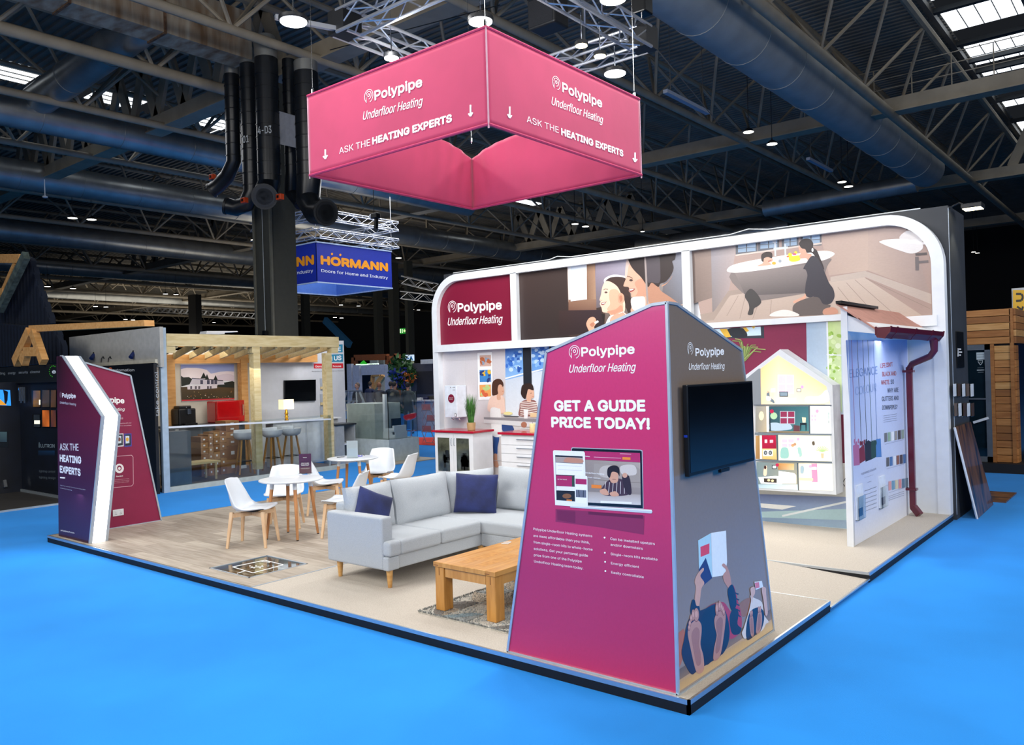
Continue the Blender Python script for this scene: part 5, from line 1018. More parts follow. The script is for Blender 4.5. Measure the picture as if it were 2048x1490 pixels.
# ------------------------------------------------------------ timber pergola stand behind the tables
pine = mat('pale_pine', 'd8c79a', .6, var=.08, scale=3, stretch=(6, 1, 6), var2='c6b07c'); pineo = mat('warm_pine', 'cf9d62', .6, var=.08, scale=3, stretch=(6, 1, 6), var2='bb8548')
XP = -12.6
def yz(px, py, x): v = WX(px, py, x); return v.y, v.z
ps = T('pergola_stand', 'pale timber pergola stand with a glass balustrade across the blue aisle', 'pergola', (-13.6, 5.4, FZ))
PZ = FZ+.07
MB().box((-15.05, 3.28, FZ), (XP-.02, 7.6, PZ)).build('floor_deck', mat('brown_vinyl', '6b5a4c', .5, var=.1, scale=2, stretch=(1, 7, 1)), ps)
MB().box((XP-.05, 3.28, FZ), (XP+.02, 7.62, FZ+.1)).build('base_rail', mat('grey_rail', 'b9bdb2', .5), ps)
ztb, zt = yz(333, 692, XP)[1], yz(335, 667, XP)[1]
MB().box((XP-.06, 3.38, ztb), (XP+.0, 7.5, zt)).build('top_beam', pine, ps)
for y0 in (3.40, 5.26, 7.32): MB().box((XP-.18, y0-.02, ztb-.13), (XP-.015, y0+.165, ztb)).build('beam_block', pine, ps)
for y0, n_ in ((5.27, 0), (7.14, 1)):
    MB().box((XP-.18, y0, FZ+.22), (XP-.02, y0+.16, ztb-.131)).build('post', pine, ps); MB().lathe((XP-.1, y0+.08, FZ), [(.05, 0), (.05, .02), (.022, .03), (.022, .22)], 12).build('post_foot', white, ps)
for y0, y2 in ((WX(335, 800, -14.84).y, WX(352, 800, -14.84).y), (WX(484, 800, -14.84).y, WX(497, 800, -14.84).y)): MB().box((-15.0, y0, PZ), (-14.84, y2, 2.5)).build('post', pineo, ps)
MB().box((-14.95, 3.9, 2.42), (-14.86, 8.6, 2.62)).build('rear_beam', pineo, ps)
for i in range(11):
    yy = 3.62+i*.375; MB().bar((-14.9, yy+.75, 2.58), (XP-.08, yy, ztb+.03), .05, .13).build('rafter', pine, ps)
for i in range(3): MB().box((-14.4+i*.6, 3.4, ztb+.06), (-14.35+i*.6, 7.4, ztb+.1)).build('batten', pineo, ps)
MB().box((XP-.05, 3.24, FZ), (XP+.03, 3.36, 3.05)).build('corner_profile', mat('pale_blue_profile', 'a9bccb', .4), ps)
MB().box((-15.25, 3.3, PZ), (-15.1, 7.0, 2.72)).build('rear_wall', mat('cream_wall', 'c9c3b6', .7, var=.02), ps)
MB().box((-15.3, 7.0, PZ), (-15.1, 9.66, 3.0)).build('side_wall', mat('grey_white_wall', 'ccd0d6', .7, var=.02), ps)
MB().box((XP+.004, 3.36, FZ+.1), (XP+.014, 7.2, yz(335, 853, XP)[1])).build('glass_panel', glass, ps); z_r = yz(335, 853, XP)[1]
MB().bar((XP+.01, 3.36, yz(335, 855, XP)[1]), (XP+.01, 7.2, yz(662, 838, XP)[1]), .03, .035).build('hand_rail', white, ps)
MB().box((XP-.35, 3.37, FZ+.1), (XP-.06, 3.85, 1.05)).build('grey_pedestal', mat('slate_paint', '4d5a66', .6), ps)
# picture, television, brand panel on its walls
zA = cv(320, 640, 7.45); zB = cv(500, 640, 7.45)
PW = lambda x, y: WX(x, y, -15.07)
pic = T('house_picture', 'landscape photograph of a long white house on the pergola stand wall', 'picture', PW(415, 765)); cs_ = [PW(*q) for q in zA(308,665, 1103,660, 1108,1185, 322,1215)]
MB().prism([v+Vector((-.03, 0, 0)) for v in cs_], (.028, 0, 0)).build('canvas', white, pic)
p = Print(PW, X_); p.grad(('7d8fd0', '8fa0da', 'b9c3e4', 'c9cbe0'), zA(308,665, 1103,660, 1108,900, 312,900), 4, 3)
p.poly('eadfe4', zA(310,735, 350,722, 400,712, 540,715, 640,728, 700,745, 730,775, 760,800, 830,785, 900,770, 1000,762, 1103,768, 1106,910, 312,860)); p.poly('d9cbd6', zA(850,830, 930,808, 1000,800, 1060,808, 1103,830, 1105,910, 850,900))
p.grad(('4a3a24', '5a4428', '33301c', '3a3220'), zA(312,1000, 1108,960, 1108,1180, 320,1195), 5, 3); p.poly('1c221c', zA(312,830, 350,855, 430,850, 480,880, 440,960, 318,990)); p.poly('1c241e', zA(860,950, 1080,910, 1108,925, 1108,1010, 860,1000))
for x_, t_, w_ in ((650, 780, 45), (700, 805, 35), (828, 820, 40)): p.poly('1b241d', zA(x_,t_, x_+w_,t_+90, x_-w_,t_+90))
p.poly('c9c5d0', zA(480,880, 940,905, 960,960, 850,965, 440,960)); p.poly('d9d4dc', zA(405,980, 850,960, 850,1015, 600,1035, 410,1035)); p.line('2a2430', zA(475,868, 940,902), 1.4)
for a in (600, 700, 760, 810): p.poly('4a4a60', zA(a,895, a+40,896, a+40,955, a,955))
for a in (450, 520, 570, 700, 740): p.poly('5a5560', zA(a,985, a+28,984, a+28,1028, a,1030))
for i in range(26): qq = random.Random(i); p.blob(('a8683a', 'c9b27a', 'e8e4e0')[i % 3], *zA(330+qq.random()*760, 1060+qq.random()*110)[0], .8, .7)
p.line('c8323c', zA(322,1200, 1108,1172), 2.6); p.build('printed_picture', pic)
tvb = T('stand_television', 'black television on the grey-white wall of the pergola stand', 'television', PW(600, 780)); q4 = [WX(*q, -15.06) for q in zB(510,900, 975,888, 975,1200, 512,1218)]
MB().prism([v+Vector((-.03, 0, 0)) for v in q4], (.05, 0, 0)).build('housing', black, tvb); MB().prism([v+Vector((.021, 0, 0)) for v in [q4[0]*.98+q4[2]*.02, q4[1]*.98+q4[3]*.02, q4[2]*.98+q4[0]*.02, q4[3]*.98+q4[1]*.02]], (.002, 0, 0)).build('screen', MATS['dark_screen'], tvb)
bd = T('brand_sign', 'blue and red lettered sign on the grey-white wall, partly behind the pergola post', 'sign', PW(670, 710))
p = Print(lambda x, y: WX(x, y, -15.095), X_)
p.poly('2f86a8', zB(1240,370, 1380,362, 1380,480, 1240,484)); p.poly('2f86a8', zB(1072,520, 1385,508, 1385,622, 1072,626)); p.poly('cf2d36', zB(950,650, 1388,645, 1390,718, 952,722))
p.text('f2f6f8', 'E', zB(1310,462)[0], zB(1352,460)[0], 10.5, .03); p.text('f2f6f8', 'BAUHAUS'[:4], zB(1078,612)[0], zB(1225,605)[0], 10.5, .03); p.text('f2f6f8', 'US', zB(1255,602)[0], zB(1360,594)[0], 11, .03)
p.text('f8f2f2', 'Genau mein house', zB(972,706)[0], zB(1358,700)[0], 5, .02, res=2); p.text('3a3f46', 'Bespoke High Performance Homes', zB(922,772)[0], zB(1395,762)[0], 2.4, 0, res=1)
p.build('printed_sign', bd)
for i, yy in enumerate((1030, 1265, 1450)):
    a, b = WX(*zB(1040, yy-160)[0], -15.095), WX(*zB(1110, yy)[0], -15.095)
    o = T('wall_niche', 'recessed wall niche with a wooden sill, %s of three beside the pergola post' % ('top', 'middle', 'bottom')[i], 'niche', (-15.09, a.y, b.z)); MB().box((-15.098, a.y, b.z), (-15.09, b.y, a.z)).build('recess', mat('niche_grey', 'a9b0ba', .6), o); MB().box((-15.09, a.y, b.z), (-15.05, b.y, b.z+.07)).build('sill', pine, o)
# counter with fridge and coffee machine
a, b = yz(345, 850, -14.3), yz(494, 842, -14.3)
o = MB().box((-14.95, a[0], 1.0), (-14.3, b[0]+.02, 1.05)).build('worktop', mat('charcoal_worktop', '2f3438', .4)); tag(o, 'dark grey counter top under the red fridge and the coffee machine', 'worktop')
o = T('counter_base', 'low charcoal counter body with white frame behind the cardboard boxes', 'counter', (-14.6, 4.6, PZ)); MB().box((-14.9, a[0]+.1, PZ), (-14.4, b[0], 1.0)).build('body', mat('slate_paint2', '3b444c', .6), o)
for q in (((-14.4, a[0]+.1, PZ), (-14.37, a[0]+.17, 1.0)), ((-14.4, a[0]+.1, PZ), (-14.37, b[0], PZ+.07))): MB().box(*q).build('white_frame', white, o)
a, b = WX(*zA(848, 1225)[0], -14.4), WX(*zA(1270, 1560)[0], -14.4)
fr = T('red_fridge', 'glossy red retro table-top fridge on the dark counter', 'fridge', (-14.6, (a.y+b.y)/2, 1.05)); yb_ = b.y
MB().box((-14.85, a.y, 1.052), (-14.45, yb_, a.z+.02)).build('cabinet', mat('fridge_red', 'b01014', .15, coat=.8, var=.05), fr, bevel=.03, seg=3); MB().box((-14.45, a.y, 1.06), (-14.40, yb_, a.z+.02)).build('door', MATS['fridge_red'], fr, bevel=.02, seg=3); MB().bar((-14.38, yb_-.06, 1.2), (-14.38, yb_-.06, 1.45), .02).build('handle', chrome, fr)
a, b = WX(*zA(265, 1285)[0], -14.5), WX(*zA(545, 1560)[0], -14.5)
cm = T('coffee_machine', 'black bean-to-cup coffee machine on the dark counter', 'coffee machine', (-14.6, a.y, 1.05)); ym = (a.y+b.y)/2
MB().box((-14.85, a.y+.02, 1.052), (-14.5, b.y, a.z-.06)).build('body', MATS['black_plastic'], cm, bevel=.03); MB().box((-14.8, a.y+.06, a.z-.07), (-14.55, b.y-.08, a.z)).build('bean_hopper', black, cm, bevel=.02); MB().box((-14.5, a.y+.1, 1.052), (-14.38, b.y-.04, 1.1)).build('drip_tray', black, cm); MB().box((-14.5, ym-.03, 1.3), (-14.42, ym+.05, 1.42)).build('spout', chrome, cm); disc(Vector((-14.49, ym-.02, 1.45)), .012, white, cm, 'light')
# table lamp
l_ = WX(*zB(545, 1475)[0], -13.9); lp = T('table_lamp', 'lit table lamp with cream shade and gold base on the white bar', 'lamp', (-13.9, l_.y, 1.03))
st_, sb_ = WX(570, 799, -13.9).z, WX(570, 818.5, -13.9).z
MB().lathe((-13.9, l_.y, 1.03), [(.05, 0), (.05, .02), (.03, .04), (.045, .09), (.03, .12), (.045, .17), (.03, .2), (.02, sb_-1.03+.02)], 16).build('base', mat('gold_metal', 'b98a2c', .2, .9), lp, smooth=True)
MB().box((-14.0, l_.y-.14, sb_), (-13.8, l_.y+.14, st_)).build('lamp_shade', mat('cream_shade', 'fff0cc', .7, emit='ffe2a6', estr=.9), lp)
light('lamp_light', 'POINT', (-13.6, l_.y, sb_+.1), 6, (1, .85, .6), .1)
light('pergola_light', 'AREA', (-13.7, 5.2, 2.5), 26, (1, .93, .82), 1.2, 3, (-14.3, 5.2, 0)); light('side_wall_light', 'AREA', (-13.2, 8.2, 3.3), 40, (1, .95, .95), .8, .8, (-15, 8.2, 1.3))
o = T('white_bar', 'white bar counter with panelled front in the pergola stand', 'counter', (-14, 6.5, PZ))
a, b = yz(522, 850, -13.75), yz(662, 842, -13.75)
MB().box((-14.15, a[0]-.1, 1.0), (-13.72, b[0]+.3, 1.03)).build('bar_top', white, o); MB().box((-14.1, a[0]+.35, PZ), (-13.8, b[0]+.25, 1.0)).build('bar_front', mat('panel_grey', 'c9ccd2', .5), o)
for i in range(4): MB().box((-13.8, a[0]+.45+i*.42, PZ+.05), (-13.785, a[0]+.80+i*.42, .95)).build('panel', mat('panel_grey2', 'd4d7dc', .5), o)
# bar stools
def make_stool(c):
    s = T('bar_stool', 'x', 'stool', (0,0,0), 'grey bar stools at the white bar')
    prof = [(.01, 0), (.14, .0), (.2, .03), (.23, .09), (.235, .16), (.225, .16), (.2, .07), (.12, .03), (.01, .025)]
    MB().lathe((0, 0, .72), prof, 20, sx=.95, sy=1).build('seat', mat('stool_grey', 'c2c8d2', .5), s, smooth=True)
    MB().grid(lambda u, v: Vector((-.20*math.cos((u-.5)*2.2)*1.0, .22*math.sin((u-.5)*2.2), .80+.13*v)), 10, 4).build('backrest', MATS['stool_grey'], s, smooth=True, solid=.012)
    for a in (.78, 2.36, 3.93, 5.5): MB().bar((.11*math.cos(a), .11*math.sin(a), .72), (.23*math.cos(a), .23*math.sin(a), PZ), .035, .03).build('leg', mat('stool_oak', 'b4823f', .5), s)
    pts = [(.18*math.cos(a), .18*math.sin(a), .26) for a in (.78, 2.36, 3.93, 5.5)]; MB().path(pts, .008, 6, closed=True).build('foot_ring', black, s)
    return s
bs = make_stool(0); pts = [(-13.35, WX(545, 900, -13.35).y), (-13.35, WX(583, 900, -13.35).y), (-13.35, WX(489, 900, -13.35).y)]
bs.location = (*pts[0], 0); bs['label'] = 'grey bar stool just right of the middle pergola post'; dup(bs, (*pts[1], 0), .2, 'grey bar stool below the gold table lamp'); dup(bs, (*pts[2], 0), -.3, 'grey bar stool between the boxes and the middle pergola post')
# low bench and cardboard boxes
zC = cv(320, 820, 7.84)
a, b = WX(*zC(300, 720)[0], -13.3), WX(*zC(865, 730)[0], -13.3)
bn_ = T('low_table', 'low pale wooden table in front of the cardboard boxes', 'table', (-13.3, a.y, PZ)); zt_ = .36
MB().box((-13.6, a.y, zt_-.04), (-13.1, b.y, zt_)).build('top', pine, bn_, bevel=.005)
for x_ in (-13.55, -13.15):
    for y_ in (a.y+.12, b.y-.08): MB().tube((x_, y_, PZ), (x_, y_, zt_-.04), .026, n=10).build('leg', pine, bn_)
kraft = [mat('kraft_%s' % n, c, .8, var=.05) for n, c in (('a', '8f6640'), ('b', '9c7248'), ('c', '82593a'))]
def carton(x, y, z, dy, dz, dx, lab, k):
    o = T('cardboard_box', lab, 'box', (x-dx/2, y+dy/2, z), 'cardboard boxes on the pergola stand'); MB().box((x-dx, y+.004, z), (x, y+dy-.004, z+dz-.006)).build('carton', kraft[k % 3], o)
    MB().box((x, y+dy*.35, z+dz*.35), (x+.002, y+dy*.6, z+dz*.6)).build('white_sticker', white, o); MB().box((x-dx, y+dy*.46, z+dz-.0065), (x, y+dy*.54, z+dz-.004)).build('tape', mat('tape', 'b08a5c', .4), o)
ys = [WX(x_, 920, -13.75).y for x_ in (402, 417, 428, 441, 454, 481)]
names = ('leftmost column', 'second column', 'third column', 'fourth column', 'wide right column')
hts = ([.16, .16, .15, .13, .13, .12], [.17, .17, .15, .14, .13, .13], [.17, .17, .17, .15, .14, .13], [.18, .18, .17, .16, .15, .1], [.3, .3, .17, .14, .12, .12])
for ci in range(5):
    z = PZ
    for r_ in range(6): carton(-13.75-(.0 if ci < 4 else .02), ys[ci], z, ys[ci+1]-ys[ci], hts[ci][r_], .42, 'cardboard box in the %s of the stack, %s' % (names[ci], ('bottom one', 'second from the bottom', 'third from the bottom', 'fourth from the bottom', 'fifth from the bottom', 'topmost')[r_]), ci+r_); z += hts[ci][r_]
o = MB().prism([WX(*q, -15.3) for q in ((412, 668), (414, 662), (475, 662), (476, 664), (450, 665), (449, 668))], (-.3, 0, 0)).build('projector_box', white); tag(o, 'white ceiling unit seen just above the pergola beam', 'unit')
# ------------------------------------------------------------ home automation stand, left background
o = T('automation_wall', 'off-white fabric-topped wall with a black printed front, left of the pergola stand', 'partition wall', (-14.4, 3.2, FZ)); YA = 3.15
MB().box((-16.5, YA+.05, 2.3), (-12.5, YA+.12, 3.06)).build('fabric_top', mat('grey_fabric_wall', 'aeada8', .85, bump=.2, bscale=6), o)
MB().box((-16.5, YA, 2.37), (-12.6, YA+.06, 2.45)).build('cream_rail', mat('cream_rail', 'c9c6b8', .6), o)
MB().box((-16.3, YA-.06, FZ), (-12.55, YA, 2.38)).build('black_front', mat('night_panel', '0d1119', .5), o)
p = Print(lambda x, y: WY(x, y, YA-.063), -Y_); zq = cv(170, 700, 4.137)
p.text('e8ecf0', 'automation', zq(228,176)[0], zq(408,176)[0], 6.6, .012, res=3); p.blob('e8744c', *zq(209,160)[0], 4, 4)
c_a, c_b = WY(*zq(615,548)[0], YA-.063), WY(*zq(606,128)[0], YA-.063); c_b.x = c_a.x
lettering(p.mb, 'take control...', c_a, c_b, .18, -Y_, 'e8ecf0', 0, res=4, up=(-1,0,0), lift=.002); p.build('lettering', o)
for px, py in ((188, 709), (267, 706)): c = WY(px, py, YA+.05); t_ = T('spot_clamp', 'small dark blue spot lamp clipped to the off-white wall, %s one' % ('left' if px < 200 else 'right'), 'lamp', c, 'clip lamps on the off-white wall'); MB().tube(c, c+Vector((.05, -.08, -.09)), .035, .045, 10).build('head', mat('navy_plastic', '1c2a5c', .4), t_); MB().bar(c+Z_*.05, c, .03).build('clip', black, t_)
for px in (199, 213): c = WY(px, 722, YA); o = MB().path([c+Vector((0, .03, -.03)), c+Vector((.02, .03, .05)), c+Vector((.1, .03, .09)), c+Vector((.14, .03, .04))], .008, 6).build('cable', black); tag(o, 'black cable loop over the top of the black panel, %s one' % ('left' if px < 205 else 'right'), 'cable')
# dark showroom booth at far left
navyw = mat('showroom_navy', '0a1220', .5, var=.2, scale=3); bt = T('dark_showroom', 'dark navy showroom booth with gable top at the left edge', 'booth', (-15, 2, FZ))
YB = 1.81
MB().box((-15.45, .2, FZ), (-12.95, 1.9, FZ+.02)).build('floor_mat', mat('dark_vinyl', '3a3836', .5), bt); MB().box((-12.97, .0, FZ), (-12.92, 1.9, FZ+.03)).build('floor_edge', mat('edge_grey', '9aa6ae', .4), bt)
MB().box((-15.5, YB, FZ), (-12.96, YB+.08, 2.1)).build('rear_wall', navyw, bt); MB().box((-15.55, -1.5, FZ), (-15.45, YB, 2.1)).build('side_wall', navyw, bt)
MB().box((-15.45, YB-.03, FZ+.02), (-12.96, YB, FZ+.07)).build('skirting', mat('edge_grey2', '6d757c', .4), bt)
zf_ = cv(0, 500, 5.73); YC = 1.74
f0, f1 = WY(0, 735, YC), WY(113, 722, YC); f2 = WY(113, 764, YC)
MB().box((-16.4, YC, f2.z), (f1.x+.05, YC+.1, f1.z-.05)).build('fascia', mat('fascia_black', '14181c', .5), bt)
p = Print(lambda x, y: WY(x, y, YC-.003), -Y_)
for b, a, c_ in (('lighting', (-60,1430), (58,1426)), ('energy', (93,1425), (178,1420)), ('security', (215,1418), (320,1412)), ('cinema', (346,1412), (456,1406))): p.text('9aa2a8', b, zf_(*a)[0], zf_(*c_)[0], 6.2, 0, res=3)
p.text('dfe8ec', 'e', zf_(598,1414)[0], zf_(640,1413)[0], 9.5, .03)
for i in range(9): a = 1.1+i*.42; p.blob('3fae2c', *zf_(610+44*math.cos(a), 1390-62*math.sin(a))[0], 1.1, 1.2)
p.build('lettering', bt)
pleat = mat('pleated_navy', '101a2b', .9, var=.1)
def gable(pix, y, nm, dep=.3):
    P_ = [WY(*q, y) for q in pix]; mb = MB(); n = len(P_)
    xs = [v.x for v in P_]; x0, x1 = min(xs), max(xs); N = max(4, int((x1-x0)/.09))
    def top(x):
        best = -9
        for i in range(n):
            a, b = P_[i], P_[(i+1) % n]
            if (a.x-x)*(b.x-x) <= 0 and abs(a.x-b.x) > 1e-6: best = max(best, a.z+(b.z-a.z)*(x-a.x)/(b.x-a.x))
        return best
    zb = min(v.z for v in P_)
    for i in range(N):
        xa, xb = x0+(x1-x0)*i/N, x0+(x1-x0)*(i+1)/N; d = .03 if i % 2 else 0
        ta, tb = top(xa+1e-4), top(xb-1e-4)
        mb.prism([(xa, y-d, zb), (xb, y-d, zb), (xb, y-d, max(tb, zb+.01)), (xa, y-d, max(ta, zb+.01))], (0, .1, 0))
    return mb.build(nm, pleat, bt, kind='stuff')
gable(zf_(0,690, 290,70, 350,90, 450,420, 600,840, 0,840), 2.6, 'pleated_cloth'); gable(zf_(0,840, 640,900, 690,1030, 715,1100, 715,1290, 0,1290), 2.45, 'pleated_cloth')
def tbar(pix, y, w_, nm, mt, par):
    for a, b in zip(pix, pix[1:]): MB().bar(WY(*a, y), WY(*b, y), .12, w_).build(nm, mt, par)
tbr = T('timber_gable_frame', 'timber rafters and slate edge of the gable at the top left edge', 'timber frame', WY(20, 560, 2.3))
tbar(zf_(-200,100, 250,100), 2.3, .19, 'rafter', pineo, tbr); tbar(zf_(-200,480, 60,480), 2.3, .16, 'rafter', pineo, tbr); tbar(zf_(195,150, -60,720), 2.32, .1, 'rafter', pineo, tbr)
MB().bar(WY(*zf_(300,60)[0], 2.2), WY(*zf_(0,680)[0], 2.2), .12, .18).build('slate_edge', mat('slate_green', '4d5a55', .9, bump=1, bscale=12, var=.3), tbr)
af = T('timber_letter_frame', 'A-shaped timber trestle carrying a long timber beam above the dark fascia', 'timber frame', WY(60, 700, 1.7)); ya = 1.68
tbar(zf_(185,1290, 350,935), ya, .2, 'leg', pineo, af); tbar(zf_(505,1285, 385,935), ya, .16, 'leg', pineo, af); tbar(zf_(300,1165, 460,1165), ya-.01, .17, 'cross_bar', pineo, af); tbar(zf_(270,1290, 300,1180), ya, .2, 'foot_block', pineo, af)
b0_, b1_ = WY(57, 655, ya), WY(288, 643, 1.9)
bq = [WY(57, 651, ya), WY(288, 640, ya+.0), WY(289, 652, ya), WY(57, 664, ya)]; MB().prism(bq, (0, .16, 0)).build('beam', pineo, af)
mb = MB(); p = Print(lambda x, y: WY(x, y, YB-.003), -Y_); z11 = cv(0, 740, 4.967)
p.text('8fa0a8', 'LUTRON', z11(405,770)[0], z11(542,772)[0], 9, .012); p.blob('5f6f78', *z11(390,745)[0], 1.6, 6); p.text('66727c', 'lighting control', z11(390,1015)[0], z11(550,1020)[0], 5.5, 0, res=2); p.text('66727c', 'lighting design', z11(390,1075)[0], z11(552,1085)[0], 5.5, 0, res=2)
p.grad(('10304e', '123a5e', '0b1a2c', '0b1a2c'), z11(380,800, 545,800, 545,850, 380,850), 2, 2); p.build('wall_lettering', bt)
k = 0
for (x0, y0, x1, y1, c1_, c2_) in ((325,200,405,370,'3a2a18','6a4a20'), (415,195,495,372,'2a2620','3a2c22'), (500,195,560,375,'33261c','4a3020'), (415,395,495,568,'b45a20','5a2c14'), (500,395,560,570,'5a3018','2a1a28'), (330,440,400,570,'1a2026','11161c')):
    k += 1; a, b = WY(*z11(x0,y0)[0], YB-.01), WY(*z11(x1,y1)[0], YB-.01)
    o = T('display_screen', 'small glowing picture panel in the dark booth, %s' % ('upper row left', 'upper row middle', 'upper row right', 'lower row middle', 'lower row right', 'lower row left')[k-1], 'screen', a, 'picture panels in the dark booth'); MB().box((a.x, YB-.03, b.z), (b.x, YB-.001, a.z)).build('frame', black, o)
    p = Print(lambda x, y: WY(x, y, YB-.031), -Y_); p.grad((c1_, c2_, c1_, c2_), z11(x0+5,y0+5, x1-5,y0+5, x1-5,y1-5, x0+5,y1-5), 2, 2)
    if k in (1, 6): p.poly('f2ead0', z11(x0+62 if k == 1 else x0+10, y0+95 if k == 1 else y0+60, x0+76 if k == 1 else x0+66, y0+95 if k == 1 else y0+60, x0+76 if k == 1 else x0+66, y0+145 if k == 1 else y0+96, x0+62 if k == 1 else x0+10, y0+145 if k == 1 else y0+96))
    p.build('lit_picture', o, SCREENP)
PS2 = lambda x, y: WX(x, y, -15.44)
o = T('blue_screen', 'bright blue screen with dark figures at the left edge of the photograph', 'screen', PS2(10, 790)); p = Print(PS2, X_); p.poly('2f8fe8', z11(-120,190, 100,200, 110,355, -120,345)); p.poly('0a1018', z11(30,195, 80,215, 75,300, 60,340, 45,330, 40,250)); p.poly('c98a2c', z11(-60,345, 0,290, 70,350)); p.poly('0a1018', z11(-110,200, 0,210, -10,330, -110,340)); p.build('lit_picture', o, SCREENP)
o = T('dim_screen', 'dim grey screen lower at the left edge, under the blue screen', 'screen', PS2(5, 870)); p = Print(PS2, X_); p.poly('0e1216', z11(-120,600, 80,605, 80,770, -120,760)); p.grad(('2a3a3e', '33454a', '22303a', '1a2228'), z11(-110,612, 68,615, 68,715, -110,712), 2, 2); p.build('lit_picture', o, SCREENP)
o = T('glass_tubes', 'small chrome tube display on the wall of the dark booth', 'display', WY(*z11(220,220)[0], YB)); 
for i in range(4): a = WY(*z11(192+i*16,170)[0], YB-.06); MB().tube(a, a-Z_*(.27+.04*(i % 2)), .02, n=8).build('tube', chrome, o)
o = T('sound_stand', 'small silver floor device near the booth edge at the left', 'device', WY(*z11(40,1100)[0], YB-.3)); a = WY(*z11(30,1040)[0], YB-.3); b = WY(*z11(55,1170)[0], YB-.3); MB().bar(a, b, .07, .07).build('body', chrome, o, bevel=.01)
# ------------------------------------------------------------ glass display case and the middle distance
gc = T('glass_case', 'tall glass display case on a pale plinth in the aisle behind the chairs', 'display case', (-13.2, 9.1, FZ))
pa = G(779, 926, FZ); pb = G(812, 919, FZ); pd_ = G(724, 913, FZ)
cx0, cx1, cy0, cy1 = -14.2, pa.x, pa.y, pa.y+1.0
zpl = WY(779, 880, cy0).z
plm = mat('plinth_white', 'b9c4c4', .5)
MB().box((cx0, cy0, FZ+.02), (cx1, cy1, zpl)).build('plinth', plm, gc); MB().box((cx0-.25, cy0-.2, FZ), (cx1+.45, cy1+.25, FZ+.02)).build('base_plate', mat('pale_base', 'b3ab9c', .6), gc)
ztop = WY(779, 785, cy0).z
for a, b in (((cx0+.2, cy0+.02), (cx1-.02, cy0+.03)), ((cx1-.03, cy0+.02), (cx1-.02, cy1-.02)), ((cx0+.2, cy1-.03), (cx1-.02, cy1-.02))): MB().box((*a, zpl), (*b, ztop)).build('glass_pane', glass, gc)
MB().box((cx0+.12, cy0+.06, zpl), (cx1-.55, cy1-.1, WY(750, 808, cy0).z)).build('white_block', mat('block_white', 'bcc6c2', .5), gc)
o = T('window_sample', 'white window corner sample inside the glass case', 'window sample', (cx1-.4, cy0+.5, zpl)); zz = WY(785, 858, cy0).z
for q in (((cx1-.54, cy0+.3, zpl+.003), (cx1-.1, cy0+.7, zz-.1)), ((cx1-.50, cy0+.28, zz-.1), (cx1-.12, cy0+.36, zz-.02)), ((cx1-.50, cy0+.28, zz-.02), (cx1-.42, cy0+.36, ztop-.05)), ((cx1-.2, cy0+.3, zpl+.1), (cx1-.13, cy0+.7, zz+.05))): MB().box(*q).build('frame_piece', white, o)
MB().box((cx1-.3, cy0+.35, zz), (cx1-.26, cy0+.65, zz+.22)).build('dark_core', satin_black, o)
kn = T('grey_kiosk', 'grey open-sided kiosk with dark top, beside the right pergola post', 'counter', (-13.5, 8.0, FZ))
a, b = WX(670, 850, -13.4), WX(713, 850, -13.4); zk = a.z
kx = -13.4
MB().box((kx-.55, a.y, zk-.03), (kx, b.y, zk+.01)).build('top', MATS['charcoal_worktop'], kn)
kg = mat('kiosk_grey', 'a9aeb2', .6); ym = a.y+(b.y-a.y)*.45
MB().box((kx-.5, a.y+.02, FZ), (kx-.03, ym, zk-.03)).build('solid_side', kg, kn); MB().box((kx-.5, b.y-.05, FZ), (kx-.03, b.y-.02, zk-.03)).build('side_panel', kg, kn); MB().box((kx-.5, ym, FZ), (kx-.46, b.y-.05, zk-.03)).build('back_panel', kg, kn)
MB().box((kx-.46, ym, FZ+.45), (kx-.03, b.y-.05, FZ+.48)).build('shelf', white, kn); MB().box((kx-.46, ym, FZ), (kx-.03, b.y-.05, FZ+.06)).build('base', kg, kn)
# step ladder
lc = G(712, 900, FZ); ly = 11.3; lx = WY(708, 845, ly).x; ztl = WY(708, 783, ly).z
sl = T('step_ladder', 'aluminium step ladder standing behind the grey kiosk', 'ladder', (lx, ly, FZ)); al2 = mat('ladder_aluminium', 'a9b2b8', .35, .7)
hw = (WY(735, 845, ly).x-WY(683, 845, ly).x)/2*1.25
for sx in (-1, 1):
    for sy in (-1, 1): MB().bar((lx+sx*.22, ly+sy*.06, ztl), (lx+sx*hw, ly+sy*.45, FZ), .03, .055).build('rail', al2, sl)
MB().box((lx-.26, ly-.14, ztl), (lx+.26, ly+.12, ztl+.04)).build('top_step', al2, sl)
for i in range(5): t = (i+1)/6; w_ = .22+(hw-.22)*t; MB().box((lx-w_, ly-.06-.39*t-.04, ztl-(ztl-FZ)*t-.015), (lx+w_, ly-.06-.39*t+.04, ztl-(ztl-FZ)*t+.015)).build('step', al2, sl)
o = MB().lathe((lx-.05, ly-.36, WY(703, 850, ly).z), [(.11, 0), (.13, .2), (.12, .2), (.1, .02)], 16).build('bucket', satin_black, smooth=True); tag(o, 'small black bucket on the step of the ladder', 'bucket')
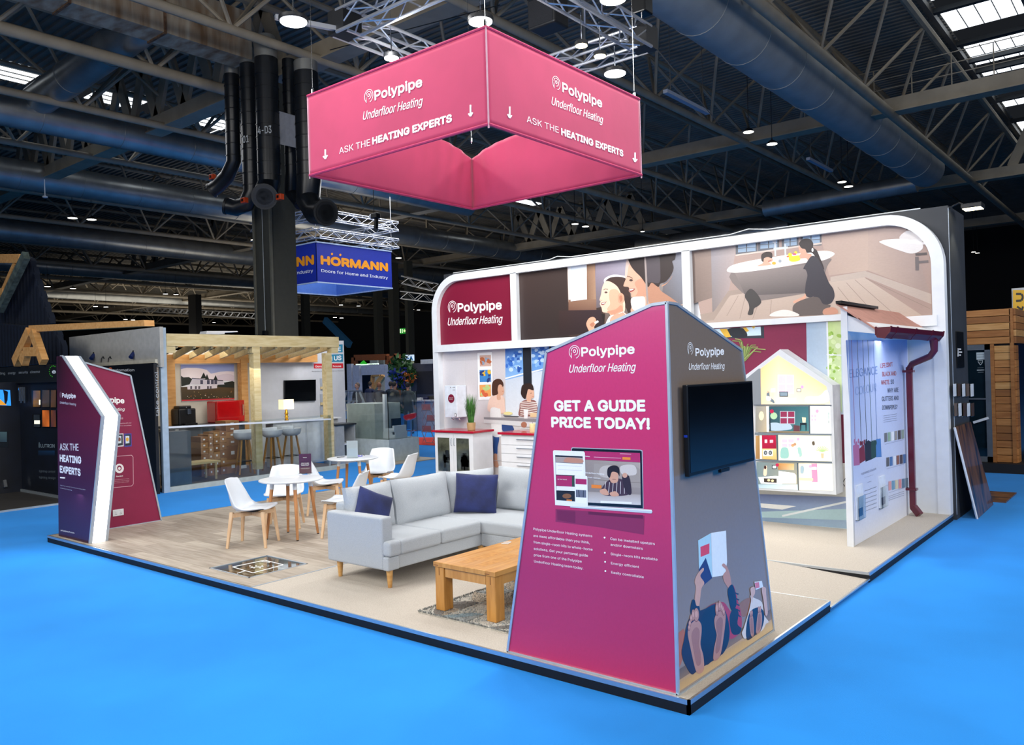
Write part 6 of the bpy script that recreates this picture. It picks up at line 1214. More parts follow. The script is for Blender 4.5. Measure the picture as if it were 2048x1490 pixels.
# red bar stool
p_ = G(823, 880, FZ); rs = T('red_bar_stool', 'red bucket-seat bar stool with chrome pole on the red carpet strip', 'stool', p_); zs = WY(823, 838, p_.y).z
MB().lathe(p_, [(.2, 0), (.21, .01), (.03, .03), (.025, zs-FZ-.02)], 20).build('pole', chrome, rs, smooth=True)
MB().lathe((p_.x, p_.y, zs-.02), [(.02, 0), (.15, .01), (.21, .06), (.24, .15), (.23, .16), (.19, .08), (.1, .04), (.01, .03)], 20).xf(Matrix.Translation(Vector((p_.x, p_.y, zs))) @ Matrix.Rotation(-.3, 4, 'Y') @ Matrix.Translation(-Vector((p_.x, p_.y, zs)))).build('seat', mat('glossy_red', 'c8141c', .2, coat=.6), rs, smooth=True)
MB().path([(p_.x+.18*math.cos(t), p_.y+.18*math.sin(t), zs-.38) for t in (i*.4 for i in range(16))], .008, 6, closed=True).build('foot_ring', chrome, rs)
# folding brochure rack
p_ = G(857, 886, FZ); zr = cv(690, 700, 9.31); rk = T('brochure_rack', 'folding zigzag wire brochure rack beside the left edge of the white wall', 'brochure rack', p_)
PR = lambda x, y: WY(x, y, p_.y)
segs = zr(1485,930, 1445,1060, 1500,1180, 1455,1320, 1480,1380); top_, w_ = PR(849, 800), .42
zs_ = [top_.z-(top_.z-FZ)*t for t in (0, .25, .5, .75, 1)]; xs_ = [p_.x-.1, p_.x-.28, p_.x-.06, p_.x-.28, p_.x-.1]
wire = mat('rack_aluminium', 'b9bcc4', .3, .6); mesh_ = mat('rack_mesh', 'a06a70', .7)
for i in range(4):
    for d in (0, w_): MB().bar((xs_[i]+d, p_.y, zs_[i]), (xs_[i+1]+d, p_.y, zs_[i+1]), .018).build('side_arm', wire, rk); MB().bar((xs_[i+1]+d, p_.y+.02, zs_[i]), (xs_[i]+d, p_.y+.02, zs_[i+1]), .014).build('side_arm', wire, rk)
    MB().bar((xs_[i+1], p_.y-.01, zs_[i+1]+.02), (xs_[i+1]+w_, p_.y-.01, zs_[i+1]+.02), .016).build('cross_wire', wire, rk)
    if i < 3: MB().prism([(xs_[i+1], p_.y, zs_[i+1]), (xs_[i+1]+w_, p_.y, zs_[i+1]), (xs_[i+1]+w_-.03, p_.y, zs_[i+1]+.2), (xs_[i+1]+.03, p_.y, zs_[i+1]+.2)], (0, .01, 0)).build('tray', mesh_, rk)
def wallbox(nm, lab, cat, y, px0, py0, px1, py1, dep, mt, zb=None, part='body'):
    a, b = WY(px0, py0, y), WY(px1, py1, y); o = T(nm, lab, cat, (a.x, y, b.z if zb is None else zb)); MB().box((a.x, y, b.z if zb is None else zb), (b.x, y+dep, a.z)).build(part, mt, o); return o
gw = mat('booth_grey_white', 'a3a7b4', .6); 
# grey-white booth with a wide window opening, built as wall pieces round the opening
zr2 = cv(690, 700, 9.31); YG = 19.5
wb = T('grey_booth', 'grey-white booth with a wide window opening far behind the step ladder', 'booth', WY(750, 760, YG))
def wpiece(x0, y0, x1, y1): a, b = WY(*zr2(x0, y0)[0], YG), WY(*zr2(x1, y1)[0], YG); MB().box((a.x, YG, max(b.z, FZ)), (b.x, YG+.15, a.z)).build('wall_piece', gw, wb)
wpiece(30, 260, 145, 1400); wpiece(145, 285, 295, 1400); wpiece(295, 285, 735, 455); wpiece(735, 280, 870, 1400); wpiece(870, 270, 955, 440); wpiece(295, 1100, 735, 1400)
wf = T('roof_window_sample', 'slanting pale wooden roof window seen through the booth opening', 'window', WY(*zr2(600, 600)[0], YG+.6))
for a, b in (((700,470), (440,830)), ((740,480), (470,850)), ((660,460), (520,480)), ((520,480), (500,700))): MB().bar(WY(*zr2(*a)[0], YG+.7), WY(*zr2(*b)[0], YG+.7), .15, .12).build('frame', pineo, wf)
wallbox('booth_backdrop', 'dark interior board behind the booth opening', 'board', YG+2.2, 715, 745, 775, 830, .1, navyw, FZ); wallbox('cream_backdrop', 'lit cream board behind the slanting roof window', 'board', YG+2, 742, 748, 775, 830, .1, mat('cream_lit', 'c8bfa8', .7), FZ)
tf = T('timber_sign_frame', 'orange timber frame rising above the grey booth', 'timber frame', WY(760, 720, YG+3)); dt = mat('dark_timber', '8a4f2c', .6)
for a, b in (((190,145), (800,130)), ((180,140), (180,1250)), ((820,110), (820,1250)), ((970,80), (970,1250)), ((970,110), (860,265))): MB().bar(WY(*zr2(*a)[0], YG+3), WY(*zr2(*b)[0], YG+3), .2, .3).build('timber', dt, tf)
for i, (x0, y0, x1, y1, c) in enumerate(((460,165,600,250,'b9c0b4'), (600,150,720,270,'8f938c'), (990,160,1080,300,'9aa09c'), (860,120,950,240,'a6a8a0'))): wallbox('distant_board', 'pale board above the grey booth, %s' % ('left', 'second from left', 'rightmost', 'third from left')[i], 'board', YG+5+i*.3, *zr2(x0, y0)[0], *zr2(x1, y1)[0], .1, mat('far_'+c, c, .6), FZ)
o = wallbox('green_roof_sign', 'small glowing green and white roof-shaped sign above the grey booth', 'sign', YG+.1, *zr2(200, 262)[0], *zr2(600, 280)[0], .1, mat('lit_white_sign', 'e8f4ea', .5, emit='d8f0dc', estr=.9))
p = Print(lambda x, y: WY(x, y, YG+.08), -Y_); p.poly('2fae2c', zr2(275,262, 300,225, 350,190, 420,262)); p.text('16181c', 'VELUX RX', zr2(430,276)[0], zr2(708,272)[0], 2.6, .03, res=2); p.build('roof_mark', o, BACKLIT)
o = wallbox('letter_sign', 'lit white sign with large blue letters C and A in the distance', 'sign', 24, *zr2(1078, 95)[0], *zr2(1265, 200)[0], .1, mat('lit_pale_sign', 'dcecf6', .5, emit='cfe4f4', estr=.55)); p = Print(lambda x, y: WY(x, y, 23.98), -Y_); p.text('2f86c8', 'C-A', zr2(1090,182)[0], zr2(1260,185)[0], 9, .06); p.build('lettering', o)
wallbox('poster_strip', 'pale blue and yellow poster under the C and A sign', 'poster', 24, *zr2(1085, 200)[0], *zr2(1265, 480)[0], .1, mat('poster_tint', 'a8b8b4', .6, var2='b8b070', scale=1), FZ)
YD = 19
db = wallbox('charcoal_booth', 'charcoal grey booth beside the left edge of the white wall', 'booth', YD, *zr2(1215, 250)[0], 905, 870, 2.5, mat('charcoal_booth', '4a4b58', .7), FZ)
a, b = WY(*zr2(1330, 400)[0], YD-.01), WY(*zr2(1640, 820)[0], YD-.01); MB().box((a.x, YD-.01, b.z), (b.x, YD, a.z)).build('recess', mat('booth_dark', '2c2a30', .7), db)
wallbox('white_header_board', 'white header board on top of the charcoal booth', 'board', YD-.2, *zr2(1405, 180)[0], 905, 725.5, .1, mat('header_white', 'c9cccf', .6))
dk = wallbox('reception_desk', 'grey-white reception desk behind the zigzag rack', 'desk', 17.2, *zr2(1215, 950)[0], 905, 850, 1.2, gw, FZ); a = WY(*zr2(1175, 935)[0], 17.1); b = WY(905, 801, 17.1); MB().box((a.x, 17.05, a.z-.05), (b.x, 18.5, a.z)).build('desk_top', mat('desk_top', 'b4b6c0', .5), dk)
for i, (x_, w_, h_, c) in enumerate(((1340, 80, 40, 'c9ccd2'), (1420, 110, 45, '1c2044'), (1540, 90, 70, '3a3836'))): wallbox('desk_item', ('white leaflet box on the reception desk', 'navy box on the reception desk', 'dark display on the reception desk')[i], 'box', 17.4+i*.1, *zr2(x_, 928-h_)[0], *zr2(x_+w_, 930)[0], .3, mat('item_'+c, c, .5))
o = T('planter', 'green plant in a bright blue square tub behind the glass case', 'planter', WY(801, 835, 16.5)); a, b = WY(*zr2(975, 1190)[0], 16.5), WY(*zr2(1095, 1340)[0], 16.5); MB().box((a.x, 16.5, max(FZ, b.z-.3)), (b.x, 17.0, a.z)).build('tub', mat('tub_blue', '2c7fc4', .5), o)
def leaves(c, r, n, par, s_=.09, mt=None, seed=1):
    q = random.Random(seed); mb = MB()
    for i in range(n):
        d = Vector((q.gauss(0, 1), q.gauss(0, 1), q.gauss(0, 1))).normalized()*q.random()**.4*r; p0 = Vector(c)+d; a = Vector((q.gauss(0, 1), q.gauss(0, 1), q.gauss(0, 1))).normalized()*s_; b = Vector((q.gauss(0, 1), q.gauss(0, 1), q.gauss(0, 1))).normalized()*s_*.45
        mb.add([p0-a, p0+b, p0+a, p0-b], [(0,1,2,3)])
    return mb.build('foliage', mt or mat('dark_leaf', '2c5a24', .6, var2='1c3a18', scale=8), par, kind='stuff')
leaves(WY(*zr2(1035, 1120)[0], 16.7), .28, 160, o)
tr = T('potted_tree', 'tall leafy indoor tree between the grey and charcoal booths', 'tree', WY(806, 850, 18.5)); tp = WY(*zr2(1060, 380)[0], 18.5)
MB().tube((tp.x+.1, 18.5, FZ), tp, .05, .03, 8).build('trunk', mat('bark_brown', '4a3626', .8), tr)
for i, q in enumerate(((1040, 320, .7), (1010, 400, .55), (1130, 470, .6), (1060, 560, .5))): leaves(WY(*zr2(q[0], q[1])[0], 18.5), q[2]*.8, 150, tr, .16, seed=i)
leaves(WY(*zr2(1030, 520)[0], 18.3), .5, 110, tr, .13, mat('blue_flower', '24388c', .6), 9); leaves(WY(*zr2(1190, 500)[0], 18.4), .3, 60, tr, .1, mat('orange_flower', 'b8641c', .6), 10)
o = T('red_low_shelf', 'red and white low shelf unit seen through the ladder', 'shelf', WY(722, 860, 14)); a = WY(713, 820, 14); b = WY(733, 834, 14); MB().box((a.x, 14, b.z), (b.x+.2, 14.4, a.z)).build('red_front', mat('deep_red', '8c1420', .5), o); MB().box((a.x, 14, FZ), (a.x+.04, 14.4, b.z)).build('leg', white, o); MB().box((b.x+.1, 14, FZ), (b.x+.14, 14.4, b.z)).build('leg', white, o)
# ------------------------------------------------------------ people far behind
def skinned(name, pts, edges, rad, mt, parent, sub=1):
    o0 = ORG.get(parent.name, Vector((0,0,0)))
    me = bpy.data.meshes.new(name); me.from_pydata([Vector(p)-o0 for p in pts], edges, []); me.materials.append(mt)
    o = bpy.data.objects.new(name, me); COL.objects.link(o); sk = o.modifiers.new('skin', 'SKIN'); sk.use_smooth_shade = True
    for i, v in enumerate(me.skin_vertices[0].data): v.radius = rad[i] if isinstance(rad[i], tuple) else (rad[i], rad[i]); v.use_root = (i == 0)
    m_ = o.modifiers.new('sub', 'SUBSURF'); m_.levels = sub; m_.render_levels = sub; o.parent = parent; ORG[o.name] = o0; return o
skin_ = mat('skin_tone', 'c08e74', .6); skin2 = mat('skin_tone_deep', '8a5c44', .6)
def person(px, py_head, y, rz, top, trous, hairc, lab, h=1.72, arms=0.0, legs=True):
    hd = WY(px, py_head, y); base = Vector((hd.x, y, FZ)); h = max(1.5, min(1.85, hd.z-FZ+.02)); s = h/1.75
    o = T('person', lab, 'person', base, 'visitors in the middle distance'); M_ = Matrix.Translation(base) @ Matrix.Rotation(rz, 4, 'Z') @ Matrix.Scale(s, 4)
    f = lambda *l: [M_ @ Vector(p) for p in l]
    S_ = lambda r: tuple((a*s, b*s) if isinstance((a, b), tuple) else a for a, b in ((x if isinstance(x, tuple) else (x, x)) for x in r))
    ab = arms
    body = f((0,0,.95), (0,.0,1.12), (0,.01,1.32), (0,0,1.44), (0,.0,1.5), (-.19,0,1.42), (-.24,.02,1.15), (-.20+ab*.05,.12+ab*.12,.98+ab*.1), (.19,0,1.42), (.24,.02,1.15), (.20-ab*.05,.12+ab*.12,.98+ab*.1), (-.1,0,.9), (-.11,.03,.5), (-.12,0,.08), (.1,0,.9), (.11,.03,.5), (.12,0,.08))
    skinned('clothed_body', body, [(0,1),(1,2),(2,3),(3,4),(3,5),(5,6),(6,7),(3,8),(8,9),(9,10),(0,11),(11,12),(12,13),(0,14),(14,15),(15,16)], S_([(.16,.11),(.15,.11),(.18,.12),(.12,.09),.05,.065,.05,.035,.065,.05,.035,.095,.065,.05,.095,.065,.05]), mat('cloth_'+top, top, .8), o)
    hdv = f((0,.01,1.5), (0,.02,1.58), (0,.025,1.66)); mb = MB(); c = hdv[2]
    mb.ball((0,0,0), .095*s, 14, 10, (.82,.95,1.18)); mb.ball((0,.095*s,-.01*s), .016*s, 8, 6); mb.ball((-.08*s,0,-.01*s), .022*s, 8, 6, (.4,.8,1.2)); mb.ball((.08*s,0,-.01*s), .022*s, 8, 6, (.4,.8,1.2)); mb.lathe((0,0,-.17*s), [(.05*s,0),(.045*s,.1*s)], 10)
    mb.xf(Matrix.Translation(c) @ Matrix.Rotation(rz, 4, 'Z')); mb.build('head', skin_, o, smooth=True)
    mb = MB(); 
    for sx in (-1, 1): mb.ball((sx*.032*s, .083*s, .012*s), .011*s, 6, 4)
    mb.box((-.025*s, .088*s, -.05*s), (.025*s, .093*s, -.042*s)); mb.xf(Matrix.Translation(c) @ Matrix.Rotation(rz, 4, 'Z')); mb.build('face_features', satin_black, o)
    mb = MB(); mb.ball((0,-.018*s,.03*s), .1*s, 14, 10, (.86,.92,1.08)); mb.xf(Matrix.Translation(c) @ Matrix.Rotation(rz, 4, 'Z')); mb.build('hair', mat('hair_'+hairc, hairc, .7), o, smooth=True)
    for k in (7, 10):
        w_ = body[k]; dr = (M_.to_3x3() @ Vector((0, .55, -.8))).normalized(); skinned('hand', [w_, w_+dr*.09*s], [(0,1)], [.034*s, .028*s], skin_, o, 1)
        for j in range(4): sd = (M_.to_3x3() @ Vector((1, 0, 0))).normalized()*(.018*s*(j-1.5)); a_ = w_+dr*.09*s+sd; MB().path([a_, a_+dr*.045*s, a_+dr*(.075-.006*abs(j-1.5))*s-Z_*.01], [.009*s, .008*s, .006*s], 6).build('finger', skin_, o, smooth=True)
        sd = (M_.to_3x3() @ Vector((1 if k == 7 else -1, 0, 0))).normalized(); MB().path([w_+dr*.03*s, w_+dr*.06*s+sd*.04*s, w_+dr*.09*s+sd*.045*s], [.012*s, .01*s, .007*s], 6).build('thumb', skin_, o, smooth=True)
    for k in (13, 16):
        a_ = body[k]; a_ = Vector((a_.x, a_.y, FZ+.035)); dr = (M_.to_3x3() @ Vector((0, 1, 0))).normalized(); skinned('shoe', [a_-dr*.05*s, a_+dr*.17*s], [(0,1)], [(.045*s,.035), (.04*s,.03)], satin_black, o, 1)
person(715, 760, 15.5, PI, '2c3038', '22242a', '6a5a50', 'bald-headed visitor in a dark top standing behind the step ladder', arms=1)
person(739, 752, 19.0, .3, '1c2440', '22242a', '2a2018', 'visitor in a navy top standing in the booth opening, seen behind the roof window')
person(758, 768, 16.5, .9, '20263a', '22242a', '8a5a40', 'visitor in a navy jacket looking through the glass case', arms=.5)
person(781, 764, 17.5, .2, '26303c', '22242a', '231c18', 'shorter visitor in dark blue, left of the broad grey jacket')
person(788, 760, 16.2, -.1, '3a3e42', '22242a', '2a2420', 'broad visitor in a grey jacket seen from behind, in the middle of the group')
person(815, 768, 15.8, .5, '2c3840', '1c1e24', '1c1816', 'visitor with long dark hair and a dark coat at the right of the group')
# exit sign
o = T('exit_sign', 'small glowing green exit sign far away in the dark hall', 'sign', WY(804, 662, 40)); a, b = WY(798, 657, 40), WY(812, 667, 40); MB().box((a.x, 40, b.z), (b.x, 40.1, a.z)).build('lit_panel', mat('exit_green', '1c6a2c', .5, emit='2fae3c', estr=.5), o)
MB().tube((a.x+.1, 40.05, a.z), (a.x+.1, 40.05, 13.2), .02, n=5).build('hanger', satin_black, o)
p = Print(lambda x, y: WY(x, y, 39.95), -Y_); p.blob('d8f8a8', 809, 661.5, 2, 2.8); p.poly('d8f8c8', [(799, 658), (802, 658), (802, 666), (799, 666)]); p.poly('d8f8c8', [(804, 658), (805.5, 658), (805.5, 666), (804, 666)]); p.build('pictogram', o, SCREENP)
# ------------------------------------------------------------ cedar cabin, right background
YK = 12.95
cedar = [mat('cedar_%s' % n, c, .6, var=.08, scale=3, stretch=(1, 1, 8), var2=d) for n, c, d in (('a', 'a8703c', '935c2c'), ('b', 'b88048', 'a46c38'), ('c', '94602f', '83522a'), ('d', 'c99a62', 'b88448'))]
cb = T('cedar_cabin', 'cedar slat-clad garden cabin at the right edge with a glazed door', 'cabin', (-.3, 13.2, FZ)); zk_ = cv(1880, 560, 3.725)
PK2 = lambda x, y: WY(*zk_(x, y)[0], YK)
xL = PK2(205, 300).x-.5; xC = PK2(545, 300).x; z_top = PK2(400, 218).z; z_mid = PK2(400, 478).z; z_bot = PK2(450, 1358).z
MB().box((xL, YK+.03, FZ), (xC-.02, YK+2.2, z_top-.02)).build('core', mat('cabin_dark', '171b22', .7), cb)
n_ = 5
for i in range(n_): za = z_mid+(z_top-z_mid)*i/n_; zb = z_mid+(z_top-z_mid)*(i+1)/n_; MB().box((xL, YK-.03, za+.004), (xC-.04, YK+.03, zb-.004)).build('slat', cedar[(i*7+1) % 4], cb, bevel=.006)
for i in range(n_): za = z_mid+(z_top-z_mid)*i/n_; zb = z_mid+(z_top-z_mid)*(i+1)/n_; MB().box((xC-.02, YK, za+.004), (xC+.04, YK+2.2, zb-.004)).build('slat', cedar[(i*5+2) % 4], cb, bevel=.006)
xd0, xd1 = PK2(380, 700).x, PK2(548, 700).x; n_ = 16
q = random.Random(4)
for i in range(n_): za = z_bot+(z_mid-.03-z_bot)*i/n_; zb = z_bot+(z_mid-.03-z_bot)*(i+1)/n_; MB().box((xd0+.06, YK-.01, za+.004), (xC-.06, YK+.03, zb-.004)).build('slat', cedar[q.choice((0, 1, 1, 2, 3))], cb, bevel=.006)
for x_ in (xd0, xC-.06): MB().box((x_, YK-.03, z_bot), (x_+.06, YK+.03, z_top if x_ > xd0 else z_mid)).build('corner_board', cedar[0], cb)
for i in range(16): za = z_bot+(z_mid-.03-z_bot)*i/n_; zb = z_bot+(z_mid-.03-z_bot)*(i+1)/n_; MB().box((xC-.02, YK+.02, za+.004), (xC+.03, YK+.30, zb-.004)).build('slat', cedar[q.choice((0, 1, 2))], cb)
MB().box((xC-.01, YK+.32, z_bot), (xC+.01, YK+2.2, z_mid)).build('blue_interior', mat('deep_blue_interior', '0c1c38', .3), cb)  # flat dark blue sheet added in place of the cabin's interior
MB().box((xL, YK-.25, FZ), (2.5, YK+2.4, z_bot)).build('black_base', mat('base_black', '121318', .6), cb)
x0_ = PK2(232, 700).x; fr_ = mat('door_grey', '5a636e', .4)
for q4 in (((xL, YK-.04, z_mid-.10), (xd0, YK+.03, z_mid)), ((xd0-.09, YK-.04, z_bot), (xd0, YK+.03, z_mid)), ((xL, YK-.04, z_bot), (xd0, YK+.03, z_bot+.10)), ((xL, YK-.04, PK2(300, 890).z), (xd0-.09, YK-.0, PK2(300, 880).z))): MB().box(*q4).build('door_frame', fr_, cb)
MB().box((xL, YK-.01, z_bot+.1), (xd0-.09, YK+.0, z_mid-.1)).build('door_glass', mat('door_dark_glass', '10202a', .05, coat=.6, var=.1), cb)
MB().bar(PK2(255, 1060)+Vector((0, -.09, 0)), PK2(368, 1025)+Vector((0, -.09, 0)), .03, .045).build('door_handle', white, cb)
p = Print(lambda x, y: WY(x, y, YK-.015), -Y_); p.poly('b9c6cc', zk_(270,540, 330,538, 332,592, 272,594)); p.line('5c6a72', zk_(274,555, 328,553), .8); p.line('5c6a72', zk_(274,575, 328,573), .8)
p.line('c9d2d6', zk_(285,610, 284,598, 300,600, 318,598, 316,616, 301,634, 285,612), .8); p.line('c9d2d6', zk_(292,612, 310,612), .8); p.line('aab4ba', zk_(275,672, 330,670), 1.8); p.line('8a959b', zk_(280,655, 325,653), .6); p.line('8a959b', zk_(282,688, 325,686), .6); p.build('door_stickers', cb)
a = WY(2023, 577, 15); b = WY(2060, 627, 15); ysn = T('yellow_sign', 'yellow sign with black lettering above the cedar cabin', 'sign', (a.x, 15, b.z)); MB().box((a.x, 15, b.z), (b.x+.6, 15.1, a.z)).build('board', mat('sign_white', 'c9ccce', .5), ysn)
p = Print(lambda x, y: WY(x, y, 14.98), -Y_); p.poly('e8b418', [(2026, 580), (2075, 580), (2075, 628), (2026, 624)]); p.line('14140f', [(2032, 588), (2043, 588), (2046, 594), (2043, 601), (2032, 602)], 4.5); p.line('14140f', [(2050, 588), (2062, 588)], 4); p.line('14140f', [(2034, 613), (2044, 620), (2046, 613)], 4); p.line('14140f', [(2050, 614), (2062, 616)], 4); p.build('lettering', ysn)
# ------------------------------------------------------------ the hall
deckm = mat('roof_deck', '7c766c', .8, var=.1, scale=1); steel = mat('painted_steel', '978b78', .6, var=.08, scale=2); steeld = mat('dark_steel', '5a5752', .6, var=.08, scale=2)
ductm = mat('galvanised_duct', 'a8a8a4', .34, .75, var=.1, scale=1.5, bump=.05, bscale=3); hallw = mat('hall_wall_dark', '1b1e24', .8, var=.1)
ZD = 13.2
mb = MB(); n_ = 560; y0, y1 = -8.0, 75.0
for i in range(n_):
    ya, yb = y0+(y1-y0)*i/n_, y0+(y1-y0)*(i+1)/n_; z_ = ZD + (.07 if i % 2 else 0); zn = ZD + (0 if i % 2 else .07)
    for xa, xb in ((-128, -30.6), (-28.7, -3.4), (-1.0, 12)):
        mb.add([(xa, ya, z_), (xa, yb-.03, z_), (xb, yb-.03, z_), (xb, ya, z_)], [(0,1,2,3)]); mb.add([(xa, yb-.03, z_), (xa, yb, zn), (xb, yb, zn), (xb, yb-.03, z_)], [(0,1,2,3)])
mb.build('ceiling', deckm, kind='structure')
MB().box((-128, 75, FZ), (25, 75.3, ZD)).build('wall_back', hallw, kind='structure'); MB().box((-128.3, -8, FZ), (-128, 75, ZD)).build('wall_left', hallw, kind='structure')
sky_m = mat('skylight_glazing', 'e8f0f4', .4, emit='f0f8ff', estr=2.6, var=.02)
def skylight(x0, x1, ya, yb, lab, k=[0]):
    k[0] += 1; o = MB().box((x0, ya, ZD+.05), (x1, yb, ZD+.08)).build('window_%d' % k[0], sky_m, kind='structure')
    n = max(1, int((x1-x0)/.42))
    for i in range(1, n): MB().box((x0+(x1-x0)*i/n-.012, ya, ZD+.01), (x0+(x1-x0)*i/n+.012, yb, ZD+.05)).build('glazing_bar', steeld, o)
for a, b in ((19.3, 20.6), (21.3, 22.4), (23.1, 23.7), (24.9, 26.8), (28.7, 29.9), (30.1, 31.0), (31.8, 32.6), (34.8, 35.4), (36.4, 37.8), (41, 43), (45, 47)): skylight(-3.4, -1.0, a, b, '')
for a, b in ((2.0, 3.6), (6.2, 7.6), (9.7, 11.6), (14, 15.6), (18.4, 19.6)): skylight(-30.6, -28.7, a, b, '')
def far_light(q):
    P_ = [G(*p_, ZD+.05) for p_ in q]; x0, x1 = min(v.x for v in P_), max(v.x for v in P_); ya, yb = min(v.y for v in P_), max(v.y for v in P_); 
    o = MB().box((x0, ya, ZD-.04), (x1, yb, ZD-.02)).build('window_99', sky_m, kind='structure')
for q in (((420,262), (452,250)), ((1028,400), (1085,405)), ((1300,476), (1330,480)), ((1332,468), (1372,473))): far_light(q)
o = T('skylight_grid', 'dark steel cross beams under the bright skylights at the top right', 'steelwork', (-2.3, 18.9, ZD-.3))
for y_ in (18.9, 21.0, 22.8, 24.3, 27.8, 29.98, 31.4, 33.7, 36.0, 40): MB().box((-3.6, y_-.1, ZD-.16), (-1.0, y_+.1, ZD-.01)).build('cross_beam', mat('beam_dark', '23282c', .6), o)
for x_ in (-3.55, -1.1): MB().box((x_-.08, 8, ZD-.2), (x_+.08, 60, ZD-.01)).build('edge_beam', steeld, o)
# long roof trusses running away from the stand, one triangular truss per line
def hall_truss(x, dx0, dx1, lab, ya=-4, yb=58, r=.13, mt=None, zt=12.7):
    t = T('roof_truss', lab, 'truss', (x, ya, 10.5), 'long tubular roof trusses'); m_ = mt or steel
    MB().tube((x, ya, 10.5), (x, yb, 10.5), r, n=10).build('bottom_chord', m_, t, smooth=True)
    for d in (dx0, dx1): MB().tube((x+d, ya, zt), (x+d, yb, zt), r*.8, n=8).build('top_chord', m_, t, smooth=True)
    s0 = -1.2; n = 0
    while s0+4 < min(yb, 48):
        if s0 > ya:
            for d in (dx0, dx1):
                for e in (-1, 1):
                    if ('bd', d, e) not in t_cache or True:
                        MB().tube((x, s0, 10.5), (x+d, s0+e*1.95, zt), .055, n=6).build('brace', m_, t)
        s0 += 3.9
    return t
t_cache = {}
TL = [(-5.1, -1.5, 1.4, 'thick tubular roof truss beside the big duct at the upper right'), (-10.2, -1.3, 1.3, 'roof truss passing behind the pink banner, right of it'), (-15.2, -1.3, 1.3, 'roof truss passing just right of the black ducts'), (-19.0, -1.3, 1.3, 'roof truss just left of the black ducts'), (-23.5, -1.2, 1.2, 'roof truss along the upper left silver duct'), (-28.8, -1.4, 1.4, 'roof truss crossing the upper left, with a sand-coloured chord'), (-36.2, -1.8, 2.0, 'roof truss with bright zigzag braces at the left'), (-42.5, -1.5, 1.5, 'farther roof truss at the left'), (-50, -1.5, 1.5, 'farthest roof truss at the left')]
for i, (x, a, b, lab) in enumerate(TL): hall_truss(x, a, b, lab, 8 if x > -6 else -4, r=.16 if i in (0, 3) else .12)
for i, x in enumerate((-57.5, -65.5, -74, -84, -96, -110)):
    t = T('roof_truss', 'distant roof truss in the left background, number %s behind the ones with separate braces' % ('one', 'two', 'three', 'four', 'five', 'six')[i], 'truss', (x, 0, 10.5), 'long tubular roof trusses')
    MB().tube((x, 0, 10.5), (x, 74, 10.5), .15, n=8).build('bottom_chord', steel, t); mb = MB(); s0 = 2
    for d in (-1.6, 1.6): MB().tube((x+d, 0, 12.7), (x+d, 74, 12.7), .12, n=6).build('top_chord', steel, t)
    while s0 < 72:
        for d in (-1.6, 1.6):
            for e in (-1, 1): mb.tube((x, s0, 10.5), (x+d, s0+e*1.95, 12.7), .07, n=5, cap=False)
        s0 += 3.9
    mb.build('braces', steel, t, kind='stuff')
# flat box girders crossing the hall
def girder(y, xa, xb, lab, plates=None, rail=None, z=10.78, h=.45, more=None):
    g_ = T('box_girder', lab, 'girder', (xa, y, z), 'flat box girders crossing the hall')
    MB().box((xa, y-.22, z-h/2), (xb, y+.22, z+h/2)).build('beam', steel, g_); MB().box((xa, y-.3, z-h/2-.05), (xb, y+.3, z-h/2)).build('flange', steel, g_)
    for pl_ in ([plates] if plates else []) + ([more] if more else []):
        x, up = pl_[0], True
        while x < pl_[1]:
            a, b = ((x, y, z+.2), (x+.9, y, ZD-.2)) if up else ((x, y, ZD-.2), (x+.9, y, z+.2)); MB().bar(a, b, .12, .42, up=(0, 1, 0) if False else (0,0,1)).build('web_plate', steel, g_); x += .9; up = not up
    if rail:
        for k in range(int((rail[1]-rail[0])/1.2)+1): MB().tube((rail[0]+k*1.2, y-.2, z+h/2), (rail[0]+k*1.2, y-.2, z+h/2+1.05), .02, n=6).build('rail_post', steel, g_)
        for zz_ in (.35, .7, 1.05): MB().tube((rail[0], y-.2, z+h/2+zz_), (rail[1], y-.2, z+h/2+zz_), .016, n=6).build('rail', steel, g_)
girder(9.44, -120, -9, 'pale box girder crossing the upper left behind the black ducts', (-37, -18))
girder(25.55, -120, 6, 'box girder with handrails passing under the big duct at the upper right', (-60, -47), (-8, 4))
girder(39.9, -120, 8, 'farther box girder with slanting plates at the right', (-34, -24), None, 10.78, .45, (-3.5, 6))
girder(54.6, -70, 8, 'farthest box girder low over the hall')
pb_ = T('stained_box_duct', 'rust-stained rectangular metal duct across the top left corner', 'duct', (-16.9, 3, 10.6)); MB().box((-17.3, -4, 10.5), (-16.5, 8.0, 11.75)).build('duct_body', mat('stained_metal', 'a89c88', .6, .0, var2='75583c', scale=1.6, stretch=(1, 2.4, .35)), pb_)
for y_ in (-1, 1.2, 3.4, 5.6): MB().box((-17.34, y_-.03, 10.46), (-16.46, y_+.03, 11.79)).build('seam_flange', mat('rusty_seam', '6c4e36', .8, var=.3, scale=12), pb_)
# round ventilation ducts
def duct(pts, r, lab, step=2.4, mt=None):
    d = T('round_duct', lab, 'duct', pts[0], 'silver round ventilation ducts'); MB().path(pts, r, 28, cap=True).build('duct_tube', mt or ductm, d, smooth=True)
    for a, b in zip(pts, pts[1:]):
        a, b = Vector(a), Vector(b); n = min(24, int((b-a).length/step))
        for k in range(1, n): c = a.lerp(b, k/n); e = (b-a).normalized()*.02; MB().path([c-e, c+e], r+.014, 28).build('seam_ring', mt or ductm, d, smooth=True)
    return d
duct([(-6.42, 6, 10.8), (-6.42, 24, 10.8), (-6.42, 36.5, 10.75)], .78, 'huge silver round duct running down from the top right', 2.4, mat('matt_duct', 'a3a5a4', .5, .25, var=.08, scale=1.5))
duct([(-14.2, 36.9, 10.2), (-6.9, 36.9, 10.3)], .42, 'blue-tinted duct joining the far end of the huge right duct')
